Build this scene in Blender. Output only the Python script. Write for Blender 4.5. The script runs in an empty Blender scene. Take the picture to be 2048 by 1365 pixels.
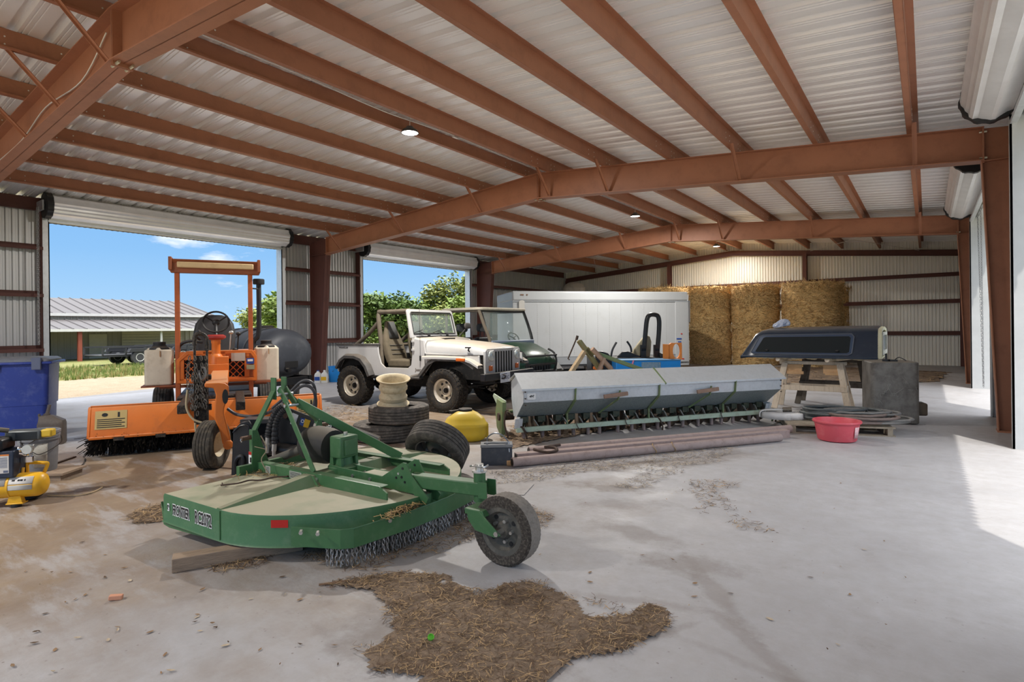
import bpy, bmesh, math, random
from mathutils import Vector, Matrix, noise
random.seed(7)
C = bpy.context.scene.collection
PI = math.pi
V = Vector

# ---------------------------------------------------------------- materials
MATS = {}
def mat(name, col, rough=.6, metal=0.0, dirt=None, da=.0, ds=4.0, dust=None, dusta=0.0, bump=0.0, bs=60.0, var=.06, trans=0.0, emit=None, es=0.0, alpha=1.0, stretch=None, ior=1.45):
    """procedural paint / metal / plastic: base colour with soft variation, dirt patches and dust lying on upward faces"""
    if name in MATS: return MATS[name]
    m = bpy.data.materials.new(name); m.use_nodes = True
    nt = m.node_tree; N = nt.nodes; L = nt.links
    b = N['Principled BSDF']
    b.inputs['Roughness'].default_value = rough
    b.inputs['Metallic'].default_value = metal
    b.inputs['IOR'].default_value = ior
    b.inputs['Transmission Weight'].default_value = trans
    b.inputs['Alpha'].default_value = alpha
    if emit:
        b.inputs['Emission Color'].default_value = (*emit, 1); b.inputs['Emission Strength'].default_value = es
    tc = N.new('ShaderNodeTexCoord')
    src = tc.outputs['Object']
    if stretch:
        mp = N.new('ShaderNodeMapping'); mp.inputs['Scale'].default_value = stretch
        L.new(src, mp.inputs['Vector']); src = mp.outputs['Vector']
    n1 = N.new('ShaderNodeTexNoise'); n1.inputs['Scale'].default_value = ds; n1.inputs['Detail'].default_value = 6; n1.inputs['Roughness'].default_value = .65
    L.new(src, n1.inputs['Vector'])
    c = V(col)
    r = N.new('ShaderNodeValToRGB')
    r.color_ramp.elements[0].position = .3; r.color_ramp.elements[1].position = .7
    r.color_ramp.elements[0].color = (*(c*(1-var)), 1); r.color_ramp.elements[1].color = (*(c*(1+var)), 1)
    L.new(n1.outputs['Fac'], r.inputs['Fac'])
    out = r.outputs['Color']
    if dirt and da > 0:
        n2 = N.new('ShaderNodeTexNoise'); n2.inputs['Scale'].default_value = ds*1.7; n2.inputs['Detail'].default_value = 8; n2.inputs['Roughness'].default_value = .7
        L.new(src, n2.inputs['Vector'])
        r2 = N.new('ShaderNodeMapRange'); r2.inputs['From Min'].default_value = .62-.35*da; r2.inputs['From Max'].default_value = .80-.25*da
        r2.inputs['To Max'].default_value = min(1, .45+.6*da)
        L.new(n2.outputs['Fac'], r2.inputs['Value'])
        mx = N.new('ShaderNodeMix'); mx.data_type = 'RGBA'
        L.new(r2.outputs['Result'], mx.inputs['Factor']); L.new(out, mx.inputs['A']); mx.inputs['B'].default_value = (*dirt, 1)
        out = mx.outputs['Result']
    if dust and dusta > 0:
        g = N.new('ShaderNodeNewGeometry'); sx = N.new('ShaderNodeSeparateXYZ'); L.new(g.outputs['Normal'], sx.inputs['Vector'])
        r3 = N.new('ShaderNodeMapRange'); r3.inputs['From Min'].default_value = .45; r3.inputs['From Max'].default_value = .95; r3.inputs['To Max'].default_value = dusta
        L.new(sx.outputs['Z'], r3.inputs['Value'])
        n3 = N.new('ShaderNodeTexNoise'); n3.inputs['Scale'].default_value = 3.5; n3.inputs['Detail'].default_value = 7
        L.new(tc.outputs['Object'], n3.inputs['Vector'])
        r4 = N.new('ShaderNodeMapRange'); r4.inputs['From Min'].default_value = .25; r4.inputs['From Max'].default_value = .55; r4.inputs['To Min'].default_value = .55
        L.new(n3.outputs['Fac'], r4.inputs['Value'])
        mu = N.new('ShaderNodeMath'); mu.operation = 'MULTIPLY'; L.new(r3.outputs['Result'], mu.inputs[0]); L.new(r4.outputs['Result'], mu.inputs[1])
        mx = N.new('ShaderNodeMix'); mx.data_type = 'RGBA'
        L.new(mu.outputs['Value'], mx.inputs['Factor']); L.new(out, mx.inputs['A']); mx.inputs['B'].default_value = (*dust, 1)
        out = mx.outputs['Result']
    L.new(out, b.inputs['Base Color'])
    if bump > 0:
        n4 = N.new('ShaderNodeTexNoise'); n4.inputs['Scale'].default_value = bs; n4.inputs['Detail'].default_value = 5
        L.new(src, n4.inputs['Vector'])
        bp = N.new('ShaderNodeBump'); bp.inputs['Strength'].default_value = bump; bp.inputs['Distance'].default_value = .02
        L.new(n4.outputs['Fac'], bp.inputs['Height']); L.new(bp.outputs['Normal'], b.inputs['Normal'])
    MATS[name] = m
    return m

def srgb(r, g, b):
    f = lambda x: ((x/255+.055)/1.055)**2.4 if x/255 > .04045 else x/255/12.92
    return (f(r), f(g), f(b))

# ---------------------------------------------------------------- mesh builder
class B:
    def __init__(s): s.v = []; s.f = []; s.mi = []; s.cur = 0
    def add(s, vs, fs):
        o = len(s.v); s.v += [V(p) for p in vs]
        for f in fs: s.f.append([o+i for i in f]); s.mi.append(s.cur)
        return s
    def mtl(s, i): s.cur = i; return s
    def xf(s, M, i0=0):
        for i in range(i0, len(s.v)): s.v[i] = M @ s.v[i]
        return s
    def box(s, c, d, rot=(0, 0, 0)):
        x, y, z = [k/2 for k in d]
        vs = [V((a*x, b*y, e*z)) for a in (-1, 1) for b in (-1, 1) for e in (-1, 1)]
        if any(rot):
            R = Matrix.Rotation(rot[2], 3, 'Z') @ Matrix.Rotation(rot[1], 3, 'Y') @ Matrix.Rotation(rot[0], 3, 'X')
            vs = [R @ p for p in vs]
        vs = [p+V(c) for p in vs]
        return s.add(vs, [(0, 1, 3, 2), (4, 6, 7, 5), (0, 4, 5, 1), (2, 3, 7, 6), (0, 2, 6, 4), (1, 5, 7, 3)])
    def bb(s, x0, x1, y0, y1, z0, z1):
        return s.box(((x0+x1)/2, (y0+y1)/2, (z0+z1)/2), (abs(x1-x0), abs(y1-y0), abs(z1-z0)))
    def bar(s, a, b, w, h, up=(0, 0, 1), ext=0):
        """rectangular bar a->b; w across, h along up"""
        a, b = V(a), V(b); d = (b-a).normalized(); a = a-d*ext; b = b+d*ext
        u = V(up); sd = d.cross(u)
        if sd.length < 1e-5: u = V((1, 0, 0)); sd = d.cross(u)
        sd.normalize(); u = sd.cross(d).normalized()
        vs = [p+sd*(i*w/2)+u*(j*h/2) for p in (a, b) for i, j in ((-1, -1), (1, -1), (1, 1), (-1, 1))]
        return s.add(vs, [(3, 2, 1, 0), (4, 5, 6, 7), (0, 1, 5, 4), (1, 2, 6, 5), (2, 3, 7, 6), (3, 0, 4, 7)])
    def prism(s, pts, axis, a0, a1, hole=None):
        """polygon extruded along axis; pts are the two other coordinates in order (xy for z, xz for y, yz for x)"""
        def P(p, a): return {'x': (a, p[0], p[1]), 'y': (p[0], a, p[1]), 'z': (p[0], p[1], a)}[axis]
        n = len(pts)
        vs = [P(p, a0) for p in pts]+[P(p, a1) for p in pts]
        fs = [tuple(range(n)), tuple(range(2*n-1, n-1, -1))]+[(i, n+i, n+(i+1) % n, (i+1) % n) for i in range(n)]
        return s.add(vs, fs)
    def frame(s, outer, inner, axis, a0, a1):
        """ring between two polygons with equal vertex count, extruded"""
        def P(p, a): return {'x': (a, p[0], p[1]), 'y': (p[0], a, p[1]), 'z': (p[0], p[1], a)}[axis]
        n = len(outer)
        vs = [P(p, a) for a in (a0, a1) for q in (outer, inner) for p in q]
        fs = []
        for i in range(n):
            j = (i+1) % n
            fs += [(i, j, n+j, n+i), (2*n+i, 3*n+i, 3*n+j, 2*n+j), (i, 2*n+i, 2*n+j, j), (n+i, n+j, 3*n+j, 3*n+i)]
        return s.add(vs, fs)
    def cyl(s, a, b, r, r2=None, n=16, caps=True):
        a, b = V(a), V(b); r2 = r if r2 is None else r2
        d = (b-a).normalized(); t = V((0, 0, 1)) if abs(d.z) < .9 else V((1, 0, 0))
        u = d.cross(t).normalized(); w = d.cross(u)
        vs = [p+(u*math.cos(2*PI*i/n)+w*math.sin(2*PI*i/n))*q for p, q in ((a, r), (b, r2)) for i in range(n)]
        fs = [(i, (i+1) % n, n+(i+1) % n, n+i) for i in range(n)]
        if caps: fs += [tuple(range(n-1, -1, -1)), tuple(range(n, 2*n))]
        return s.add(vs, fs)
    def tube(s, pts, r, n=8, closed=False, sq=False):
        pts = [V(p) for p in pts]; m = len(pts)
        rr = r if isinstance(r, (list, tuple)) else [r]*m
        vs = []; prev = None
        for i, p in enumerate(pts):
            a = pts[(i-1) % m] if (i > 0 or closed) else p
            b = pts[(i+1) % m] if (i < m-1 or closed) else p
            d = (b-a)
            d = d.normalized() if d.length > 1e-9 else V((0, 0, 1))
            if prev is None:
                t = V((0, 0, 1)) if abs(d.z) < .9 else V((1, 0, 0)); u = d.cross(t).normalized()
            else:
                u = prev-d*prev.dot(d); u = u.normalized() if u.length > 1e-6 else d.orthogonal().normalized()
            prev = u; w = d.cross(u)
            vs += [p+(u*math.cos(2*PI*k/n)+w*math.sin(2*PI*k/n))*rr[i] for k in range(n)]
        fs = []
        for i in range(m if closed else m-1):
            j = (i+1) % m
            fs += [(i*n+k, i*n+(k+1) % n, j*n+(k+1) % n, j*n+k) for k in range(n)]
        if not closed: fs += [tuple(range(n-1, -1, -1)), tuple(range((m-1)*n, m*n))]
        return s.add(vs, fs)
    def lathe(s, prof, n=32, c=(0, 0, 0), axis='z', caps=True):
        """profile [(radius, height)] turned about an axis"""
        vs = []
        for r, h in prof:
            for i in range(n):
                a = 2*PI*i/n; x, y = r*math.cos(a), r*math.sin(a)
                vs.append({'z': V((x, y, h)), 'y': V((x, h, -y)), 'x': V((h, x, y))}[axis]+V(c))
        m = len(prof)
        fs = [(j*n+i, j*n+(i+1) % n, (j+1)*n+(i+1) % n, (j+1)*n+i) for j in range(m-1) for i in range(n)]
        if caps:
            if prof[0][0] > 1e-6: fs.append(tuple(range(n-1, -1, -1)))
            if prof[-1][0] > 1e-6: fs.append(tuple(range((m-1)*n, m*n)))
        return s.add(vs, fs)
    def loft(s, rings, closed=True, caps=True):
        n = len(rings[0]); vs = [p for r in rings for p in r]; fs = []
        for j in range(len(rings)-1):
            for i in range(n if closed else n-1):
                fs.append((j*n+i, j*n+(i+1) % n, (j+1)*n+(i+1) % n, (j+1)*n+i))
        if caps and closed: fs += [tuple(range(n-1, -1, -1)), tuple(range((len(rings)-1)*n, len(rings)*n))]
        return s.add(vs, fs)
    def ell(s, c, r, n=20, m=12, p=1.0):
        """ellipsoid, p<1 squarer"""
        f = lambda t: math.copysign(abs(t)**p, t)
        rings = []
        for j in range(1, m):
            th = PI*j/m; rings.append([V((c[0]+r[0]*f(math.cos(2*PI*i/n))*abs(math.sin(th))**p, c[1]+r[1]*f(math.sin(2*PI*i/n))*abs(math.sin(th))**p, c[2]-r[2]*f(math.cos(th)))) for i in range(n)])
        return s.loft(rings)
    def quad(s, a, b, c, d): return s.add([a, b, c, d], [(0, 1, 2, 3)])
    def build(s, name, mats, parent=None, loc=(0, 0, 0), rot=(0, 0, 0), bevel=0, seg=2, smooth=35, subsurf=0, solid=0):
        me = bpy.data.meshes.new(name)
        me.from_pydata([tuple(p) for p in s.v], [], s.f)
        me.validate()
        if not isinstance(mats, (list, tuple)): mats = [mats]
        for m in mats: me.materials.append(m)
        if len(mats) > 1 and len(me.polygons) == len(s.mi): me.polygons.foreach_set('material_index', s.mi)
        bm = bmesh.new(); bm.from_mesh(me)
        bmesh.ops.recalc_face_normals(bm, faces=bm.faces); bm.to_mesh(me); bm.free()
        if smooth:
            me.shade_smooth(); me.set_sharp_from_angle(angle=math.radians(smooth))
        o = bpy.data.objects.new(name, me); C.objects.link(o)
        o.location = loc; o.rotation_euler = rot
        if parent is not None: o.parent = parent
        if solid:
            k = o.modifiers.new('solid', 'SOLIDIFY'); k.thickness = solid; k.offset = 0
        if bevel:
            k = o.modifiers.new('bevel', 'BEVEL'); k.width = bevel; k.segments = seg; k.limit_method = 'ANGLE'; k.angle_limit = math.radians(40)
        if subsurf:
            k = o.modifiers.new('sub', 'SUBSURF'); k.levels = subsurf; k.render_levels = subsurf
        return o

def thing(name, label, cat, loc=(0, 0, 0), rz=0, group=None):
    o = bpy.data.objects.new(name, None); C.objects.link(o); o.location = loc; o.rotation_euler = (0, 0, rz)
    o.empty_display_size = .1
    return tag(o, label, cat, group)
def tag(o, label, cat, group=None):
    o['label'] = label; o['category'] = cat
    if group: o['group'] = group
    return o
def struct(o): o['kind'] = 'structure'; return o
def stuff(o, label=None, cat=None):
    o['kind'] = 'stuff'
    if label: o['label'] = label
    if cat: o['category'] = cat
    return o
def copy_tree(o, parent=None, level=0):
    c = o.copy(); C.objects.link(c)
    if parent is not None: c.parent = parent
    for ch in o.children: copy_tree(ch, c, level+1)
    return c

def text(body, size, mtl, parent, loc, rot, name='lettering', bold=0.0, sx=1.0, depth=.0008, align='CENTER', shear=0.0):
    cu = bpy.data.curves.new(name, 'FONT'); cu.body = body; cu.size = size; cu.align_x = align; cu.align_y = 'CENTER'
    cu.extrude = depth; cu.offset = bold; cu.shear = shear
    cu.resolution_u = 3
    tmp = bpy.data.objects.new(name+'_tmp', cu); C.objects.link(tmp)
    me = bpy.data.meshes.new_from_object(tmp.evaluated_get(bpy.context.evaluated_depsgraph_get()))
    bpy.data.objects.remove(tmp)
    for v in me.vertices: v.co.x *= sx
    me.materials.clear(); me.materials.append(mtl)
    o = bpy.data.objects.new(name, me); C.objects.link(o); o.location = loc; o.rotation_euler = rot; o.parent = parent
    return o

def arc(cx, cy, r, a0, a1, n): return [(cx+r*math.cos(math.radians(a0+(a1-a0)*i/n)), cy+r*math.sin(math.radians(a0+(a1-a0)*i/n))) for i in range(n+1)]
def rrect(x0, x1, y0, y1, r, n=4):
    return arc(x1-r, y1-r, r, 0, 90, n)+arc(x0+r, y1-r, r, 90, 180, n)+arc(x0+r, y0+r, r, 180, 270, n)+arc(x1-r, y0+r, r, 270, 360, n)
def smoothpath(pts, k=6):
    """Catmull-Rom through points"""
    P = [V(p) for p in pts]; out = []
    for i in range(len(P)-1):
        a, b, c, d = P[max(i-1, 0)], P[i], P[i+1], P[min(i+2, len(P)-1)]
        for j in range(k):
            t = j/k
            out.append(.5*((2*b)+(c-a)*t+(2*a-5*b+4*c-d)*t*t+(3*b-a-3*c+d)*t**3))
    return out+[P[-1]]

# ---- survey helper: where a sight line from the viewpoint meets a given depth, height or vertical plane (metres)
_f, _th, _y0, _r, _H = 1136.34, .6311, 658.2, .0107, 1.4
def _ray(u, v):
    x, y = u-1024, v-_y0
    a, b_ = (x*math.cos(_r)-y*math.sin(_r))/_f, (x*math.sin(_r)+y*math.cos(_r))/_f
    s, c = math.sin(_th), math.cos(_th)
    return V((-s+a*c, c+a*s, -b_))
def AD(u, v, d): return V((0, 0, _H))+_ray(u, v)*d
def GR(u, v, z=0):
    D = _ray(u, v); return V((0, 0, _H))+D*((z-_H)/D.z)
class Frame:
    """survey points expressed in a thing's own axes"""
    def __init__(s, loc, rz): s.M = (Matrix.Translation(V(loc)) @ Matrix.Rotation(rz, 4, 'Z')).inverted()
    def at(s, u, v, d): return s.M @ AD(u, v, d)
    def y(s, u, v, yl):
        """point on the thing's plane y = yl"""
        o = s.M @ V((0, 0, _H)); D = s.M.to_3x3() @ _ray(u, v); return o+D*((yl-o.y)/D.y)
    def x(s, u, v, xl):
        o = s.M @ V((0, 0, _H)); D = s.M.to_3x3() @ _ray(u, v); return o+D*((xl-o.x)/D.x)
    def z(s, u, v, zl):
        o = s.M @ V((0, 0, _H)); D = s.M.to_3x3() @ _ray(u, v); return o+D*((zl-o.z)/D.z)

def tyre(parent, c, R, W, rr, axis='y', m=None, tread='rib', name='tyre', n=64):
    """tyre round an axis: rr rim radius. tread: rib = circumferential grooves, block = lugs all round"""
    b = B(); h = W/2; sh = R-rr
    prof = [(rr, -h*.72), (rr+sh*.12, -h*.86), (rr+sh*.45, -h), (rr+sh*.80, -h*.97), (R*.985, -h*.84)]
    if tread == 'rib':
        k = 5
        for i in range(k):
            a0 = -h*.80+1.6*h*i/k; a1 = -h*.80+1.6*h*(i+.78)/k; a2 = -h*.80+1.6*h*(i+1)/k
            prof += [(R, a0), (R, a1)]
            if i < k-1: prof += [(R-.011*R/.3, a1+.001), (R-.011*R/.3, a2-.001)]
    else:
        prof += [(R-.012, -h*.8), (R-.012, h*.8)]
    prof += [(R*.985, h*.84), (rr+sh*.80, h*.97), (rr+sh*.45, h), (rr+sh*.12, h*.86), (rr, h*.72)]
    b.lathe(prof, n, c, axis, caps=False)
    if tread == 'block':
        nb = 30
        for i in range(nb):
            for j, (a0, a1, off) in enumerate(((-.98, -.55, 0), (-.48, -.06, .5), (.0, .42, 0), (.50, .98, .5))):
                t0 = 2*PI*(i+off)/nb; t1 = t0+2*PI/nb*.66; sk = .03*(1 if j % 2 else -1)
                vs_ = []
                for r_ in (R-.02, R):
                    for (t, a) in ((t0, a0), (t1, a0), (t1+sk, a1), (t0+sk, a1)):
                        q = r_-(.012 if abs(a) > .9 else 0); x, y = q*math.cos(t), q*math.sin(t)
                        vs_.append({'z': V((x, y, a*h)), 'y': V((x, a*h, -y)), 'x': V((a*h, x, y))}[axis]+V(c))
                b.add(vs_, [(0, 1, 2, 3), (4, 5, 6, 7), (0, 1, 5, 4), (1, 2, 6, 5), (2, 3, 7, 6), (3, 0, 4, 7)])
    return b.build(name, m, parent, smooth=32)
# ================================================================ camera, light, sky
cam = bpy.data.cameras.new('camera'); cam.sensor_width = 36; cam.lens = 1136.34/2048*36; cam.clip_end = 500
cam.shift_y = -(682.5-658.2)/2048
co = bpy.data.objects.new('camera', cam); C.objects.link(co); co.location = (0, 0, 1.4)
co.matrix_world = Matrix.Translation((0, 0, 1.4)) @ Matrix.Rotation(.6311, 4, 'Z') @ Matrix.Rotation(PI/2, 4, 'X') @ Matrix.Rotation(-.0107, 4, 'Z')
bpy.context.scene.camera = co
vs = bpy.context.scene.view_settings
vs.view_transform = 'Standard'; vs.look = 'None'; vs.gamma = 1; vs.use_curve_mapping = False; vs.exposure = 1.45
cy = bpy.context.scene.cycles
cy.max_bounces = 10; cy.diffuse_bounces = 6; cy.glossy_bounces = 4; cy.transparent_max_bounces = 8

sun = bpy.data.lights.new('sun', 'SUN'); sun.energy = 1.3; sun.angle = math.radians(.6); sun.color = (1, .95, .86)
so = bpy.data.objects.new('sun', sun); C.objects.link(so)
so.rotation_euler = V((.51, -.75, 1.76)).to_track_quat('Z', 'Y').to_euler(); so.location = (8, -8, 30)

w = bpy.data.worlds.new('sky'); bpy.context.scene.world = w; w.use_nodes = True
nt = w.node_tree; N = nt.nodes; L = nt.links; bg = N['Background']
tc = N.new('ShaderNodeTexCoord'); sx = N.new('ShaderNodeSeparateXYZ'); L.new(tc.outputs['Generated'], sx.inputs['Vector'])
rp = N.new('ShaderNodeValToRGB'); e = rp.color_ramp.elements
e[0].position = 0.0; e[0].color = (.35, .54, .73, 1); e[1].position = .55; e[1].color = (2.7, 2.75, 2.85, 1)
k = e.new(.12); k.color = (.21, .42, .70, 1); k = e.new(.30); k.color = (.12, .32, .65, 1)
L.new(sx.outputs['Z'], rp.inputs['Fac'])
mp = N.new('ShaderNodeMapping'); mp.inputs['Scale'].default_value = (1, 1, 3.2); mp.inputs['Location'].default_value = (.35, .1, .0)
L.new(tc.outputs['Generated'], mp.inputs['Vector'])
cn = N.new('ShaderNodeTexNoise'); cn.inputs['Scale'].default_value = 6.5; cn.inputs['Detail'].default_value = 8; cn.inputs['Roughness'].default_value = .55
L.new(mp.outputs['Vector'], cn.inputs['Vector'])
cr = N.new('ShaderNodeMapRange'); cr.inputs['From Min'].default_value = .60; cr.inputs['From Max'].default_value = .74
L.new(cn.outputs['Fac'], cr.inputs['Value'])
mx = N.new('ShaderNodeMix'); mx.data_type = 'RGBA'; L.new(cr.outputs['Result'], mx.inputs['Factor'])
L.new(rp.outputs['Color'], mx.inputs['A']); mx.inputs['B'].default_value = (.80, .83, .88, 1)
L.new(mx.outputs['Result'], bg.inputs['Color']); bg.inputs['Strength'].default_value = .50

# ================================================================ building materials
DUST = (.40, .34, .27)
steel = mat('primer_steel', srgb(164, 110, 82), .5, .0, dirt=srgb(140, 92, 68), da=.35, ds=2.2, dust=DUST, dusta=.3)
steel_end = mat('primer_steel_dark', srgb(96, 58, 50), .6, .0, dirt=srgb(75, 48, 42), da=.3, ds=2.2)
roofm = mat('galvalume_roof', (.90, .89, .87), .33, .3, ds=.5, var=.03)
wallm = mat('galvalume_wall', (.60, .60, .59), .42, .5, ds=.5, var=.03)
galv = mat('galvanized', (.60, .62, .63), .42, .6, dirt=(.45, .46, .46), da=.3, ds=9)
curtain = mat('door_curtain', (.84, .84, .83), .32, .35, dirt=(.68, .67, .64), da=.1, ds=3)
black = mat('black_plastic', (.012, .012, .013), .5, 0, dust=DUST, dusta=.25)
chainm = mat('chain_steel', (.28, .28, .28), .4, .8)

XL, XR = -14.3, 1.3           # wall sheets
Y0, Y1, Y2, Y3, Y4 = -5.2, 2.26, 9.70, 17.09, 24.14
XA = -6.35
ztop = lambda x: 4.55-.0835*abs(x-XA)     # top of rafters
zroof = lambda x: ztop(x)+.235

# floor -----------------------------------------------------------
def floor_mat():
    m = bpy.data.materials.new('concrete_floor'); m.use_nodes = True
    nt = m.node_tree; N = nt.nodes; L = nt.links; b = N['Principled BSDF']
    tc = N.new('ShaderNodeTexCoord'); src = tc.outputs['Object']
    def noise_(sc, det=8, ro=.6, vec=src):
        n = N.new('ShaderNodeTexNoise'); n.inputs['Scale'].default_value = sc; n.inputs['Detail'].default_value = det; n.inputs['Roughness'].default_value = ro
        L.new(vec, n.inputs['Vector']); return n.outputs['Fac']
    def rng(v, a, b_, lo=0, hi=1):
        r = N.new('ShaderNodeMapRange'); r.inputs['From Min'].default_value = a; r.inputs['From Max'].default_value = b_; r.inputs['To Min'].default_value = lo; r.inputs['To Max'].default_value = hi
        L.new(v, r.inputs['Value']); return r.outputs['Result']
    def mix(f, a, c):
        x = N.new('ShaderNodeMix'); x.data_type = 'RGBA'; L.new(f, x.inputs['Factor'])
        for s_, q in (('A', a), ('B', c)):
            if isinstance(q, tuple): x.inputs[s_].default_value = (*q, 1)
            else: L.new(q, x.inputs[s_])
        return x.outputs['Result']
    def op(o, a, c):
        x = N.new('ShaderNodeMath'); x.operation = o
        for i, q in enumerate((a, c)):
            if isinstance(q, (int, float)): x.inputs[i].default_value = q
            else: L.new(q, x.inputs[i])
        return x.outputs['Value']
    base = mix(rng(noise_(.7), .3, .7), srgb(164, 163, 165), srgb(180, 179, 181))
    base = mix(rng(noise_(9, 10, .7), .35, .75), base, srgb(160, 157, 156))
    s = N.new('ShaderNodeSeparateXYZ'); L.new(src, s.inputs['Vector'])
    # tan dried mud: towards the left doors, blotchy edge
    edge = op('ADD', op('MULTIPLY', s.outputs['X'], -.30), op('MULTIPLY', s.outputs['Y'], -.06))
    edge = op('ADD', edge, op('MULTIPLY', noise_(.9, 8, .65), 2.2))
    far = rng(s.outputs['X'], -9.5, -7.5)                       # cleaner near the left doorway
    mud = op('MULTIPLY', rng(edge, 1.55, 2.5), far)
    mp = N.new('ShaderNodeMapping'); mp.inputs['Rotation'].default_value = (0, 0, .55); mp.inputs['Scale'].default_value = (.9, 3.2, 1); L.new(src, mp.inputs['Vector'])
    worn = rng(noise_(1.6, 9, .68, mp.outputs['Vector']), .50, .62)
    mud = op('MULTIPLY', mud, op('SUBTRACT', 1.0, op('MULTIPLY', worn, .6)))
    mudc = mix(rng(noise_(3.0, 8), .3, .7), srgb(120, 98, 75), srgb(144, 124, 99))
    col = mix(op('MULTIPLY', mud, .92), base, mudc)
    # dark footprints of wet dirt and scuffs
    sc = rng(noise_(2.3, 10, .75), .60, .72)
    col = mix(op('MULTIPLY', sc, .35), col, srgb(120, 108, 98))
    sp = N.new('ShaderNodeTexVoronoi'); sp.inputs['Scale'].default_value = 16; L.new(src, sp.inputs['Vector'])
    spk = rng(sp.outputs['Distance'], .10, .05)
    msk = rng(noise_(1.1), .45, .6)
    col = mix(op('MULTIPLY', op('MULTIPLY', spk, msk), .6), col, srgb(92, 78, 66))
    # old spill marks and a tyre track, each with its own place on the slab
    for cx, cy, rx, ry, rot_, st in ((-2.45, 5.35, .55, .20, 1.0, 1.1), (-2.05, 5.75, .45, .22, .9, 1.0), (-3.0, 4.75, .40, .12, .8, .9), (-1.75, 6.35, .4, .2, 1.0, .9), (-2.25, 4.55, .40, .16, .3, 1.1), (-2.6, 3.35, .5, .25, .5, .9), (-1.75, 1.95, .62, .42, .2, 1.0), (-3.2, 1.7, .5, .3, .6, .5), (-2.35, 4.75, .55, .16, .9, .55), (-1.95, 4.15, .42, .13, .5, .6), (-1.62, 3.62, .40, .14, -.2, .7), (-1.15, 3.30, .34, .16, .3, .75), (-.92, 3.05, .42, .07, -.9, .7), (-.62, 2.62, .5, .05, -.7, .6), (-1.25, 2.70, .40, .05, .35, .6), (-1.02, 2.42, .30, .035, 1.1, .65), (.15, 2.35, 1.6, .035, -.15, .45), (-.35, 6.2, .5, .10, .2, .25), (-1.2, 13.2, 1.6, .25, .2, .5), (-2.6, 14.6, 2.2, .3, .1, .5), (-.3, 17.8, 1.2, .5, .2, .6), (-2.0, 18.6, 2.5, .8, .1, .6)):
        mp2 = N.new('ShaderNodeMapping'); mp2.vector_type = 'TEXTURE'; mp2.inputs['Location'].default_value = (cx, cy, 0); mp2.inputs['Rotation'].default_value = (0, 0, rot_); mp2.inputs['Scale'].default_value = (rx, ry, 1)
        L.new(src, mp2.inputs['Vector']); ln = N.new('ShaderNodeVectorMath'); ln.operation = 'LENGTH'; L.new(mp2.outputs['Vector'], ln.inputs[0])
        dd = op('ADD', ln.outputs['Value'], op('MULTIPLY', op('SUBTRACT', noise_(6, 8, .7), .5), 2.6))
        col = mix(op('MULTIPLY', rng(dd, 1.15, .45), st*.62), col, srgb(122, 112, 104))
    L.new(col, b.inputs['Base Color'])
    L.new(rng(noise_(2.0), .3, .7, .42, .75), b.inputs['Roughness'])
    bp = N.new('ShaderNodeBump'); bp.inputs['Strength'].default_value = .25; bp.inputs['Distance'].default_value = .01
    L.new(noise_(30, 8), bp.inputs['Height']); L.new(bp.outputs['Normal'], b.inputs['Normal'])
    return m
fl = struct(B().bb(-14.9, 2.6, Y0-1, Y4+.1, -.15, 0).build('floor', floor_mat()))

# corrugated sheets -----------------------------------------------
def ribs(a0, a1, pitch, prof):
    """samples of a repeating profile [(fraction of pitch, height)]"""
    out = []; n = int(math.ceil((a1-a0)/pitch))
    for i in range(n):
        for t, h in prof:
            a = a0+(i+t)*pitch
            if a <= a1: out.append((a, h))
    out.append((a1, 0)); return out
RP = [(0, 0), (.34, 0), (.40, .055), (.60, .055), (.66, 0), (.74, 0), (.755, .011), (.785, .011), (.80, 0), (.10, 0)][:-1]+[(.90, 0), (.915, .011), (.945, .011), (.96, 0)]
WP = [(0, 0), (.32, 0), (.42, .034), (.80, .034), (.90, 0)]
r = B()
for xa, xb in ((XL-.25, XA), (XA, XR+.05)):
    n = 9; rows = []
    sm = ribs(Y0-.2, Y4+.2, .305, RP)
    for i in range(2):
        x = xa+(xb-xa)*i; rows.append([V((x, y, zroof(x)+h)) for y, h in sm])
    r.loft(rows, closed=False)
roof = struct(r.build('ceiling', roofm, smooth=0, solid=.003))

def wall_sheet(name, axis, fixed, a0, a1, z0, z1, sign, openings=(), topfn=None, m=wallm):
    b = B()
    segs = []; cuts = sorted(openings); cur = a0
    for o0, o1, oz in cuts:
        segs.append((cur, o0, z0)); segs.append((o0, o1, oz)); cur = o1
    segs.append((cur, a1, z0))
    for s0, s1, zb in segs:
        if s1-s0 < .02: continue
        lo, hi = [], []
        for a, h in ribs(s0, s1, .1, WP):
            zt = topfn(a) if topfn else z1
            p = lambda z: V((fixed+sign*h, a, z)) if axis == 'x' else V((a, fixed+sign*h, z))
            lo.append(p(zb)); hi.append(p(zt))
        b.loft([lo, hi], closed=False)
    return struct(b.build(name, m, smooth=0, solid=.002))
LD = [(3.71, 8.75), (11.50, 16.60)]     # left door openings along Y
RD = [(3.45, 8.40), (11.20, 15.85)]
HD = 3.63
wall_sheet('wall_left', 'x', XL, Y0, Y4, 0, zroof(XL), -1, [(a, b, HD) for a, b in LD])
wall_sheet('wall_right', 'x', XR, Y0, Y4, 0, zroof(XR), 1, [(-3.9, 1.1, HD)]+[(a, b, HD) for a, b in RD])
wall_sheet('wall_back', 'y', Y4, XL, XR, 0, 4, 1, topfn=lambda x: zroof(x), m=mat('galvalume_back_wall_brightened', (.84, .82, .74), .45, .2, ds=.5, var=.03))  # brighter copy of the wall sheet, its colour standing in for light at the back

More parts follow.
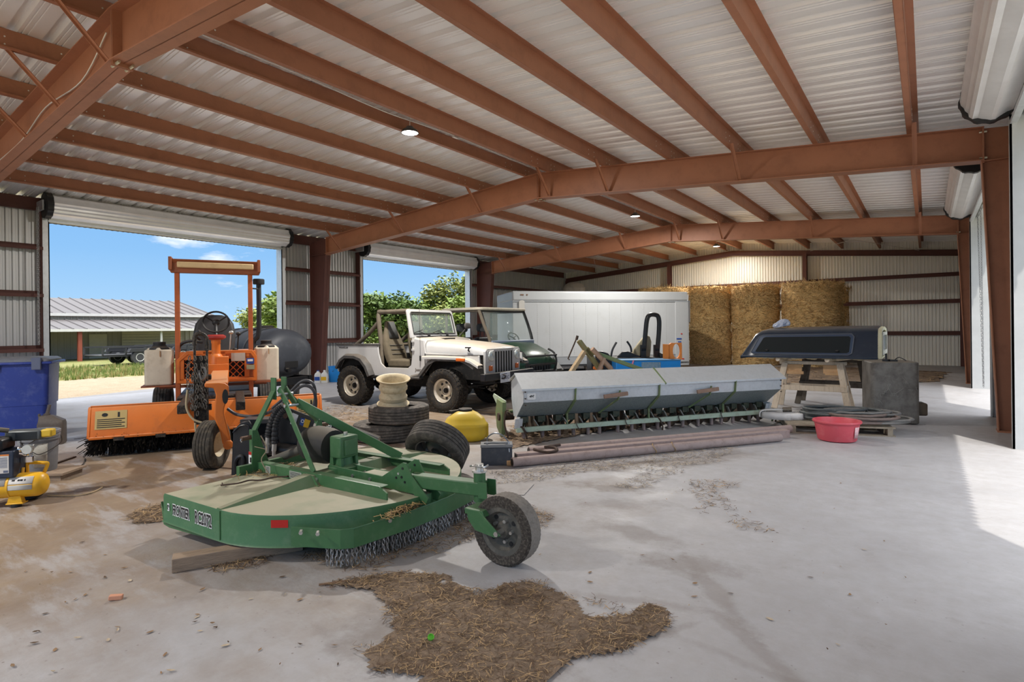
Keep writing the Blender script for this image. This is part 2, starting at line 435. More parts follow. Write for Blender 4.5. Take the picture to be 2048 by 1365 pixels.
# steel frames ------------------------------------------------------
def ibeam_path(b, pa, pb, da, db, y, w=.22, tf=.012):
    """tapered I beam in the XZ plane: pa, pb = top points (x,z), da, db = depths"""
    (xa, za), (xb, zb) = pa, pb
    b.prism([(xa, za), (xb, zb), (xb, zb-db), (xa, za-da)], 'y', y-.006, y+.006)
    b.prism([(xa, za), (xb, zb), (xb, zb-tf), (xa, za-tf)], 'y', y-w/2, y+w/2)
    b.prism([(xa, za-da+tf), (xb, zb-db+tf), (xb, zb-db), (xa, za-da)], 'y', y-w/2, y+w/2)
PURX = [-6.66, -7.88, -9.10, -10.30, -11.50, -12.70, -6.04, -4.82, -3.57, -2.46, -1.30, -.14]
def frame_part(nm, b, parent, m): return b.build(nm, m, parent, smooth=0)
def steel_frame(y, label, braces):
    t = thing('steel_portal', label, 'steel frame', (0, 0, 0))
    xl, xr = -13.36, .62
    for side in (-1, 1):
        xh = xl if side < 0 else xr
        b = B(); ibeam_path(b, (XA, ztop(XA)), (xh, ztop(xh)), .51, .44, y)
        b.bb(XA+side*.006, XA+side*.02, y-.09, y+.09, ztop(XA)-.55, ztop(XA)-.003)      # splice plate
        bx = xh-side*.02
        b.bb(min(bx, xh), max(bx, xh), y-.08, y+.08, ztop(xh)-.47, ztop(xh)-.003)
        for dx in (.25,):
            pass
        rf = frame_part('rafter', b, t, steel)
        c = B(); fl_ = B()
        xi_t, xi_b = (xh, xh-.30) if side < 0 else (xh-.02, xh+.12)
        xo = XL+.22 if side < 0 else XR-.08
        c.prism([(xo, 0), (xi_b, 0), (xi_t, ztop(xh)-.44), (xi_t, ztop(xh)), (xo, ztop(xo))], 'y', y-.006, y+.006)
        def flange(p, q, th=.012):
            d = V((q[0]-p[0], 0, q[1]-p[1])).normalized(); nrm = V((d.z, 0, -d.x))*th
            c.prism([(p[0], p[1]), (q[0], q[1]), (q[0]-nrm.x, q[1]-nrm.z), (p[0]-nrm.x, p[1]-nrm.z)], 'y', y-.09, y+.09)
        flange((xi_b, 0), (xi_t, ztop(xh)-.44)); flange((xo, 0), (xo, ztop(xo)))
        a_, z_ = (min(xo, xi_t), ztop(xh)-.45)
        c.prism([(xo, z_), (xi_t, z_), (xi_t, z_+.012), (xo, z_+.012)], 'y', y-.085, y+.085)
        c.bb(min(xo, xi_b)-.02, max(xo, xi_b)+.02, y-.12, y+.12, 0, .018)
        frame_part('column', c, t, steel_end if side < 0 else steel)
    for x, s_ in braces:      # flange braces, angle from rafter bottom up to a purlin on the near side
        z0 = ztop(x)-.46; b = B()
        b.bar((x, y-.07, z0), (x, y-.07-.46, ztop(x)+.03), .05, .006, up=(1, 0, 0)); b.bar((x+.025, y-.07, z0), (x+.025, y-.53, ztop(x)+.03), .006, .05, up=(1, 0, 0))
        frame_part('flange_brace', b, t, steel)
    return t
F1 = steel_frame(Y1, 'nearest brown steel roof frame, crossing the top left corner', [(-6.5, 1), (-7.9, 1), (-9.1, 1)])
F2 = steel_frame(Y2, 'second brown steel frame, whose rafters cross the middle of the roof', [(-12.7, 1), (-10.3, 1), (-7.88, 1), (-6.1, 1), (-4.82, 1), (-2.46, 1), (-.14, 1)])
F3 = steel_frame(Y3, 'third brown steel frame, in front of the hay bales', [(-12.7, 1), (-10.3, 1), (-7.88, 1), (-6.1, 1), (-4.82, 1), (-2.46, 1), (-.14, 1)])
# bolts at the splices of the frames
bolt = mat('zinc_bolt', (.55, .50, .36), .35, .8)
for F, y in ((F1, Y1), (F2, Y2), (F3, Y3)):
    for x, zz in ((XA-.05, ztop(XA)-.535), (XA+.05, ztop(XA)-.535), (.60, ztop(.6)-.40), (.60, ztop(.6)-.06)):
        for dy in (-.06, .06):
            b = B()
            b.cyl((x-.03, y+dy, zz), (x+.05, y+dy, zz), .014, n=6)
            b.build('bolt', bolt, F, smooth=0)
# the end wall frame
t = thing('end_portal', 'dark brown end frame with posts against the back wall', 'steel frame')
for side in (-1, 1):
    xh = XL+.1 if side < 0 else XR-.2
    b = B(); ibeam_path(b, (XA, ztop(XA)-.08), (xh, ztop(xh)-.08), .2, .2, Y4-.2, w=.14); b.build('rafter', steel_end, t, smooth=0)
for x in (XL+.2, -9.0, -3.72, XR-.35):
    b = B(); h = ztop(x)-.2
    b.bb(x-.006, x+.006, Y4-.30, Y4-.1, 0, h); b.bb(x-.07, x+.07, Y4-.31, Y4-.30, 0, h); b.bb(x-.07, x+.07, Y4-.1, Y4-.09, 0, h)
    b.build('end_post', steel_end, t, smooth=0)
# purlins -----------------------------------------------------------
names = {0: 'beside the ridge, on the left slope', 1: 'second from the ridge on the left slope', 2: 'third from the ridge on the left slope', 3: 'fourth from the ridge on the left slope', 4: 'fifth from the ridge on the left slope', 5: 'lowest on the left slope, nearest the left eave',
         6: 'beside the ridge, on the right slope', 7: 'second from the ridge on the right slope', 8: 'third from the ridge on the right slope', 9: 'fourth from the ridge on the right slope', 10: 'fifth from the ridge on the right slope', 11: 'last on the right slope, nearest the right doors'}
holem = mat('screw_zinc', (.75, .72, .66), .3, .6)
for i, x in enumerate(PURX):
    s_ = -1 if i < 6 else 1
    zb = ztop(x)+.002; zt = zroof(x)-.006
    b = B()
    ya, yb = Y0, Y4-.03
    b.bb(x-.002, x+.002, ya, yb, zb, zt)
    b.bb(x if s_ < 0 else x-.065, x+.065 if s_ < 0 else x, ya, yb, zb, zb+.004)
    b.bb(x-.065 if s_ < 0 else x, x if s_ < 0 else x+.065, ya, yb, zt-.004, zt)
    lx = x+.065 if s_ < 0 else x-.065
    b.bb(lx-.002, lx+.002, ya, yb, zb, zb+.02)
    o = tag(b.build('purlin', steel, smooth=0), 'long brown steel roof purlin '+names[i], 'purlin', 'roof purlins')
    h = B()
    for yf in (Y1, Y2, Y3):
        for dy in (-.75, -.55, -.06, .06, .55, .75):
            for dz in (.06, .14): h.cyl((x-.006, yf+dy, zb+dz), (x+.006, yf+dy, zb+dz), .009, n=6)
    for k in range(40):
        pass
    stuff(h.build('bolt_heads', holem, o, smooth=0))
# eave struts and girts (the setting)
gi = 0
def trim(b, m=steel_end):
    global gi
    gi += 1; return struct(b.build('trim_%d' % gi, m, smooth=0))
for x, s_ in ((XL+.05, 1), (XR-.05, -1)):
    b = B(); zt = zroof(x)-.02
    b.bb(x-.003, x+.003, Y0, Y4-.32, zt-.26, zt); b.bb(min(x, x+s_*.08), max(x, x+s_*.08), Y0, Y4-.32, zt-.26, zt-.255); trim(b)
def girt_left(ya, yb, z):
    b = B(); x = XL+.02
    b.bb(x, x+.19, ya, yb, z-.002, z+.002); b.bb(x+.187, x+.191, ya, yb, z-.065, z); b.bb(x, x+.004, ya, yb, z, z+.065); trim(b)
for z in (1.11, 2.19, 3.12):
    for ya, yb in ((Y1+.05, LD[0][0]-.1), (LD[0][1]+.1, LD[1][0]-.1), (LD[1][1]+.1, Y4-.35)):
        girt_left(ya, yb, z)
for ya, yb in LD:      # header channel
    b = B(); b.bb(XL+.02, XL+.2, ya-.1, yb+.1, HD+.02, HD+.024); b.bb(XL+.196, XL+.2, ya-.1, yb+.1, HD+.02, HD+.22); trim(b)
for z in (1.12, 2.20, 3.10):
    b = B(); y = Y4-.02
    b.bb(XL+.3, XR-.3, y-.07, y, z-.002, z+.002); b.bb(XL+.3, XR-.3, y-.074, y-.07, z-.09, z+.0); b.bb(XL+.3, XR-.3, y-.012, y-.008, z, z+.05); trim(b)
for z in (1.11, 2.19, 3.12):
    for ya, yb in ((1.2, RD[0][0]-.1), (RD[0][1]+.1, RD[1][0]-.1), (RD[1][1]+.1, Y4-.35)):
        b = B(); x = XR-.02; b.bb(x-.19, x, ya, yb, z-.002, z+.002); b.bb(x-.191, x-.187, ya, yb, z-.065, z); trim(b)
# door jambs: galvanised channels on the left wall, white wide returns on the right wall
for ya, yb in LD:
    for y, s_ in ((ya, -1), (yb, 1)):
        b = B(); b.bb(XL-.05, XL+.21, min(y, y+s_*.02), max(y, y+s_*.02), 0, HD+.1); b.bb(XL+.19, XL+.21, min(y, y+s_*.11), max(y, y+s_*.11), 0, HD+.1)
        trim(b, galv)
        b = B(); b.bb(XL+.02, XL+.185, min(y+s_*.03, y+s_*.13), max(y+s_*.03, y+s_*.13), 0, zroof(XL)-.25); trim(b)
jambw = mat('white_jamb', (.52, .53, .53), .4, .15, dirt=(.6, .6, .58), da=.15, ds=3)
for ya, yb in RD:
    for y, s_ in ((ya, -1), (yb, 1)):
        b = B(); b.bb(.76, XR+.05, min(y, y+s_*.02), max(y, y+s_*.02), 0, HD+.1)
        b.bb(.76, .78, min(y, y+s_*.10), max(y, y+s_*.10), 0, HD+.1); trim(b, jambw)
        b = B(); b.bb(.83, .99, min(y+s_*.03, y+s_*.13), max(y+s_*.03, y+s_*.13), 0, zroof(XR)-.25); trim(b, jambw)
    b = B(); b.bb(.90, XR+.02, ya, yb, HD+.05, HD+.07); trim(b, jambw)
    b = B(); b.bb(.88, .9, ya-.1, yb+.1, HD+.07, zroof(1.0)-.05); trim(b, jambw)

# roll-up doors -----------------------------------------------------
def chain_mesh(b, p0, p1, pitch=.035, r=.0045, wid=.011):
    p0, p1 = V(p0), V(p1); n = int((p1-p0).length/pitch); d = (p1-p0).normalized(); s1 = d.orthogonal().normalized(); s2 = d.cross(s1)
    for i in range(n):
        c = p0+d*(i+.5)*pitch; u = s1 if i % 2 else s2
        pts = [c+d*(pitch*.62*math.cos(a))+u*(wid*math.sin(a)) for a in [2*PI*k/6 for k in range(6)]]
        b.tube(pts, r, 4, closed=True)
def rollup(xc, s_, ya, yb, label, chain_y, chain_len, full=True, zc=3.92, R=.225):
    """s_ = +1 wall on the -x side"""
    t = thing('rollup_door', label, 'roll-up door', (xc, (ya+yb)/2, zc))
    L_ = yb-ya; y0, y1 = -L_/2-.12, L_/2+.12
    n = 40; ring = []
    for i in range(n):
        a = 2*PI*i/n; rr = R+(.012 if (i % 5) < 2 else -.008)+.003*(i % 3)
        ring.append((rr*math.cos(a), rr*math.sin(a)))
    b = B(); b.prism(ring, 'y', y0+.1, y1-.1); b.build('curtain_coil', curtain, t, smooth=20)
    # hanging end of the curtain with its bottom bar
    b = B(); xs = -s_*(R-.03) if False else s_*-(R-.06)
    pts = [(xs, .0)]+[(xs+(.010 if k % 2 else 0), -.03-.06*k) for k in range(0, int((zc-HD-.02)/.06)+1)]
    lo = [V((x, y0+.11, z)) for x, z in pts]; hi = [V((x, y1-.11, z)) for x, z in pts]
    b.loft([lo, hi], closed=False); b.build('curtain_leaf', curtain, t, smooth=0, solid=.004)
    b = B(); b.bb(xs-.035, xs+.035, y0+.1, y1-.1, HD-zc-.005, HD-zc+.035); b.build('bottom_bar', galv, t, bevel=.004)
    for yy in (y0+.05, y1-.05):
        pr = []
        for i in range(48):
            a = 2*PI*i/48; rr = R+.02+(.012 if i % 4 < 2 else 0); pr.append((rr*math.cos(a), rr*math.sin(a)))
        b = B(); b.prism(pr, 'y', yy-.05, yy+.05); b.build('end_drum', black, t, smooth=0)
        b = B(); b.cyl((0, yy-.09, 0), (0, yy+.09, 0), .03); b.bb(-s_*(R+.15), s_*.06, yy-.09 if yy < 0 else yy+.06, yy-.06 if yy < 0 else yy+.09, -.10, .10)
        b.build('axle_bracket', galv, t, bevel=.004)
    if chain_len:
        b = B(); yy = chain_y-(ya+yb)/2
        for dx in (-.06, .06):
            chain_mesh(b, (dx*.9, yy, -.05), (dx*.35, yy, -chain_len), .04)
        b.build('hoist_chain', chainm, t, smooth=60)
    return t
rollup(XL+.36, 1, LD[0][0], LD[0][1], 'rolled-up ribbed steel door above the left doorway behind the orange sweeper', LD[0][0]-.22, 2.75)
rollup(XL+.36, 1, LD[1][0], LD[1][1], 'rolled-up ribbed steel door above the doorway behind the white off-road car', LD[1][0]-.2, 0)
rollup(.60, -1, RD[0][0], RD[0][1], 'rolled-up ribbed steel door at the top right corner', RD[0][0]-.2, 0, zc=3.98, R=.255)
rollup(.60, -1, RD[1][0], RD[1][1], 'rolled-up ribbed steel door above the farther right doorway, black end drum showing', RD[1][0]-.05, 0, zc=3.98, R=.255)
b = B()
for dx in (-.03, .30): pass
chain_mesh(b, (.86, 15.2, 3.75), (.90, 14.75, .12), .05, .006, .013); chain_mesh(b, (.86, 14.35, 3.75), (.90, 14.72, .12), .05, .006, .013)
tag(b.build('hanging_chain', chainm, smooth=60), 'long loop of steel hand chain hanging in the farther right doorway', 'chain')

# lamps -------------------------------------------------------------
lampw = mat('lamp_housing', (.08, .08, .08), .4, .4)
lens = mat('lamp_lens', (.9, .9, .85), .5, emit=(1, .97, .9), es=6)
conduit = mat('conduit', (.70, .68, .63), .4, .3)
def high_bay(y, label, real=True, x=-6.40):
    z = 4.44
    t = thing('high_bay_lamp', label, 'ceiling lamp', (x, y, z), 0, 'high bay lamps under the ridge')
    b = B(); b.lathe([(.0, .09), (.05, .09), (.07, .06), (.115, .035), (.135, .0), (.135, -.012), (.125, -.012)], 28, caps=False); b.build('housing', lampw, t, smooth=50)
    b = B(); b.lathe([(.0, -.004), (.124, -.004)], 28, caps=False); b.build('lens', lens, t)
    b = B(); b.tube([(0, 0, .09), (0, 0, .16), (.012, 0, .18), (0, 0, .20), (0, 0, .30)], .006, 6); b.build('hook', conduit, t)
    ld = bpy.data.lights.new('lamp_light', 'AREA'); ld.shape = 'DISK'; ld.size = .24; ld.energy = LAMP_W*(.36 if y > 20 else .85 if y > 10 else .72); ld.color = (1, .96, .90)
    lo = bpy.data.objects.new('lamp_light', ld); C.objects.link(lo); lo.parent = t; lo.location = (0, 0, -.02)
LAMP_W = 150
high_bay(6.15, 'lit round high bay lamp hanging under the ridge, nearest of the three')
high_bay(14.5, 'lit round high bay lamp under the ridge beyond the second steel frame')
high_bay(21.9, 'lit round high bay lamp nearest the back wall, above the hay')
b = B()
b.tube(smoothpath([(-6.30, Y1, 4.62), (-6.28, 4.0, 4.60), (-6.30, 5.6, 4.56), (-6.27, 7.0, 4.60), (-6.29, 8.4, 4.59), (-6.3, 9.5, 4.6)]), .008, 6)
cb = tag(b.build('lamp_cable', conduit), 'pale electric cable clipped along the ridge purlin to the nearest lamp', 'cable')
b = B(); b.box((-6.27, 7.05, 4.62), (.05, .11, .11)); b.build('junction_box', conduit, cb, bevel=.006)
for yy in (-1.8,):  # extra lamp out of view, added to brighten the interior from behind
    high_bay(yy, 'unseen high bay lamp behind the viewer, added above the first bay to brighten the interior')

b = B(); b.tube(smoothpath([(XA-.3, Y1-.03, ztop(XA)-.12), (XA-1.0, Y1-.03, ztop(XA)-.42), (XA-2.2, Y1-.03, ztop(XA)-.42), (XA-3.2, Y1-.03, ztop(XA)-.62), (XA-4.6, Y1-.03, ztop(XA)-.70)], 6), .008, 6)
b.build('web_cable', conduit, F1)
b = B()
for x0, x1, y0, y1 in ((-3.5, -.2, Y3+.1, Y4-.4), (-.2, -3.5, Y3+.1, Y4-.4), (-9.2, -12.4, Y3+.1, Y4-.4)): b.tube([(x0, y0, ztop(x0)-.12), (x1, y1, ztop(x1)-.12)], .007, 5)
tag(b.build('bracing_rod', conduit), 'thin steel cross bracing rods under the roof of the last bay', 'bracing rod')
# ================================================================ outside
def ground_mat():
    m = bpy.data.materials.new('gravel_yard'); m.use_nodes = True
    nt = m.node_tree; N = nt.nodes; L = nt.links; b = N['Principled BSDF']; b.inputs['Roughness'].default_value = .95
    tc = N.new('ShaderNodeTexCoord'); src = tc.outputs['Object']
    def nz(sc, det=8, ro=.6):
        n = N.new('ShaderNodeTexNoise'); n.inputs['Scale'].default_value = sc; n.inputs['Detail'].default_value = det; n.inputs['Roughness'].default_value = ro
        L.new(src, n.inputs['Vector']); return n.outputs['Fac']
    def ramp(f, cs):
        r = N.new('ShaderNodeValToRGB'); r.color_ramp.elements[0].position = cs[0][0]; r.color_ramp.elements[0].color = (*cs[0][1], 1)
        r.color_ramp.elements[1].position = cs[-1][0]; r.color_ramp.elements[1].color = (*cs[-1][1], 1)
        for p, c in cs[1:-1]: r.color_ramp.elements.new(p).color = (*c, 1)
        L.new(f, r.inputs['Fac']); return r.outputs['Color']
    v = N.new('ShaderNodeTexVoronoi'); v.inputs['Scale'].default_value = 26; L.new(src, v.inputs['Vector'])
    grav = ramp(v.outputs['Distance'], [(0, srgb(156, 139, 114)), (.5, srgb(146, 129, 105)), (.9, srgb(104, 91, 73))])
    grav2 = ramp(nz(3.5), [(.35, srgb(138, 121, 97)), (.65, srgb(160, 145, 123))])
    mx = N.new('ShaderNodeMix'); mx.data_type = 'RGBA'; mx.inputs['Factor'].default_value = .5; L.new(grav, mx.inputs['A']); L.new(grav2, mx.inputs['B'])
    grass = ramp(nz(1.3, 10, .75), [(.3, srgb(76, 92, 38)), (.5, srgb(112, 114, 60)), (.72, srgb(150, 138, 92))])
    s = N.new('ShaderNodeSeparateXYZ'); L.new(src, s.inputs['Vector'])
    a = N.new('ShaderNodeMath'); a.operation = 'MULTIPLY_ADD'; L.new(nz(.5), a.inputs[0]); a.inputs[1].default_value = 5; L.new(s.outputs['X'], a.inputs[2])
    r1 = N.new('ShaderNodeMapRange'); r1.inputs['From Min'].default_value = -20.2; r1.inputs['From Max'].default_value = -19.6; L.new(a.outputs['Value'], r1.inputs['Value'])
    r2 = N.new('ShaderNodeMapRange'); r2.inputs['From Min'].default_value = 7.5; r2.inputs['From Max'].default_value = 7.0; L.new(a.outputs['Value'], r2.inputs['Value'])
    mu = N.new('ShaderNodeMath'); mu.operation = 'MULTIPLY'; L.new(r1.outputs['Result'], mu.inputs[0]); L.new(r2.outputs['Result'], mu.inputs[1])
    m2 = N.new('ShaderNodeMix'); m2.data_type = 'RGBA'; L.new(mu.outputs['Value'], m2.inputs['Factor']); L.new(grass, m2.inputs['A']); L.new(mx.outputs['Result'], m2.inputs['B'])
    L.new(m2.outputs['Result'], b.inputs['Base Color'])
    bp = N.new('ShaderNodeBump'); bp.inputs['Strength'].default_value = .6; bp.inputs['Distance'].default_value = .03; L.new(v.outputs['Distance'], bp.inputs['Height']); L.new(bp.outputs['Normal'], b.inputs['Normal'])
    return m
b = B(); b.bb(-260, 260, -200, 300, -.6, -.10)
struct(b.build('ground', ground_mat(), smooth=0))
apron = mat('apron_concrete', srgb(156, 154, 154), .8, dirt=srgb(160, 150, 138), da=.3, ds=1.2)
b = B(); b.prism([(-14.9, -6), (-14.9, 25), (-17.2, 25), (-17.6, 14), (-16.6, 8.5), (-15.4, 5.0), (-15.0, 3.5), (-15.0, -6)], 'z', -.2, -.01)
struct(b.build('apron', apron, smooth=0))
b = B(); b.prism([(2.6, -8), (7.5, -8), (7.0, 12), (3.2, 17), (2.6, 17)], 'z', -.2, -.02)
struct(b.build('apron', mat('apron_pale', srgb(176, 170, 160), .85, dirt=srgb(196, 184, 164), da=.3, ds=1.2), smooth=0))

# grass tufts along the yard edge and in front of the other barn
gm = [mat('grass_green', srgb(90, 106, 44), .8, var=.25, ds=1.5), mat('grass_dry', srgb(140, 130, 80), .85, var=.2, ds=1.5)]
def grass_patch(name, n, region, h, label, seed):
    rnd = random.Random(seed); b = B()
    for _ in range(n):
        x, y = region(rnd); hh = h*(.5+rnd.random()); b.cur = 1 if rnd.random() < .4 else 0
        for k in range(5):
            a = rnd.random()*2*PI; dx, dy = math.cos(a), math.sin(a); w = .012+.01*rnd.random(); l = .35*hh*rnd.random()
            p = V((x+dx*.05, y+dy*.05, -.1))
            b.add([p+V((-dy*w, dx*w, 0)), p+V((dy*w, -dx*w, 0)), p+V((dx*l, dy*l, hh*(.7+.5*rnd.random())))], [(0, 1, 2)])
    o = b.build(name, gm, smooth=0); return stuff(o, label, 'grass')
grass_patch('grass', 3800, lambda r: (-22.2-7.5*r.random()**1.3, 2+22*r.random()), .16, 'patchy green and straw coloured grass between the gravel and the far barn', 3)

# ---------------------------------------------------------------- far barn
bm_roof = mat('barn_roof', srgb(88, 84, 84), .6, .0, ds=.6, var=.05)
bm_wall = mat('barn_wall', srgb(164, 156, 144), .7, ds=.8, var=.06)
bm_trim = mat('barn_trim', srgb(196, 194, 188), .6)
bm_red = mat('barn_post_red', srgb(128, 62, 44), .6)
bt = thing('metal_barn', 'long grey roofed metal barn with open porch across the gravel yard', 'barn', (0, 0, 0))
yA, yB = -8, 19.9
def seam_roof(b, x0, z0, x1, z1, ya, yb, pitch=.6):
    lo, hi = [], []
    for y, h in ribs(ya, yb, pitch, [(0, 0), (.02, .05), (.07, .05), (.09, 0)]):
        lo.append(V((x0, y, z0+h))); hi.append(V((x1, y, z1+h)))
    b.loft([lo, hi], closed=False)
b = B(); seam_roof(b, -40.0, 2.55, -45.5, 3.72, yA, yB-.1); seam_roof(b, -51, 2.55, -45.5, 3.72, yA, yB-.1); b.build('main_roof', bm_roof, bt, smooth=0, solid=.02)
b = B(); seam_roof(b, -36.6, 1.62, -40.1, 2.20, yA, yB-1.0); b.build('porch_roof', bm_roof, bt, smooth=0, solid=.02)
b = B(); b.bb(-36.68, -36.58, yA, yB-1.0, 1.50, 1.64); b.build('porch_gutter', bm_trim, bt)
b = B(); b.bb(-40.12, -39.95, yA, yB-.1, 2.42, 2.58); b.build('gutter', bm_trim, bt)
b = B(); lo = []; hi = []
for y, h in ribs(yA+.3, yB-.5, .3, [(0, 0), (.1, .03), (.3, .03), (.4, 0)]): lo.append(V((-40.2+h, y, -.1))); hi.append(V((-40.2+h, y, 2.5)))
b.loft([lo, hi], closed=False); b.prism([(-40.2, -.1), (-50.8, -.1), (-50.8, 2.5), (-45.5, 3.65), (-40.2, 2.5)], 'y', yB-.6, yB-.5); b.build('wall', bm_wall, bt, smooth=0)
for y, mm in ((10.95, bm_red), (15.0, bm_trim), (6.5, bm_red), (18.6, bm_red)):
    b = B(); q = .09 if mm is bm_red else .05; b.bb(-36.9, -36.9+q*2, y-q, y+q, -.1, 1.6); b.build('porch_post', mm, bt)
b = B()
for k in range(11): b.bb(-40.15, -40.12, 14.1, 17.6, -.05+k*.17, .10+k*.17)
b.build('rolling_door', mat('barn_door', srgb(196, 186, 164), .6), bt)
b = B(); b.bb(-40.16, -40.1, 12.4, 13.3, -.1, 1.35); b.build('walk_door', mat('barn_walk_door', srgb(200, 192, 172), .6), bt)

# utility trailers parked in front of that barn
tb = mat('trailer_black', (.03, .03, .032), .5)
tyre_far = mat('tyre_far', (.04, .04, .042), .8)
def far_trailer(x, y, rz, label, ln):
    t = thing('utility_trailer', label, 'trailer', (x, y, -.1), rz, 'utility trailers by the far barn')
    b = B(); b.bb(-ln/2, ln/2, -.9, -.84, .42, .52); b.bb(-ln/2, ln/2, .84, .9, .42, .52); b.bb(-ln/2, ln/2, -.9, .9, .46, .5)
    for k in range(5):
        xx = -ln/2+ln*k/4
        for yy in (-.87, .87): b.bb(xx-.03, xx+.03, yy-.03, yy+.03, .5, .86)
    for yy in (-.87, .87): b.bb(-ln/2, ln/2, yy-.03, yy+.03, .82, .88)
    b.build('bed_frame', tb, t)
    b = B(); b.bar((ln/2, -.5, .45), (ln/2+1.2, 0, .42), .08, .1); b.bar((ln/2, .5, .45), (ln/2+1.2, 0, .42), .08, .1); b.cyl((ln/2+.9, 0, .1), (ln/2+.9, 0, .9), .035); b.build('tongue', tb, t)
    for xx in (-.45, .35):
        for yy in (-1.02, 1.02):
            b = B(); b.lathe([(.18, -.09), (.34, -.1), (.36, -.05), (.36, .05), (.34, .1), (.18, .09)], 20, (xx, yy, .36), 'y'); wl = b.build('wheel', tyre_far, t)
            b = B(); b.lathe([(.0, -.06), (.19, -.095), (.19, .095), (0, .06)], 16, (xx, yy, .36), 'y'); b.build('rim', bm_trim, wl)
    for y_ in (-1.15, .9):
        b = B(); b.prism([(-.95, .62), (-.85, .78), (.75, .78), (.85, .62)], 'y', y_, y_+.25); b.build('fender', tb, t)
far_trailer(-30.8, 11.5, PI*.5+.1, 'black utility trailer with white rimmed wheels on the grass, left of the sweeper', 3.8)
far_trailer(-32.0, 14.2, PI*.5-.12, 'black utility trailer behind the first one, mostly hidden by the sweeper tank', 4.2)

# ---------------------------------------------------------------- trees and shrubs
barkm = mat('bark', srgb(92, 78, 64), .9, bump=.4, bs=12)
def leafmat(n, c, c2):
    m = mat(n, c, .6, var=.3, ds=.9, dirt=c2, da=.35); return m
lf = [leafmat('leaf_mid', srgb(104, 124, 46), srgb(146, 156, 78)), leafmat('leaf_dark', srgb(76, 98, 38), srgb(112, 128, 58)), leafmat('leaf_olive', srgb(130, 138, 70), srgb(162, 162, 104))]
def tree(name, x, y, h, r, label, seed, m, nleaf=1500, trunk=.35, sparse=False, cat='tree', group=None, leaf=.16):
    rnd = random.Random(seed); t = thing(name, label, cat, (x, y, -.1), 0, group)
    b = B(); bt_ = []
    b.tube(smoothpath([(0, 0, 0), (.05*h*rnd.uniform(-1, 1), .04*h, h*trunk*.6), (0, 0, h*trunk), (.05*h, 0, h*.75)], 4), [max(.03, .035*h*(1-i/14)) for i in range(13)], 7)
    lobes = []
    nl = 9 if not sparse else 14
    for i in range(nl):
        a = 2*PI*i/nl*1.618*3; q = r*(.25+.55*rnd.random()); z = h*(trunk+(.95-trunk)*(.15+.8*rnd.random()))
        c = V((q*math.cos(a), q*math.sin(a), z)); s_ = r*(.34+.25*rnd.random())*(.6 if sparse else 1); lobes.append((c, s_))
        b.tube([(0, 0, h*trunk*.9), c*.5+V((0, 0, h*trunk*.45)), c], [.014*h, .009*h, .004*h], 5)
    b.build('trunk', barkm, t, smooth=60)
    b = B()
    for i in range(nleaf):
        c, s_ = lobes[i % nl]
        d = V((rnd.gauss(0, 1), rnd.gauss(0, 1), rnd.gauss(0, .8))).normalized()*s_*(.45+.6*rnd.random()**.6)
        p = c+d
        if p.z < .05: p.z = .05+.1*rnd.random()
        for k in range(3):
            q = p+V((rnd.uniform(-1, 1), rnd.uniform(-1, 1), rnd.uniform(-1, 1)))*leaf*1.6
            u = V((rnd.uniform(-1, 1), rnd.uniform(-1, 1), rnd.uniform(-.6, .6))).normalized(); w_ = u.cross(V((rnd.uniform(-1, 1), rnd.uniform(-1, 1), 1))).normalized()
            l = leaf*(.6+.7*rnd.random())
            b.add([q-u*l, q-w_*l*.5, q+u*l, q+w_*l*.5], [(0, 1, 2, 3)])
    b.build('foliage', m, t, smooth=0)
    return t
# behind the second doorway (seen above the white car)
# behind the second left doorway, positions across the yard
for i, (u, x, y, h, r, m, lab) in enumerate([
    (0, -26.0, 21.5, 3.2, 1.8, 0, 'bushy bright green tree at the left edge of the farther doorway'),
    (0, -24.0, 22.5, 2.9, 1.6, 1, 'low dark green tree behind the white car seat'),
    (0, -23.0, 24.2, 3.3, 1.7, 0, 'round green tree in the middle of the farther doorway'),
    (0, -21.5, 25.6, 3.3, 1.6, 2, 'olive green tree right of the doorway middle, above the windshield'),
    (0, -22.1, 24.9, 4.6, 1.7, 2, 'tall sparse oak reaching up to the right jamb of the farther doorway'),
    (0, -17.6, 26.6, 2.9, 1.5, 1, 'low dense tree behind the windshield of the white car'),
    (0, -22.0, 19.6, 3.0, 1.5, 1, 'low leafy shrub behind the roll bar of the white car'),
    (0, -19.5, 23.2, 2.9, 1.5, 0, 'leafy shrub seen through the windshield of the white car')]):
    tree('oak_tree', x, y, h, r, lab, 40+i, lf[m], nleaf=2300 if h < 5 else 1500, trunk=.28, sparse=h > 5, group='trees behind the farther doorway', leaf=.13)
for i, (x, y, h, r, m, lab) in enumerate([
    (-43, 27.5, 4.6, 2.6, 0, 'green tree right of the far barn, beside the exhaust pipe'),
    (-42, 30.5, 4.2, 2.4, 0, 'green tree right of the exhaust pipe, by the doorway edge'),
    (-56, 33, 4.6, 2.4, 2, 'pale green tree peeking past the end of the far barn')]):
    tree('oak_tree', x, y, h, r, lab, 70+i, lf[m], nleaf=1300, trunk=.3, group='trees by the far barn', leaf=.22)
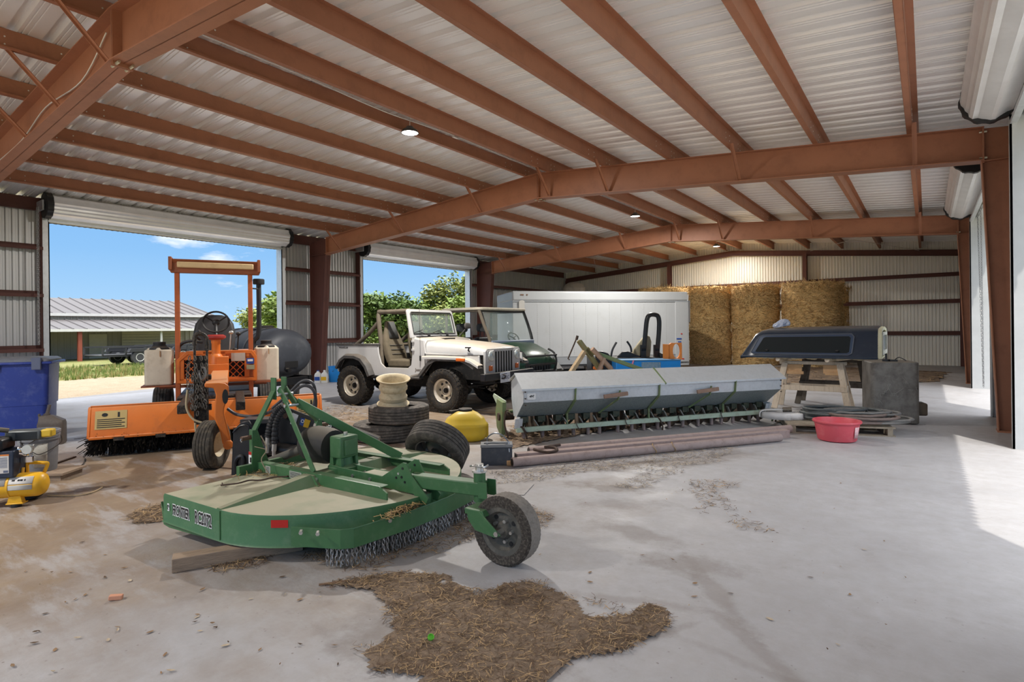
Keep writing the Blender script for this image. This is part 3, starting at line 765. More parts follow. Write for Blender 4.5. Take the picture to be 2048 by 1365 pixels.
# tall weeds outside the right doorway
rnd = random.Random(5); b = B()
for _ in range(1500):
    x, y = 3.4+3.5*rnd.random(), 14+30*rnd.random(); h = .5+1.0*rnd.random(); a = rnd.random()*6.28; b.cur = int(rnd.random() < .3)
    p = V((x, y, -.1)); dx, dy = math.cos(a), math.sin(a); w_ = .03
    q = p+V((dx*h*.15, dy*h*.15, h*.6)); e_ = p+V((dx*h*.45, dy*h*.45, h))
    b.add([p+V((-dy*w_, dx*w_, 0)), p+V((dy*w_, -dx*w_, 0)), q+V((dy*w_, -dx*w_, 0)), q+V((-dy*w_, dx*w_, 0)), e_], [(0, 1, 2, 3), (3, 2, 4)])
stuff(b.build('tall_weeds', gm, smooth=0), 'tall green weeds growing outside the right doorways', 'weeds')
tree('oak_tree', 6.5, 46, 5, 2.6, 'distant green tree outside the farther right doorway', 91, lf[1], nleaf=900, trunk=.25, leaf=.25)
# ================================================================ green rotary cutter
green = mat('mower_green', srgb(74, 120, 76), .45, 0, dirt=srgb(100, 128, 98), da=.3, ds=5, dust=srgb(158, 150, 128), dusta=.85)
green_c = mat('mower_green_clean', srgb(64, 106, 66), .42, 0, dirt=srgb(92, 122, 86), da=.35, ds=6, dust=srgb(120, 140, 112), dusta=.5)
deckm = mat('mower_deck', srgb(62, 112, 76), .6, 0, dirt=srgb(96, 124, 98), da=.3, ds=4, dust=srgb(176, 170, 146), dusta=.96)
rubber = mat('tyre_rubber', (.030, .029, .028), .75, 0, dirt=srgb(92, 82, 70), da=.35, ds=10, bump=.2, bs=80)
rubber_w = mat('tyre_rubber_worn', srgb(74, 70, 66), .85, 0, dirt=srgb(130, 122, 112), da=.45, ds=8)
zinc = mat('zinc', (.62, .62, .60), .3, .85)
blackm = mat('black_paint', (.014, .015, .018), .35, 0, dirt=srgb(60, 58, 56), da=.2, ds=7, dust=srgb(120, 112, 100), dusta=.3)
white_d = mat('decal_white', (.82, .82, .80), .5)
black_d = mat('decal_black', (.012, .012, .012), .5)
red_d = mat('reflector_red', srgb(186, 34, 26), .35)
yellow_d = mat('decal_yellow', srgb(226, 176, 26), .5)
blue_d = mat('decal_blue', srgb(36, 72, 150), .5)
straw = mat('straw', srgb(176, 146, 96), .8, var=.3, ds=30)
straw_d = mat('straw_dark', srgb(112, 92, 70), .9, var=.3, ds=30)
wood_old = mat('old_timber', srgb(150, 130, 110), .85, dirt=srgb(112, 96, 82), da=.45, ds=6, stretch=(1, 9, 9), bump=.3, bs=18)

def strands(b, n, c, sx, sy, h, l, seed, w=.0022, region=None, flat=.25):
    rnd = random.Random(seed)
    for _ in range(n):
        if region: x, y = region(rnd)
        else: x, y = c[0]+rnd.gauss(0, sx), c[1]+rnd.gauss(0, sy)
        a = rnd.random()*2*PI; ll = l*(.35+1.1*rnd.random()); k = rnd.uniform(-.6, .6); tz = rnd.uniform(-flat, flat)*ll
        z0 = c[2]+h*rnd.random(); pts = []
        for j in range(3):
            t = j/2-.5; aa = a+k*t
            pts.append(V((x+ll*t*math.cos(aa), y+ll*t*math.sin(aa), max(c[2]+.002, z0+tz*t+.006*(1-4*t*t)))))
        ww = w*(.5+rnd.random()); sd = V((-math.sin(a), math.cos(a), .3))*ww
        vs = []
        for p in pts: vs += [p-sd, p+sd]
        b.cur = 1 if rnd.random() < .4 else 0
        b.add(vs, [(0, 1, 3, 2), (2, 3, 5, 4)])

mower = thing('rotary_cutter', 'green pull-behind rotary cutter with dusty rounded deck, chain guard and one tail wheel', 'rotary cutter', (-3.6, 2.75, 0), math.radians(3))
def deck_outline(x0=-.72, w=.965, ln=.86, p=1.85, n=28):
    pts = [(x0, -w), (-.45, -w), (-.2, -w)]
    for i in range(n+1):
        a = -PI/2+PI*i/n; cx, sy = math.cos(a), math.sin(a)
        pts.append((ln*math.copysign(abs(cx)**(2/p), cx), w*math.copysign(abs(sy)**(2/p), sy)))
    return pts+[(-.2, w), (-.45, w), (x0, w)]
ol = deck_outline()
b = B()
ZT, ZB = .285, .095
n = len(ol)
b.add([V((x, y, ZT)) for x, y in ol]+[V((x, y, ZT-.006)) for x, y in ol], [tuple(range(n)), tuple(range(2*n-1, n-1, -1))]+[(i, n+i, n+(i+1) % n, (i+1) % n) for i in range(n)])
deck = b.build('deck', deckm, mower, bevel=.003)
b = B()                                   # skirt with rolled top edge and lower flange
for x, y in (): pass
prof = [(1.0, ZT+.002), (1.006, ZT-.012), (1.006, ZB+.012), (1.016, ZB), (.985, ZB), (.996, ZB+.01), (.996, ZT-.01)]
rings = []
for f, z in prof: rings.append([V((x*f, y*f, z)) for x, y in ol])
b.loft(rings, closed=False)
b.build('side_skirt', green_c, mower, smooth=40)
b = B(); b.bar((-.02, -.974, ZB+.005), (-.02, -.974, ZT), .006, .006, up=(0, 1, 0)); b.build('weld_seam', green_c, mower)
# skid shoe and front corner tab
b = B(); b.prism([(-.74, .07), (-.66, .06), (-.05, .085), (-.05, .10), (-.70, .10), (-.775, .22)], 'y', -.965, -.95); b.build('skid_shoe', green_c, mower)
# deck ribs across
for s_ in (-1, 1):
    b = B()
    b.loft([[V((-.14, s_*.30, ZT)), V((-.10, s_*.30, ZT+.075)), V((-.02, s_*.30, ZT+.075)), V((.04, s_*.30, ZT))],
            [V((-.08, s_*.96, ZT)), V((-.075, s_*.96, ZT+.006)), V((-.035, s_*.96, ZT+.006)), V((-.03, s_*.96, ZT))]])
    b.build('cross_rib', green, mower, smooth=0)
b = B(); b.loft([[V((x, y, z)) for x, z in ((-.16, ZT), (-.1, ZT+.07), (.0, ZT+.07), (.06, ZT))] for y in (-.3, .45)]); b.build('centre_rib', green, mower, smooth=0)
# two long angle beams
for y, x1, x0 in ((-.27, .72, -.72), (.44, .66, -.72)):
    b = B()
    b.prism([(x0, ZT), (x0, ZT+.08), (x1-.07, ZT+.08), (x1, ZT+.045), (x1, ZT)], 'y', y-.006, y+.006)
    b.bb(x0, x1-.05, y, y+(.06 if y < 0 else -.06), ZT+.074, ZT+.08); b.build('frame_rail', green_c, mower)
    for x in (-.02, .02):
        c_ = B(); c_.cyl((x, y-.016, ZT+.045), (x, y+.016, ZT+.045), .012, n=6); c_.build('bolt', zinc, mower, smooth=0)
b = B(); b.prism([(-.76, ZT), (-.76, ZT+.07), (-.72, ZT+.07), (-.72, ZT)], 'y', -.42, .46); b.build('front_rail', green_c, mower)
# centre channel to the rear hinge with the pointed height bracket
for y in (-.10, .02):
    b = B(); b.prism([(-.06, ZT+.03), (-.06, ZT+.11), (.02, ZT+.10), (.50, ZT+.09), (.70, ZT+.21), (.73, ZT+.21), (.78, ZT+.13), (.93, ZT-.0), (.90, ZT-.05), (.82, ZT-.04), (.80, ZT+.01)], 'y', y-.006, y+.006)
    pl = b.build('height_bracket', green_c, mower, bevel=.002)
    for hx, hz in ((.66, .13), (.70, .17), (.64, .10), (.69, .11), (.72, .08)):
        h = B(); h.cyl((hx, y-.009, ZT+hz), (hx, y+.009, ZT+hz), .009, n=8); h.build('bolt_hole', black_d if hz != .13 else zinc, pl)
    for hx in (.20, .38):
        h = B(); h.cyl((hx, y-.012, ZT+.055), (hx, y+.012, ZT+.055), .013, n=8); h.build('bolt', zinc, pl, smooth=0)
b = B(); b.bb(.30, .50, -.1, .02, ZT+.085, ZT+.09); b.build('channel_cap', deckm, mower)
# tail wheel arm, pivot, fork and wheel
b = B(); b.bar((.72, -.04, ZT+.085), (1.34, -.05, ZT+.115), .095, .085); b.build('tail_arm', green_c, mower, bevel=.008)
b = B(); b.bar((1.335, -.10, ZT+.115), (1.40, -.10, ZT+.117), .006, .10); b.build('arm_end_plate', green_c, mower)
b = B(); b.bar((1.335, .0, ZT+.115), (1.40, .0, ZT+.117), .006, .10); b.build('arm_end_plate', green_c, mower)
b = B(); b.cyl((1.31, -.05, ZT+.03), (1.31, -.05, ZT+.215), .038, n=18); b.build('pivot_tube', green_c, mower)
b = B(); b.cyl((1.31, -.05, ZT+.215), (1.31, -.05, ZT+.225), .048, n=18); b.cyl((1.31, -.05, ZT+.225), (1.31, -.05, ZT+.265), .026, n=14); b.tube(smoothpath([(1.26, -.08, ZT+.25), (1.30, -.1, ZT+.262), (1.35, -.06, ZT+.25), (1.34, -.0, ZT+.25)], 4), .006, 6); b.build('pivot_pin', zinc, mower)
wx, wy, R = 1.555, -.115, .205
fy = [wy-.105, wy+.105]
b = B(); b.prism([(1.32, ZT+.035), (1.45, ZT+.035), (1.47, ZT+.0), (1.32, ZT-.0)], 'y', fy[0], fy[1])
for y in fy:
    b.prism([(1.335, ZT+.035), (1.43, ZT+.035), (1.50, ZT-.02), (wx+.03, R-.005), (wx-.01, R-.025), (1.40, ZT-.085), (1.35, ZT-.03)], 'y', y-.006, y+.006)
b.build('caster_fork', green_c, mower, bevel=.004)
def laminated_tyre(parent, c, R, wd):
    b = B(); rr = []
    n_ = 96; a_ = []; 
    prof = [(R*.70, -wd*.5), (R*.93, -wd*.52), (R, -wd*.42), (R, wd*.42), (R*.93, wd*.52), (R*.70, wd*.5)]
    vs = []
    for r_, h in prof:
        ring = []
        for i in range(n_):
            q = r_*(1+(.012 if (i % 2 and r_ > R*.9) else 0)); ring.append(V((c[0]+q*math.cos(2*PI*i/n_), c[1]+h, c[2]+q*math.sin(2*PI*i/n_))))
        vs.append(ring)
    b.loft(vs+[vs[0]], caps=False)
    for q in range(2*n_, 3*n_): b.mi[q] = 1
    return b.build('tyre', [lamm, lamt], parent, smooth=25)
lamm = mat('laminated_tyre', srgb(58, 52, 46), .9, dirt=srgb(120, 112, 102), da=.45, ds=40, bump=.3, bs=140)
lamt = mat('laminated_tread', srgb(136, 130, 122), .95, dirt=srgb(92, 84, 76), da=.4, ds=30, bump=.4, bs=120)
rimm = mat('dusty_rim', srgb(82, 80, 74), .7, .1, dirt=srgb(128, 120, 108), da=.4, ds=9)
tw = laminated_tyre(mower, (wx, wy, R), R, .125)
b = B(); b.lathe([(.0, -.045), (.04, -.05), (.055, -.03), (.10, -.030), (.115, -.055), (R*.71, -.060), (R*.73, 0), (R*.71, .06), (.1, .03), (0, .04)], 40, (wx, wy, R), 'y'); rim = b.build('wheel_rim', rimm, mower, smooth=40)
for k in range(5):
    a = 2*PI*k/5; b = B(); b.cyl((wx+.062*math.cos(a), wy-.055, R+.062*math.sin(a)), (wx+.062*math.cos(a), wy-.02, R+.062*math.sin(a)), .011, n=6); b.build('lug_nut', zinc, rim, smooth=0)
for k in range(4):
    a = 2*PI*(k+.4)/4; b = B(); b.cyl((wx+.088*math.cos(a), wy-.0345, R+.088*math.sin(a)), (wx+.088*math.cos(a), wy-.02, R+.088*math.sin(a)), .014, n=12); b.build('rim_hole', black_d, rim)
b = B(); b.cyl((wx, fy[0]-.012, R), (wx, fy[1]+.012, R), .016, n=6); b.build('axle_bolt', zinc, mower, smooth=0)
# gearbox, pedestal, input shield, drive shaft
b = B(); b.bb(-.08, .05, -.085, .085, ZT+.15, ZT+.315); gb = b.build('gearbox', green_c, mower, bevel=.012)
b = B(); b.bb(.045, .062, -.055, .055, ZT+.17, ZT+.29); b.build('gearbox_cover', green_c, gb, bevel=.006)
b = B(); b.bb(-.10, .02, -.075, .0, ZT+.19, ZT+.29); 
b = B(); b.cyl((-.02, .02, ZT+.315), (-.02, .02, ZT+.335), .016, n=8); b.build('filler_cap', zinc, gb)
b = B()
for x, y in ((-.06, -.07), (-.06, .07), (.03, -.07), (.03, .07)):
    b.prism([(x-.03, ZT), (x-.015, ZT+.16), (x+.015, ZT+.16), (x+.03, ZT)], 'y', y-.012, y+.012)
b.lathe([(.12, ZT+.0), (.12, ZT+.085), (.07, ZT+.10), (.06, ZT+.16)], 20, (-.015, 0, 0)); b.build('gearbox_stand', green_c, mower, smooth=30)
pto = mat('shield_black_dusty', srgb(52, 50, 47), .7, dust=srgb(128, 120, 106), dusta=.7)
b = B(); b.lathe([(.05, -.10), (.125, -.10), (.14, -.16), (.145, -.30), (.13, -.38), (.085, -.42), (.04, -.425)], 26, (-.03, 0, ZT+.215), 'x'); b.build('input_shield', pto, mower, smooth=45)
b = B(); b.cyl((-.50, 0, ZT+.16), (-.97, -.02, ZT-.005), .036, .034, n=18); b.build('drive_shaft', mat('shaft_cover', srgb(94, 90, 82), .6), mower)
# A-frame hitch
def flat(b, p, q, w_, th, up=(0, 0, 1)): b.bar(p, q, th, w_, up=up)
xa, yc, yt = -.72, .02, -.055
for s_ in (-1, 1):
    ye = yc+s_*.31
    b = B()
    b.prism([(ye-.03, ZT-.02), (ye+.06*(-s_)+(.03 if s_ < 0 else -.03)*0+(.09 if s_ < 0 else -.09), ZT-.02), (ye-.022*s_, .62), (ye+.022*s_, .62)] if s_ < 0 else [(ye+.03, ZT-.02), (ye-.15, ZT-.02), (ye-.022, .62), (ye+.022, .62)], 'x', xa-.006, xa+.006)
    b.bar((xa-.03, ye, ZT), (xa-.03, ye, .62), .012, .07, up=(1, 0, 0)); b.build('hitch_upright', green_c, mower, bevel=.002)
    b = B(); b.bar((xa-.02, ye, .60), (xa-.02, yt+s_*.05, .91), .016, .055, up=(1, 0, 0)); b.build('hitch_strap', green_c, mower, bevel=.002)
    b = B(); b.prism([(yt+s_*.042, .84), (yt+s_*.054, .84), (yt+s_*.054, 1.02), (yt+s_*.042, 1.02)], 'x', xa-.055, xa+.01); b.build('top_clevis', green_c, mower, bevel=.002)
    b = B(); b.cyl((xa-.02, ye-.01*s_, .565), (xa-.02, ye+.10*s_, .565), .018, n=14); pn = b.build('lift_pin', mat('rusty_pin', srgb(106, 82, 66), .6, .4), mower)
    c_ = B(); c_.cyl((xa-.02, ye-.035*s_, .565), (xa-.02, ye-.012*s_, .565), .024, n=6); c_.tube([(xa-.02, ye+.10*s_, .565), (xa-.02, ye+.105*s_, .55), (xa-.0, ye+.108*s_, .545), (xa-.02, ye+.10*s_, .54)], .004, 5); c_.build('lynch_pin', zinc, pn, smooth=0)
    b = B(); b.bar((xa+.02, yt+s_*.03, .93), (xa+.15, yt+s_*.035, .80), .012, .05, up=(1, 0, 1)); b.build('break_link', green_c, mower, bevel=.002)
b = B(); b.bar((xa+.14, yt-.05, .81), (-.05, -.25, ZT+.08), .05, .010, up=(0, 1, 0)); b.build('back_brace', green_c, mower, bevel=.002)
b = B(); b.bar((xa+.14, yt+.05, .82), (.15, .44, ZT+.08), .014, .07); b.build('back_brace', green_c, mower, bevel=.002)
for x, z in ((xa+.06, .885), (xa+.15, .80)):
    b = B(); b.cyl((x, yt-.07, z), (x, yt+.07, z), .013, n=10); b.build('hitch_bolt', zinc, mower)
# warning stickers
b = B(); b.bb(-.765, -.7605, -.40, -.36, ZT+.10, ZT+.19)
b.cur = 1; b.bb(-.7665, -.7604, -.40, -.36, ZT+.168, ZT+.19)
b = B(); b.bb(xa-.07, xa-.012, -.2985, -.2972, ZT+.06, ZT+.16); b.cur = 1; b.bb(xa-.07, xa-.012, -.2990, -.2980, ZT+.135, ZT+.16); b.cur = 2; b.bb(xa-.055, xa-.028, -.2990, -.2980, ZT+.075, ZT+.115)
b.build('warning_sticker', [white_d, red_d, black_d], mower, smooth=0)
for k, (x0, x1) in enumerate(((-.60, -.54), (-.30, -.16))):
    b = B(); b.bb(x0, x1, -.2772, -.2762, ZT+.012, ZT+.066); b.cur = 1
    for j in range(5): b.bb(x0+.008, x1-.01, -.2776, -.2766, ZT+.018+j*.009, ZT+.022+j*.009)
    b.build('warning_sticker', [mat('decal_grey', srgb(170, 172, 160), .6), black_d], mower, smooth=0)
# rear chain guard: bent plate and hanging chains
path = [(.50, -.835), (.79, -.715), (.84, -.66), (.905, -.25), (.915, .1), (.885, .4), (.83, .64)]
sp = [V((x, y, 0)) for x, y in path]
b = B()
zt, zb = .238, .125
lo = [V((p.x, p.y, zb)) for p in sp]; hi = [V((p.x, p.y, zt if i > 0 else zt)) for i, p in enumerate(sp)]
b.loft([lo, hi], closed=False); b.loft([hi, [p+V((.012, 0, .004)) if i > 1 else p for i, p in enumerate(hi)]], closed=False)
b.build('chain_guard', green_c, mower, solid=.006, smooth=0)
b = B(); b.bar((.80, -.60, .14), (.80, .60, .14), .10, .01); b.build('guard_shelf', green_c, mower)
b = B(); chain_mesh(b, (0, 0, 0), (0, 0, -.128), .030, .0038, .0095)
me0 = None; rnd = random.Random(3)
tot = sum((sp[i+1]-sp[i]).length for i in range(len(sp)-1)); NCH = 92
def along(t):
    for i in range(len(sp)-1):
        l = (sp[i+1]-sp[i]).length
        if t <= l: return sp[i].lerp(sp[i+1], t/l), (sp[i+1]-sp[i]).normalized()
        t -= l
    return sp[-1], (sp[-1]-sp[-2]).normalized()
chsteel = mat('guard_chain', (.30, .29, .28), .42, .7, dirt=srgb(80, 66, 54), da=.3, ds=30)
for i in range(NCH):
    p, d = along(.22+(tot-.24)*i/(NCH-1)); nrm = V((d.y, -d.x, 0)); p = p-nrm*(.016+.03*(i % 2))
    if i == 0: o = b.build('chain_strand', chsteel, mower, smooth=60); first = o
    else: o = first.copy(); C.objects.link(o)
    o.location = (p.x, p.y, .137); o.rotation_euler = (rnd.uniform(-.05, .05), rnd.uniform(-.05, .05), rnd.uniform(0, 3))
for x, y in ((.58, -.825), (.68, -.785), (.875, -.40), (.88, .42)):
    b = B(); b.cyl((x, y, .225), (x+.02, y-.02, .222), .012, n=6); b.build('bolt', zinc, mower, smooth=0)
# lettering on the side skirt
rot = (PI/2, 0, 0)
def decal(body, size, x, z, sx):
    text(body, size, white_d, mower, (x, -.9735, z), rot, bold=.0085, sx=sx, depth=.0004)
    text(body, size, black_d, mower, (x, -.9745, z), rot, bold=.0026, sx=sx, depth=.0004)
decal('FRONTIER', .092, -.49, .195, .50); decal('RC2072', .108, -.215, .195, .56)
b = B(); b.bb(-.665, -.64, -.975, -.9735, .18, .23); b.cur = 1; b.tube([(-.652+.008*math.cos(a), -.9752, .205+.016*math.sin(a)) for a in [k*.7 for k in range(8)]], .003, 5); b.build('maker_mark', [white_d, black_d], mower, smooth=0)
b = B(); q = 1.0065
pts = [(x, y) for x, y in ol if .10 < x < .50 and y < 0]
b.loft([[V((x*1.009, y*1.009, z)) for x, y in pts[2:6]] for z in (.215, .262)], closed=False); b.build('reflector', red_d, mower)
# straw and a dead twig lying on the deck
b = B(); strands(b, 260, (-.62, -.18, ZT), .07, .10, .03, .09, 11); strands(b, 160, (.05, -.18, ZT), .05, .05, .02, .06, 12); strands(b, 190, (.87, -.30, .235), .02, .09, .03, .07, 13)
o = b.build('straw_litter', [straw, straw_d], smooth=0); o.location = (-3.6, 2.75, 0); o.rotation_euler = (0, 0, math.radians(3)); stuff(o, 'dry straw caught on the deck of the green rotary cutter', 'straw')
b = B(); b.tube(smoothpath([(-4.10, 2.05, .30), (-4.03, 2.14, .305), (-4.02, 2.22, .31), (-3.97, 2.28, .305), (-3.95, 2.38, .31), (-3.90, 2.45, .305), (-3.91, 2.52, .31)], 4), .006, 6); b.tube([(-3.90, 2.44, .305), (-3.85, 2.42, .325)], .004, 5); b.tube([(-4.09, 2.06, .30), (-4.12, 2.07, .31)], .004, 5)
tag(b.build('twig', mat('twig', srgb(82, 66, 56), .9)), 'crooked dead twig lying on the cutter deck', 'twig')
b = B(); b.tube(smoothpath([(-4.02, 2.38, .31), (-4.10, 2.36, .42), (-4.09, 2.40, .50), (-4.14, 2.38, .60)], 5), .004, 6); b.tube([(-4.09, 2.39, .5), (-4.16, 2.34, .52)], .003, 5)
tag(b.build('twig', mat('twig_pale', srgb(150, 134, 110), .9)), 'thin pale twig standing up in front of the hydraulic hoses', 'twig')
# timber block under the deck
b = B(); b.box((0, 0, 0), (.72, .10, .082)); o = b.build('timber_block', wood_old, loc=(-3.43, 1.83, .042), rot=(0, 0, math.radians(63)), bevel=.004)
tag(o, 'weathered wooden block under the left edge of the green cutter', 'wood block')
# ================================================================ orange three-wheeled road broom
orange = mat('broom_orange', srgb(212, 112, 38), .42, 0, dirt=srgb(178, 100, 50), da=.3, ds=4, dust=srgb(206, 160, 118), dusta=.7)
rust_o = mat('canopy_rust', srgb(146, 84, 54), .6, 0, dirt=srgb(110, 66, 48), da=.4, ds=5)
poly_w = mat('poly_tank_white', srgb(206, 196, 176), .5, 0, dirt=srgb(176, 162, 138), da=.3, ds=5)
poly_b = mat('poly_tank_black', srgb(58, 62, 70), .5, 0, dirt=srgb(88, 92, 98), da=.3, ds=2)
seat_k = mat('seat_black', srgb(52, 52, 54), .55, dust=srgb(120, 116, 110), dusta=.4)
rim_cream = mat('rim_cream', srgb(200, 184, 150), .55, 0, dirt=srgb(150, 130, 100), da=.35, ds=9)
greasy = mat('greasy_iron', srgb(50, 46, 42), .5, .3, dirt=srgb(112, 96, 78), da=.4, ds=22, bump=.4, bs=60)
bristle = mat('bristle', srgb(26, 23, 21), .85, var=.4, ds=20)
bristle2 = mat('bristle_dusty', srgb(86, 76, 62), .9, var=.3, ds=20)
tan_lbl = mat('label_tan', srgb(198, 172, 112), .6)

SO, SR = (-7.26, 3.63, 0), math.radians(62.2)
F = Frame(SO, SR)
sw = thing('road_broom', 'orange ride-on road broom with wide brush, white tanks and tall canopy frame', 'road sweeper', SO, SR)
# brush hood
b = B()
hp = [(-.34, .26), (-.25, .575), (-.22, .60), (.25, .56), (.34, .36), (.33, .35), (.24, .545), (-.215, .585), (-.235, .56), (-.325, .26)]
b.prism(hp, 'x', -1.27, 1.16)
for x in (-1.30, 1.16): b.prism([(-.34, .26), (-.25, .575), (-.22, .60), (.25, .56), (.34, .36), (.30, .22)], 'x', x, x+.03)
b.bb(-1.28, 1.17, -.355, -.33, .245, .275); b.bb(-1.28, 1.17, -.23, -.215, .595, .612)
hood = b.build('brush_hood', orange, sw, bevel=.006, loc=(0, -.10, -.025))
for k in range(6):
    b = B(); x = -1.0+k*.4; b.bb(x-.05, x+.05, -.365, -.348, .222, .262); b.build('hood_bracket', greasy, hood)
def hood_label(x0, x1):
    b = B(); q = lambda x, t, o: V((x, -.3375+.086*t-o, .27+.30*t-o*.3))
    b.add([q(x0, .28, .006), q(x1, .28, .006), q(x1, .94, .006), q(x0, .94, .006)], [(0, 1, 2, 3)]); b.cur = 1
    for j in range(5): b.add([q(x0+.02, .34+.07*j, .009), q(x1-.02-.03*(j % 2), .34+.07*j, .009), q(x1-.02-.03*(j % 2), .37+.07*j, .009), q(x0+.02, .37+.07*j, .009)], [(0, 1, 2, 3)])
    xm = x0+(x1-x0)*.70; b.add([q(xm, .70, .009), q(xm+.02, .70, .009), q(xm+.02, .88, .009), q(xm, .88, .009)], [(0, 1, 2, 3)])
    xm = x0+(x1-x0)*.30; b.add([q(xm+.03*math.cos(a), .80+.07*math.sin(a), .009) for a in [k*PI/4 for k in range(8)]], [tuple(range(8))])
    b.build('safety_label', [tan_lbl, black_d], hood, smooth=0)
hood_label(-1.23, -.93); hood_label(.88, 1.12)
text('1073', .085, mat('faded_ink', srgb(120, 72, 34), .7), hood, (.60, -.298, .43), (math.radians(74), 0, 0), sx=1.2, depth=.0006)
# brush core with tufted rings
rnd = random.Random(21)
b = B(); b.cyl((-1.22, -.07, .29), (1.10, -.07, .29), .15, n=14); br = b.build('brush_core', greasy, sw, loc=(0, -.10, 0))
for k in range(19):
    b = B(); xc = -1.19+k*.126
    for i in range(420):
        a = rnd.uniform(PI*1.08, PI*1.92); x = xc+rnd.gauss(0, .026); r1 = .285+rnd.uniform(-.03, .025)
        da = rnd.gauss(0, .14); dx = rnd.gauss(0, .022)
        if k == 0: dx -= abs(rnd.gauss(0, .07))
        p0 = V((x, -.07+.1*math.cos(a), .29+.1*math.sin(a))); p1 = V((x+dx, -.07+r1*math.cos(a+da), max(.004, .29+r1*math.sin(a+da))))
        t = V((.0045, -.004*math.sin(a), .004*math.cos(a)))
        b.cur = 1 if rnd.random() < .13 else 0
        b.add([p0-t, p0+t, p1+t*.7, p1-t*.7], [(0, 1, 2, 3)])
    b.build('bristle_ring', [bristle, bristle2], br, smooth=0)
# chassis, rear wheels
b = B(); b.bb(-.50, .38, .35, 2.6, .42, .56); b.bb(-.40, -.30, -.9, .4, .50, .60); b.bb(.18, .28, -.9, .4, .50, .60); b.build('chassis', greasy, sw, bevel=.01)
for x in (-.78, .62):
    wh = B(); tyre(sw, (x, 1.75, .30), .30, .24, .17, 'x', rubber, name='rear_tyre')
    b = B(); b.lathe([(0, -.05), (.12, -.06), (.165, -.10), (.175, 0), (.165, .10), (.12, .06), (0, .05)], 24, (x, 1.75, .30), 'x'); b.build('rear_rim', rim_cream, sw)
# engine cover with lattice grilles
b = B()
b.frame([(-.54, .70), (.46, .70), (.46, 1.05), (.40, 1.14), (-.42, 1.14), (-.54, 1.02)], [(-.50, .74), (.42, .74), (.42, 1.03), (.38, 1.09), (-.40, 1.09), (-.50, 1.0)], 'y', .86, .92)
b.bb(-.52, -.45, .87, .93, .70, 1.06); b.bb(.30, .45, .87, .93, .70, 1.05); b.bb(-.54, .46, .87, .93, .69, .76); b.bb(-.52, .44, .87, .93, 1.02, 1.13); b.bb(-.22, .06, .86, .93, .70, 1.13)
b.bb(-.53, -.51, .9, 1.7, .70, 1.05); b.bb(.43, .45, .9, 1.7, .70, 1.05); b.prism([(-.53, 1.05), (-.42, 1.13), (.40, 1.13), (.45, 1.05)], 'y', .9, 1.7)
ec = b.build('engine_cover', orange, sw, bevel=.004)
b = B(); b.bb(-.47, .32, 1.0, 1.02, .74, 1.04); b.build('radiator', black, ec)
for x0, x1 in ((-.45, -.23), (.07, .30)):
    b = B(); s_ = .085
    x = x0-.4
    while x < x1+.4:
        for sg in (-1, 1):
            pts = []
            for t in range(0, 21):
                xx = x+sg*(t/20-.0)*.26; zz = .75+.28*t/20
                if x0 <= xx <= x1: pts.append((xx, .905, zz))
            if len(pts) > 1: b.bar(pts[0], pts[-1], .011, .008, up=(0, 1, 0))
        x += .088
    b.build('lattice_grille', orange, ec, smooth=0)
b = B(); b.bb(.13, .31, .852, .86, .985, 1.10); b.build('cover_label', mat('label_silver', srgb(180, 172, 160), .5), ec)
b = B(); b.bb(.325, .425, .852, .86, .94, 1.02); b.cur = 1; b.bb(.325, .43, .851, .859, .86, .925); b.cur = 2; b.bb(.34, .41, .850, .858, .975, 1.005); b.build('engine_sticker', [blue_d, mat('label_olive', srgb(150, 150, 120), .6), white_d], ec, smooth=0)
# side brackets and white poly tanks
for xc, lid in ((-.765, 1), (.60, 1)):
    b = B(); b.bb(xc-.20, xc+.20, .95, 1.35, .655, .675); b.bb(min(xc, 0)-.0, max(xc, 0), 1.1, 1.16, .62, .66); b.build('tank_bracket', rust_o, sw)
    b = B(); b.prism(rrect(xc-.165, xc+.165, .98, 1.32, .04), 'z', .676, 1.165); tk = b.build('poly_tank', poly_w, sw, bevel=.02, seg=3)
    b = B(); b.lathe([(.125, 1.16), (.12, 1.185), (.085, 1.215), (.085, 1.225)], 24, (xc, 1.15, 0)); b.lathe([(.075, 1.225), (.078, 1.265), (.07, 1.272), (0, 1.272)], 24, (xc, 1.15, 0)); b.build('tank_cap', black, tk)
    b = B(); b.lathe([(.165, 1.155), (.13, 1.19), (.08, 1.20)], 4, (xc, 1.15, 0)); b.build('tank_neck', poly_w, tk)
    b = B(); b.bb(xc+.02, xc+.028, .965, .975, 1.07, 1.15); b.build('level_mark', mat('rust_stain', srgb(168, 120, 70), .7), tk)
# canopy: two posts, overhead light box and gutter
for x in (-.525, .385):
    b = B(); b.bb(x-.03, x+.03, .87, .95, .42, 2.26); b.build('canopy_post', mat('post_orange', srgb(172, 88, 44), .5, dirt=srgb(138, 78, 48), da=.4, ds=5), sw, bevel=.006)
b = B(); b.prism([(.84, 2.22), (.84, 2.35), (.80, 2.40), (1.3, 2.45), (1.3, 2.40), (.98, 2.26), (.98, 2.22)], 'x', -.60, .50); b.bb(-.62, -.58, .80, 1.3, 2.25, 2.43); b.bb(.48, .52, .80, 1.3, 2.25, 2.43); b.build('canopy_header', rust_o, sw, bevel=.006)
b = B(); b.bb(-.52, .43, .80, .845, 2.285, 2.365); b.build('light_strip', mat('light_strip', srgb(196, 170, 128), .4, dirt=srgb(160, 130, 90), da=.3), sw, bevel=.012)
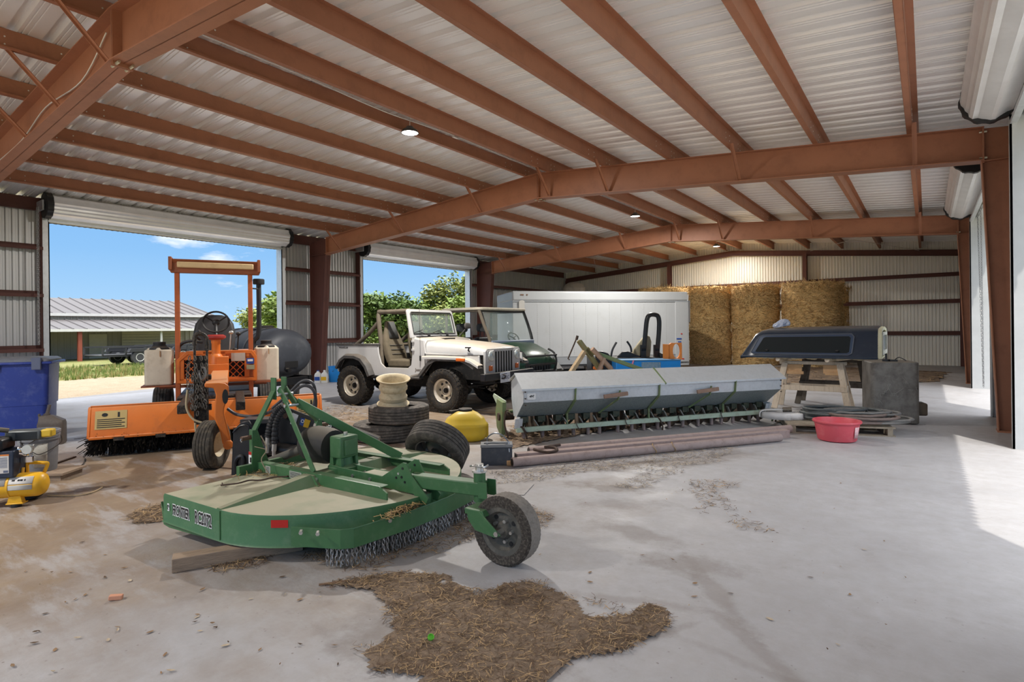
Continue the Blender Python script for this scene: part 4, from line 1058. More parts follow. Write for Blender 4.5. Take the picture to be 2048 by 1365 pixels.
# steering column, wheel, seat, controls
b = B(); b.lathe([(.085, .70), (.085, 1.06), (.075, 1.08), (.055, 1.10), (.055, 1.24), (.06, 1.25), (.06, 1.31)], 20, (-.055, .72, 0)); b.bb(-.18, .10, .60, .86, .70, .96); b.bb(-.05, .10, .62, .84, .96, 1.06); b.build('column_housing', orange, sw, smooth=40, bevel=.004)
b = B(); b.lathe([(0, 1.30), (.09, 1.295), (.125, 1.32), (.125, 1.345), (.09, 1.365), (0, 1.36)], 24, (-.055, .72, 0)); b.build('red_cap', mat('red_cap', srgb(150, 46, 40), .5), sw)
c_ = V((-.06, .98, 1.545)); tl = math.radians(62)
b = B(); ring = [c_+V((.165*math.cos(a), .165*math.sin(a)*math.cos(tl), .165*math.sin(a)*math.sin(tl))) for a in [2*PI*k/32 for k in range(32)]]
b.tube(ring, .014, 8, closed=True)
for k in (3, 13, 24): b.tube([c_+V((0, .03, -.02)), ring[k]], .012, 6)
b.ell(c_+V((0, .02, -.01)), (.05, .035, .05), 14, 8); b.tube([c_+V((0, .02, -.02)), V((-.055, .86, 1.30))], .024, 8); b.build('steering_wheel', black, sw)
b = B(); b.loft([[V((x*(.8 if z > 1.5 else 1), 1.45+.25*(z-1.1), z)) for x in (-.32, -.25)]+[V((x, 1.30+.25*(z-1.1), z)) for x in (.0,)] for z in (1.1,)], caps=False) if False else None
b = B(); rings = []
for z, wd in ((1.02, .22), (1.2, .27), (1.38, .28), (1.52, .255), (1.62, .19), (1.655, .10)):
    yb = 1.36+.18*(z-1.0); rings.append([V((-.09+p[0], p[1], z)) for p in rrect(-wd, wd, yb, yb+.12, .05)])
b.loft(rings); b.build('seat_back', seat_k, sw, smooth=50)
b = B(); b.prism(rrect(-.33, .15, 1.0, 1.45, .08), 'z', 1.0, 1.10); b.build('seat_cushion', seat_k, sw, bevel=.03, seg=3)
for k, (u, v) in enumerate(((462, 665), (477, 668), (470, 700))):
    b = B(); p = F.y(u, v, 1.05); b.tube([V((p.x-.02, 1.1, 1.08)), p], .011, 6); b.ell(p, (.035, .03, .028), 12, 8); b.build('control_lever', black if k else zinc, sw)
b = B(); b.tube(smoothpath([(.44, 1.15, 1.05), (.43, 1.15, 1.25), (.49, 1.12, 1.34), (.505, 1.1, 1.6), (.505, 1.1, 2.10)], 6), .034, 12); b.lathe([(.075, 2.10), (.08, 2.11), (.08, 2.17), (.07, 2.18), (0, 2.18)], 16, (.505, 1.1, 0)); b.tube([(.40, .95, 2.03), (.50, 1.08, 2.03)], .012, 6); b.build('exhaust_stack', mat('exhaust_black', srgb(36, 38, 42), .5, dirt=srgb(70, 66, 62), da=.25), sw)
b = B(); b.tube(smoothpath([(-.53, .9, 1.06), (-.50, .9, 1.22), (-.38, .86, 1.28), (-.22, .84, 1.26)], 5), .022, 8); b.tube(smoothpath([(-.25, .8, 1.30), (-.30, .74, 1.36), (-.25, .7, 1.42)], 4), .02, 7); b.build('intake_hose', black, sw)
# front arm: gooseneck plate, fork and steering tyre
b = B()
arm = [(.03, .885), (.085, .875), (.118, .845), (.118, .765), (.075, .62), (.072, .57), (.125, .33), (.13, .25), (.10, .215), (.055, .26), (.035, .38), (-.015, .52), (-.012, .66), (.0, .76), (-.02, .83), (-.10, .845), (-.10, .885)]
b.prism(arm, 'y', -1.62, -1.575)
b.bb(-.10, .40, -1.60, -.75, .845, .885) if False else b.loft([[V((x, y, z)) for x, z in ((-.10, .84), (.11, .84), (.11, .885), (-.10, .885))] for y in (-1.60, -1.2)]+[[V((x, y, z)) for x, z in ((-.10, .80), (.10, .80), (.10, .875), (-.10, .875))] for y in (-.6, .86)])
fk = b.build('front_arm', orange, sw, bevel=.012, seg=3)
b = B(); b.prism([(.085+.028*math.cos(a), .74+.075*math.sin(a)) for a in [2*PI*k/16 for k in range(16)]], 'y', -1.63, -1.56); b.build('arm_slot', black_d, fk)
b = B(); b.lathe([(0, -.04), (.045, -.04), (.045, .04), (0, .04)], 14, (.105, -1.60, .245), 'y'); b.build('axle_boss', orange, fk)
fw = bpy.data.objects.new('front_wheel', None); C.objects.link(fw); fw.parent = sw; fw.location = (-.04, -1.50, .245); fw.rotation_euler = (0, 0, math.radians(-24))
tyre(fw, (0, 0, 0), .245, .19, .125, 'x', mat('tyre_dusty', srgb(62, 57, 50), .85, dirt=srgb(118, 106, 88), da=.4, ds=12), tread='rib')
b = B(); b.lathe([(0, -.03), (.06, -.03), (.09, -.01), (.11, .055), (.128, .075), (.13, -.08)], 26, (0, 0, 0), 'x'); b.build('rim', rim_cream, fw, smooth=45)
# upright tow bar wrapped in chains
b = B()
b.bb(-.215, -.195, -1.30, -1.18, .45, 1.30); b.bb(-.10, -.08, -1.30, -1.18, .45, 1.22); b.bb(-.21, -.08, -1.25, -1.22, .42, 1.15)
b.tube(smoothpath([(-.205, -1.24, 1.26), (-.20, -1.24, 1.36), (-.15, -1.24, 1.385), (-.095, -1.24, 1.34), (-.09, -1.24, 1.20)], 5), .022, 8)
b.cyl((-.24, -1.24, .92), (-.05, -1.24, .92), .03, n=10); b.cyl((-.24, -1.24, .60), (-.05, -1.24, .60), .035, n=10)
tb_ = b.build('tow_bar', greasy, sw, bevel=.005)
for k in range(7):
    b = B(); x = -.24+.022*k+rnd.uniform(-.01, .01); y = -1.32-.02*(k % 3); z0 = 1.0-.05*rnd.random() if k % 2 else 1.15; z1 = .50+.16*rnd.random()
    pth = smoothpath([(x, y, z0), (x+rnd.uniform(-.03, .03), y-.02, (z0+z1)/2), (x+rnd.uniform(-.03, .03), y, z1)], 3)
    for i in range(len(pth)-1): chain_mesh(b, pth[i], pth[i+1], .045, .0065, .016)
    b.build('safety_chain', mat('old_chain', srgb(120, 116, 108), .5, .5, dirt=srgb(60, 50, 42), da=.4, ds=25), tb_, smooth=60)
b = B(); b.tube(smoothpath([(-.16, -1.35, 1.0), (-.15, -1.37, .94), (-.13, -1.37, .90), (-.10, -1.36, .95), (-.11, -1.35, 1.02), (-.14, -1.35, 1.03)], 5), .014, 8); b.build('chain_hook', mat('steel_hook', srgb(126, 122, 116), .4, .7), tb_)
b = B(); b.tube(smoothpath([(-.27, -1.3, .80), (-.28, -1.33, .62), (-.22, -1.36, .50), (-.12, -1.38, .44), (-.10, -1.38, .34), (-.14, -1.39, .30), (-.19, -1.38, .36), (-.20, -1.37, .46)], 6), .011, 7); b.build('wire_loop', mat('cord_pale', srgb(176, 160, 128), .8), tb_)
# long black hydraulic hose from the arm towards the blade
b = B(); pts = [F.at(*p) for p in ((455, 818, 6.2), (475, 830, 6.2), (510, 833, 6.15), (545, 822, 6.1), (575, 798, 6.1), (600, 775, 6.1), (617, 773, 6.1), (629, 786, 6.1), (631, 815, 6.15), (620, 850, 6.1))]
b.tube(smoothpath(pts, 6), .017, 8); b.tube(smoothpath([p+V((.0, .03, .022+.012*k)) for k, p in enumerate(pts[3:])], 6), .016, 8); b.build('hydraulic_hose', mat('hose_grey', srgb(66, 66, 70), .5), sw)

# ================================================================ black water tank trailer behind
TO, TR = (-10.55, 6.05, 0), math.radians(62.2)
tt = thing('tank_trailer', 'long black plastic liquid tank on a black single axle trailer behind the sweeper', 'tank trailer', TO, TR)
FT = Frame(TO, TR)
b = B()
rings = []
for x, s_ in ((-1.20, .55), (-1.12, .86), (-.98, .97), (-.8, 1.0), (.55, 1.0), (.76, .97), (.90, .86), (.98, .55)):
    rings.append([V((x, .60*s_*math.cos(a), .985+.47*s_*math.sin(a))) for a in [2*PI*k/36 for k in range(36)]])
def _(): pass
b.loft(rings); tk = b.build('tank', poly_b, tt, smooth=50)
tk.rotation_euler = (0, 0, math.radians(-58)); 
for x in (-.55, -.1, .35):
    b = B(); b.loft([[V((x+d, (.605+e)*math.cos(a), .985+(.475+e)*math.sin(a))) for a in [2*PI*k/36 for k in range(36)]] for d, e in ((-.05, 0), (-.04, .015), (.04, .015), (.05, 0))], caps=False); b.build('tank_rib', poly_b, tk, smooth=50)
b = B(); b.lathe([(.23, 1.42), (.23, 1.46), (.21, 1.47), (.15, 1.47), (.15, 1.50), (.13, 1.515), (0, 1.515)], 28, (.2, 0, 0)); b.build('tank_lid', black, tk)
b = B(); b.bb(.955, .985, -.14, .14, .72, .84); b.cyl((.98, -.1, .68), (1.06, -.1, .68), .04); b.build('outlet', black, tk)
b = B(); b.bb(-1.2, 1.0, -.45, -.38, .38, .55); b.bb(-1.2, 1.0, .38, .45, .38, .55)
for x in (-1.15, -.4, .3, .92): b.bb(x-.04, x+.04, -.45, .45, .40, .53)
b.cyl((-.2, -.75, .33), (-.2, .75, .33), .03)
fr = b.build('trailer_frame', blackm, tt); fr.rotation_euler = (0, 0, math.radians(-58))
for k, p in enumerate(((.62, .30), (-.75, .1))):
    tyre(tt, (p[0], p[1]-.1, .345), .345, .22, .20, 'x', rubber_w, name='wheel_tyre')
    b = B(); b.lathe([(0, -.04), (.15, -.04), (.19, -.09), (.205, 0), (.19, .09), (.15, .04), (0, .04)], 24, (p[0], p[1]-.1, .345), 'x'); b.build('wheel_rim', rim_cream, tt)
b = B(); b.cyl((.5, -.35, .80), (.62, .2, .80), .025); b.build('valve_pipe', blackm, tt)

# ================================================================ black loader attachment behind the cutter
BR_ = .6311
s_, c_ = math.sin(BR_), math.cos(BR_)
l0, d0 = -2.287, 5.6
BO = (-s_*d0+c_*l0, c_*d0+s_*l0, 0)
bl = thing('loader_attachment', 'black steel loader attachment with ribbed hoses behind the green cutter', 'loader attachment', BO, BR_)
FB = Frame(BO, BR_)
def px(b, pts, y0, th):
    P_ = [FB.y(u, v, y0) for u, v in pts]; b.prism([(p.x, p.z) for p in P_], 'y', y0, y0+th)
b = B(); px(b, [(462, 953), (466, 862), (482, 845), (497, 842), (504, 856), (519, 941)], -.05, .03); b.build('end_plate', blackm, bl, bevel=.006)
b = B(); p0, p1 = FB.y(468, 868, -.06), FB.y(500, 868, -.06); b.tube(smoothpath([FB.y(466, 866, -.07), FB.y(480, 853, -.07), FB.y(495, 853, -.07), FB.y(500, 875, -.07)], 4), .008, 6)
b.tube(smoothpath([FB.y(471, 945, -.06), FB.y(471, 925, -.06), FB.y(477, 915, -.06), FB.y(485, 914, -.06), FB.y(487, 922, -.06), FB.y(486, 935, -.06)], 4), .02, 8); b.build('plate_rib', blackm, bl)
b = B(); px(b, [(480, 845), (560, 842), (560, 905), (512, 938), (500, 905)], .16, .02); px(b, [(480, 840), (615, 838), (615, 846), (480, 848)], .05, .2); b.build('back_sheet', blackm, bl)
b = B(); px(b, [(560, 822), (568, 816), (580, 818), (622, 834), (690, 862), (700, 905), (650, 905), (560, 905), (556, 850)], .02, .03); sp_ = b.build('side_plate', blackm, bl, bevel=.004)
b = B(); px(b, [(626, 829), (757, 877), (754, 890), (640, 866), (622, 838)], -.12, .10); b.build('top_beam', blackm, bl, bevel=.006)
b = B(); px(b, [(690, 850), (757, 876), (755, 884), (690, 858)], -.135, .012); b.build('wear_strip', mat('worn_steel', srgb(120, 120, 122), .4, .5), bl)
p = FB.y(572, 832, .015); b = B(); b.cyl((p.x, .0, p.z), (p.x, .06, p.z), .026, n=18); b.build('pivot_hole', mat('hole_dark', srgb(60, 42, 34), .8), sp_)
def sticker(pts, mt, y0=.014):
    b = B(); P_ = [FB.y(u, v, y0) for u, v in pts]; b.prism([(q.x, q.z) for q in P_], 'y', y0, y0+.003); return b.build('sticker', mt, sp_)
sticker([(585, 826), (597, 831), (590, 853), (580, 848)], mat('sticker_grey', srgb(176, 178, 182), .5))
sticker([(602, 836), (610, 838), (606, 853), (599, 850)], blue_d); sticker([(610, 838), (621, 842), (616, 857), (606, 854)], yellow_d)
b = B(); q = FB.y(605, 843, .012); b.tube([(q.x+.014*math.cos(a), .012, q.z+.014*math.sin(a)) for a in [2*PI*k/12 for k in range(12)]], .004, 5, closed=True); b.build('sticker_mark', white_d, sp_)
for k, (u, v) in enumerate(((588, 843), (587, 847))): pass
q = FB.y(655, 853, -.13); text('00', .085, white_d, bl, (q.x, -.124, q.z), (PI/2, -math.radians(20), 0), depth=.0006, sx=.9)
b = B(); px(b, [(664, 857), (671, 860), (668, 867), (661, 864)], -.124, .002); b.build('red_mark', red_d, bl)
b = B(); b.cyl(FB.y(505, 892, -.02), FB.y(612, 906, -.02), .062, n=20); b.build('cross_tube', blackm, bl)
corr = mat('hose_sleeve', srgb(40, 40, 42), .6, dust=srgb(110, 104, 96), dusta=.4)
for pts in ([(567, 812), (553, 822), (541, 850), (536, 875)], [(575, 816), (562, 826), (551, 850), (549, 888)]):
    P_ = smoothpath([FB.y(u, v, -.12) for u, v in pts], 14); b = B(); b.tube(P_, [.034 if i % 3 else .027 for i in range(len(P_))], 10); hs = b.build('hydraulic_hose', corr, bl, smooth=30)
    e0 = P_[-1]; b = B(); b.cyl(e0, e0+V((-.006, 0, -.07)), .024, n=10); b.cyl(e0+V((-.006, 0, -.07)), e0+V((-.008, 0, -.15)), .018, n=8); b.build('hose_fitting', zinc, hs)
# ================================================================ white open-topped off-road car
carw = mat('car_white', srgb(200, 199, 197), .38, 0, dirt=srgb(198, 190, 178), da=.2, ds=2.5, dust=srgb(190, 174, 150), dusta=.8)
carflare = mat('flare_grey', srgb(74, 72, 70), .6, 0, dirt=srgb(112, 104, 96), da=.3, ds=6, dust=srgb(140, 128, 114), dusta=.5)
pad = mat('roll_bar_pad', srgb(112, 102, 88), .8, dirt=srgb(84, 76, 66), da=.35, ds=7)
seatm = mat('seat_cloth', srgb(108, 98, 80), .9, dirt=srgb(80, 74, 62), da=.35, ds=9)
seatp = mat('seat_panel', srgb(84, 84, 82), .8)
tyre_at = mat('tyre_all_terrain', srgb(40, 38, 36), .85, dirt=srgb(120, 100, 66), da=.28, ds=22)
alloy = mat('alloy', srgb(214, 206, 190), .35, .45, dirt=srgb(150, 132, 108), da=.3, ds=12)
glassm = mat('clear_glass', (.55, .68, .64), .04, 0, var=0, alpha=.16)
lampg = mat('headlamp_glass', srgb(200, 206, 204), .12, .3)
amber = mat('amber_lens', srgb(216, 104, 30), .3)
under = mat('underbody', srgb(24, 23, 22), .7, .1, dirt=srgb(70, 62, 54), da=.3, ds=8)
chrome = mat('chrome', (.7, .7, .7), .15, 1)

JO, JR = (-8.6, 6.82, 0), math.radians(5.4)
FJ = Frame(JO, JR)
jp = thing('open_car', 'white open-topped two-seat off-road car with roll bar and big all-terrain tyres', 'car', JO, JR)
YN, YF = .08, 1.50
side = [(-.56, .68), (-.57, 1.13), (.45, 1.13), (.485, 1.10), (.50, .98), (.56, .80), (.66, .725), (1.20, .725), (1.275, .78), (1.30, .95), (1.30, 1.255), (1.56, 1.215), (1.60, 1.0), (2.72, .965), (2.74, .80),
        (2.60, .82), (2.46, .885), (2.3, .90), (1.92, .90), (1.74, .83), (1.56, .62), (1.50, .565), (.36, .565), (.27, .74), (.13, .875), (-.03, .915), (-.26, .915), (-.40, .84), (-.50, .70)]
for nm, y0 in (('side_panel', YN), ('side_panel', YF-.03)):
    b = B(); b.prism(side, 'y', y0, y0+.03); sp_ = b.build(nm, carw, jp, bevel=.006)
    if y0 == YN: near = sp_
b = B(); b.bb(-.57, -.54, YN, YF, .62, 1.13); b.build('tailgate', carw, jp, bevel=.006)
b = B(); b.bb(-.58, .50, YN-.01, YN+.06, 1.115, 1.15); b.build('tub_rail', carflare, near, bevel=.006)
b = B(); b.bb(-.58, .50, YF-.06, YF+.01, 1.115, 1.15); b.build('tub_rail', carflare, sp_, bevel=.006)
b = B(); b.bb(-.55, 1.35, YN+.02, YF-.02, .60, .66); b.bb(1.28, 1.34, YN+.02, YF-.02, .62, 1.24); b.bb(-.54, .46, YN+.03, YN+.30, .66, .93); b.bb(-.54, .46, YF-.30, YF-.03, .66, .93); b.build('floor_pan', under, jp)
# cowl, hood
b = B(); b.loft([[V((s, y, z)) for y, z in ((YN+.01, .98), (YN+.02, zt-.06), (YN+.08, zt), (.79, zt+.015), (YF-.08, zt), (YF-.02, zt-.06), (YF-.01, .98))] for s, zt in ((1.30, 1.265), (1.58, 1.215))]); b.build('cowl', carw, jp, smooth=50)
b = B(); rings = []
for s, zt, w_ in ((1.57, 1.205, .66), (1.9, 1.185, .635), (2.3, 1.15, .60), (2.62, 1.105, .575), (2.72, 1.075, .565), (2.745, 1.05, .56)):
    rings.append([V((s, .79+w_*k, z)) for k, z in ((-1, .97), (-1, zt-.10), (-.975, zt-.045), (-.92, zt-.012), (-.5, zt+.012), (0, zt+.022), (.5, zt+.012), (.92, zt-.012), (.975, zt-.045), (1, zt-.10), (1, .97))])
b.loft(rings); hd = b.build('hood', carw, jp, smooth=60)
b = B(); b.tube([V((2.45, .79-.6, 1.03)), V((2.45, .79-.63, 1.05)), V((2.47, .79-.63, 1.10))], .014, 6); b.bb(2.40, 2.50, .79-.655, .79-.62, 1.085, 1.105); b.build('hood_latch', black, hd)
b = B(); b.bb(1.585, 1.60, YN-.003, YN, .60, .99); b.bb(1.60, 2.7, YN-.004, YN+.001, .968, .974); b.build('panel_gap', under, near)
# front fenders with grey flares, rear flares
for y0, sg in ((YN, -1), (YF, 1)):
    b = B(); o_ = .0
    yi, yo = y0+sg*(-.02), y0+sg*.13
    top = [(1.62, .95), (1.92, .955), (2.42, .95), (2.62, .90), (2.78, .815)]
    b.loft([[V((s, yy, z+dz)) for s, z in top] for yy, dz in ((yi, .0), (yo-sg*.02, 0), (yo, -.015), (yo, -.05), (yi, -.05))], closed=False); b.build('front_fender', carw, jp, smooth=40)
    for arch in ([(1.34, .585), (1.52, .625), (1.72, .84), (1.90, .925), (2.42, .925), (2.60, .86), (2.70, .795)], [(-.52, .70), (-.42, .85), (-.27, .935), (-.02, .935), (.15, .885), (.29, .75), (.38, .575)]):
        b = B(); P_ = arch
        rings = []
        for i, (s, z) in enumerate(P_):
            a_ = V((P_[max(i-1, 0)][0], 0, P_[max(i-1, 0)][1])); c_ = V((P_[min(i+1, len(P_)-1)][0], 0, P_[min(i+1, len(P_)-1)][1])); t_ = (c_-a_).normalized(); nn = V((-t_.z, 0, t_.x)); nn = nn if nn.z > 0 else -nn
            p = V((s, 0, z)); rings.append([p+nn*.03+V((0, y0+sg*.0, 0)), p+nn*.025+V((0, y0+sg*.07, 0)), p+nn*-.005+V((0, y0+sg*.115, 0)), p-nn*.055+V((0, y0+sg*.12, 0)), p-nn*.03+V((0, y0, 0))])
        fl_ = b.loft(rings).build('wheel_flare', carflare, jp, smooth=45)
    b = B(); b.bb(2.35, 2.53, yo-sg*.0-.015, yo+.015, .875, .925); b.build('marker_lamp', amber, jp, bevel=.01)
    b = B(); b.bb(.36, 1.55, min(y0, y0+sg*.05), max(y0, y0+sg*.05), .535, .575); b.build('rocker', under, jp)
    if sg < 0: b = B(); b.bb(1.05, 1.56, y0-.13, y0-.0, .55, .585); b.build('side_step', carflare, jp, bevel=.01)
# grille
b = B()
fr_ = []
gx = 2.755
b.prism([(.24, .60), (1.34, .60), (1.36, .82), (1.365, 1.03), (1.31, 1.075), (.27, 1.075), (.215, 1.03), (.22, .82)], 'x', gx-.05, gx); gr = b.build('grille', carw, jp, bevel=.012)
for k in range(7):
    y = .79+(k-3)*.085; b = B(); b.prism([(.845, .0)]*0+[(y-.022, .63), (y+.022, .63), (y+.022, .85), (y+.022, 1.02), (y-.022, 1.02), (y-.022, .85)], 'x', gx-.01, gx+.006); b.build('grille_slot', black_d, gr, smooth=0)
for y in (.365, 1.215):
    b = B(); b.bb(gx-.01, gx+.012, y-.105, y+.105, .855, 1.045); hl = b.build('headlamp_bezel', carw, gr, bevel=.03)
    b = B(); b.lathe([(.085, .0), (.088, .018), (.075, .03), (0, .036)], 24, (gx+.006, y, .95), 'x'); b.build('headlamp', lampg, hl, smooth=60)
    y2 = .42 if y < .8 else 1.16; b = B(); b.bb(gx, gx+.02, y2-.05-.06*(1 if y < .8 else -1), y2+.05-.06*(1 if y < .8 else -1), .70, .79); b.build('indicator', amber, gr, bevel=.008)
# bumper, plate, underbody
b = B(); b.bb(2.80, 2.90, -.02, 1.60, .555, .675); bp_ = b.build('front_bumper', blackm, jp, bevel=.012)
b = B(); b.bb(2.905, 2.912, .43, .74, .50, .665); pl_ = b.build('number_plate', mat('plate_white', srgb(206, 214, 226), .45), bp_, bevel=.003)
text('4LJ-8XC', .085, mat('plate_ink', srgb(36, 46, 96), .5), bp_, (2.9125, .585, .58), (PI/2, 0, PI/2), sx=.80)
text('TEXAS', .032, mat('plate_ink', srgb(36, 46, 96), .5), bp_, (2.9125, .585, .645), (PI/2, 0, PI/2), sx=1.0)
for y in (.35, .42): pass
b = B(); b.tube(smoothpath([(2.88, .47, .57), (2.96, .47, .58), (2.98, .47, .62), (2.93, .47, .64)], 4), .014, 7); b.build('tow_hook', blackm, bp_)
b = B(); b.bb(-.6, 2.8, .36, .44, .48, .58); b.bb(-.6, 2.8, 1.14, 1.22, .48, .58)
b.cyl((2.05, .05, .37), (2.05, 1.53, .37), .045, n=12); b.cyl((-.10, .05, .37), (-.10, 1.53, .37), .05, n=12); b.ell((2.05, .6, .37), (.14, .14, .14), 14, 8); b.ell((-.1, .79, .37), (.15, .16, .15), 14, 8)
b.bb(.5, 1.3, .5, 1.1, .36, .56); b.bar((1.5, .40, .52), (2.6, .40, .40), .06, .015); b.bar((1.5, 1.18, .52), (2.6, 1.18, .40), .06, .015); b.cyl((2.5, .1, .45), (2.5, 1.5, .45), .02, n=8); b.bb(1.7, 2.6, .45, 1.15, .5, .9)
b.bb(1.55, 2.72, .24, .27, .55, .97); b.bb(1.55, 2.72, 1.31, 1.34, .55, .97); b.build('underbody', under, jp)
# wheels
def alloy_rim(parent, c, sg, r_=.19, axis='y', m=alloy, holes=8):
    b = B(); k = sg
    b.lathe([(r_+.012, .11*k), (r_+.012, .095*k), (r_-.015, .085*k), (r_-.03, .0*k), (r_*.62, .005*k), (r_*.56, .03*k), (r_*.42, .045*k), (r_*.40, .02*k), (.0, .015*k)], 36, c, axis, caps=False); r = b.build('rim', m, parent, smooth=35)
    for i in range(holes):
        a = 2*PI*i/holes; q = r_*.70; b = B(); p = V((c[0]+q*math.cos(a), c[1]+.004*k, c[2]+q*math.sin(a)))
        b.cyl(p-V((0, .01, 0)), p+V((0, .01, 0)), .022, n=12); b.build('rim_hole', black_d, r)
    b = B(); b.cyl((c[0], c[1], c[2]), (c[0], c[1]+.055*k, c[2]), .028, n=14); b.build('hub', under, r)
    return r
for s in (-.10, 2.05):
    for y, sg in ((.09, -1), (1.49, 1)):
        t_ = bpy.data.objects.new('wheel', None); C.objects.link(t_); t_.parent = jp; t_.location = (s, y, .375)
        if s > 1 : t_.rotation_euler = (0, 0, math.radians(-3))
        tyre(t_, (0, 0, 0), .375, .26, .20, 'y', tyre_at, 'block'); alloy_rim(t_, (0, 0, 0), sg)
# windshield
tlt = lambda z: 1.275-(z-1.26)*.24
fr_b = [(YN+.02, 1.255), (YF-.02, 1.255), (YF-.05, 1.74), (YF-.09, 1.775), (YN+.09, 1.775), (YN+.05, 1.74)]
fr_i = [(YN+.10, 1.33), (YF-.10, 1.33), (YF-.11, 1.69), (YF-.14, 1.72), (YN+.14, 1.72), (YN+.11, 1.69)]
b = B(); nn_ = len(fr_b); vs_ = []
for off in (0, -.045):
    for ring in (fr_b, fr_i):
        for y, z in ring: vs_.append(V((tlt(z)+off, y, z)))
fs_ = []
for i in range(nn_):
    j = (i+1) % nn_
    fs_ += [(i, j, nn_+j, nn_+i), (2*nn_+i, 3*nn_+i, 3*nn_+j, 2*nn_+j), (i, 2*nn_+i, 2*nn_+j, j), (nn_+i, nn_+j, 3*nn_+j, 3*nn_+i)]
b.add(vs_, fs_); ws = b.build('windshield_frame', carw, jp, bevel=.008)
b = B(); ring = [V((tlt(z)+.003, y, z)) for y, z in fr_i]; b.tube(ring, .011, 6, closed=True); b.build('windshield_seal', black, ws)
b = B(); b.add([V((tlt(z)-.02, y, z)) for y, z in fr_i], [tuple(range(nn_))]); b.build('windshield_glass', glassm, ws, smooth=0, solid=.004)
for y in (.45, 1.0):
    b = B(); b.cyl((tlt(1.29)+.0, y+.12, 1.285), (tlt(1.29)+.04, y+.12, 1.295), .02, n=10); b.tube([V((tlt(1.29)+.04, y+.12, 1.295)), V((tlt(1.36)+.03, y-.10, 1.36)), V((tlt(1.37)+.025, y-.16, 1.375))], .006, 5); b.tube([V((tlt(1.35)+.012, y-.28, 1.345)), V((tlt(1.4)+.012, y-.02, 1.40))], .007, 5); b.build('wiper', black, ws)
b = B(); b.bb(1.30, 1.34, YN+.12, YF-.12, 1.270, 1.288); b.build('cowl_vent', black, ws)
b = B(); b.bb(1.38, 1.60, .65, .95, 1.224, 1.246); b.build('vent_grille', under, hd)
b = B(); b.tube([(1.50, YN+.0, .90), (1.50, YN-.02, .93), (1.495, YN-.02, 1.78)], .003, 5); b.cyl((1.50, YN-.02, .86), (1.50, YN-.02, .95), .014, n=8); b.build('aerial', black, jp)
for z in (1.20, 1.05): b = B(); b.bb(1.30, 1.36, YN-.02, YN, z-.02, z+.02); b.build('hinge', carw, near, bevel=.004)
# roll bar
for k, y in enumerate((YN+.12, YF-.12)):
    b = B(); b.tube(smoothpath([(.50, y-.03*(1 if k else -1)*-1, .70), (.46, y, 1.15), (.40, y, 1.60), (.39, y+(.05 if not k else -.05), 1.75)], 5), .045, 10); b.tube(smoothpath([(.40, y, 1.55), (.12, y, 1.32), (-.18, y, 1.13)], 4), .04, 10); b.tube([(.39, y+.02, 1.735), (1.15, y+.02, 1.745)], .042, 10); b.build('roll_bar', pad, jp, smooth=60)
b = B(); b.tube([(.39, YN+.13, 1.745), (.39, YF-.13, 1.745)], .042, 10); b.tube([(.45, YN+.2, 1.12), (.45, YF-.2, 1.12)], .03, 8); b.build('roll_bar_crosspiece', pad, jp)
# seats, steering wheel
def car_seat(y0):
    b = B(); rings = []
    for z, s, w_, th in ((.80, .72, .23, .14), (.95, .68, .25, .15), (1.15, .61, .24, .13), (1.30, .56, .20, .11), (1.44, .52, .135, .09), (1.54, .50, .115, .07), (1.57, .495, .09, .05)):
        rings.append([V((s+p[0], y0+p[1], z)) for p in rrect(-th, .0, -w_, w_, min(.045, th*.45))])
    b.loft(rings); st = b.build('seat', seatm, jp, smooth=50)
    b = B(); b.loft([[V((s+.004+d, y0+k*w_, z)) for d, k in ((0, -1), (.012, -.8), (.014, .8), (0, 1))] for z, s, w_ in ((1.25, .575, .13), (1.42, .527, .11), (1.555, .498, .085))], closed=False); b.build('headrest_panel', seatp, st, solid=.006)
    b = B(); b.prism(rrect(.60, 1.12, y0-.24, y0+.24, .07), 'z', .72, .87); b.build('seat_cushion', seatm, st, bevel=.035, seg=3)
    for z in (.96, 1.04, 1.12): b = B(); b.tube([(.683-.35*(z-.95)+.004, y0-.17, z), (.683-.35*(z-.95)+.012, y0, z), (.683-.35*(z-.95)+.004, y0+.17, z)], .006, 5); b.build('seam', seatp, st)
car_seat(.42); car_seat(1.12)
b = B(); ring = [V((1.0+.09*math.sin(a), 1.12+.18*math.cos(a), 1.15+.155*math.sin(a))) for a in [2*PI*k/24 for k in range(24)]]; b.tube(ring, .013, 7, closed=True); b.tube([ring[0], V((1.02, 1.12, 1.13)), ring[12]], .012, 6); b.tube([V((1.02, 1.12, 1.13)), V((1.3, 1.12, 1.05))], .02, 6); b.build('steering_wheel', black, jp)
b = B(); b.bb(1.20, 1.30, YN+.06, YF-.06, 1.0, 1.22); b.build('dashboard', under, jp, bevel=.02)
# mirror on a stalk
b = B(); b.ell((1.46, YF+.05, 1.47), (.03, .10, .06), 16, 10, p=.7); b.tube([(1.33, YF-.03, 1.28), (1.42, YF+.02, 1.40)], .012, 6); b.build('wing_mirror', carflare, jp)
# lettering on the body
ink = mat('badge_ink', srgb(36, 36, 38), .5)
text('WRANGLER', .045, ink, jp, (-.40, YN-.001, 1.075), (PI/2, 0, 0), sx=1.0, bold=.001)
text('Jeep', .075, mat('badge_grey', srgb(112, 104, 96), .5), jp, (1.44, YN-.001, .70), (PI/2, 0, 0), sx=1.1, bold=.002)

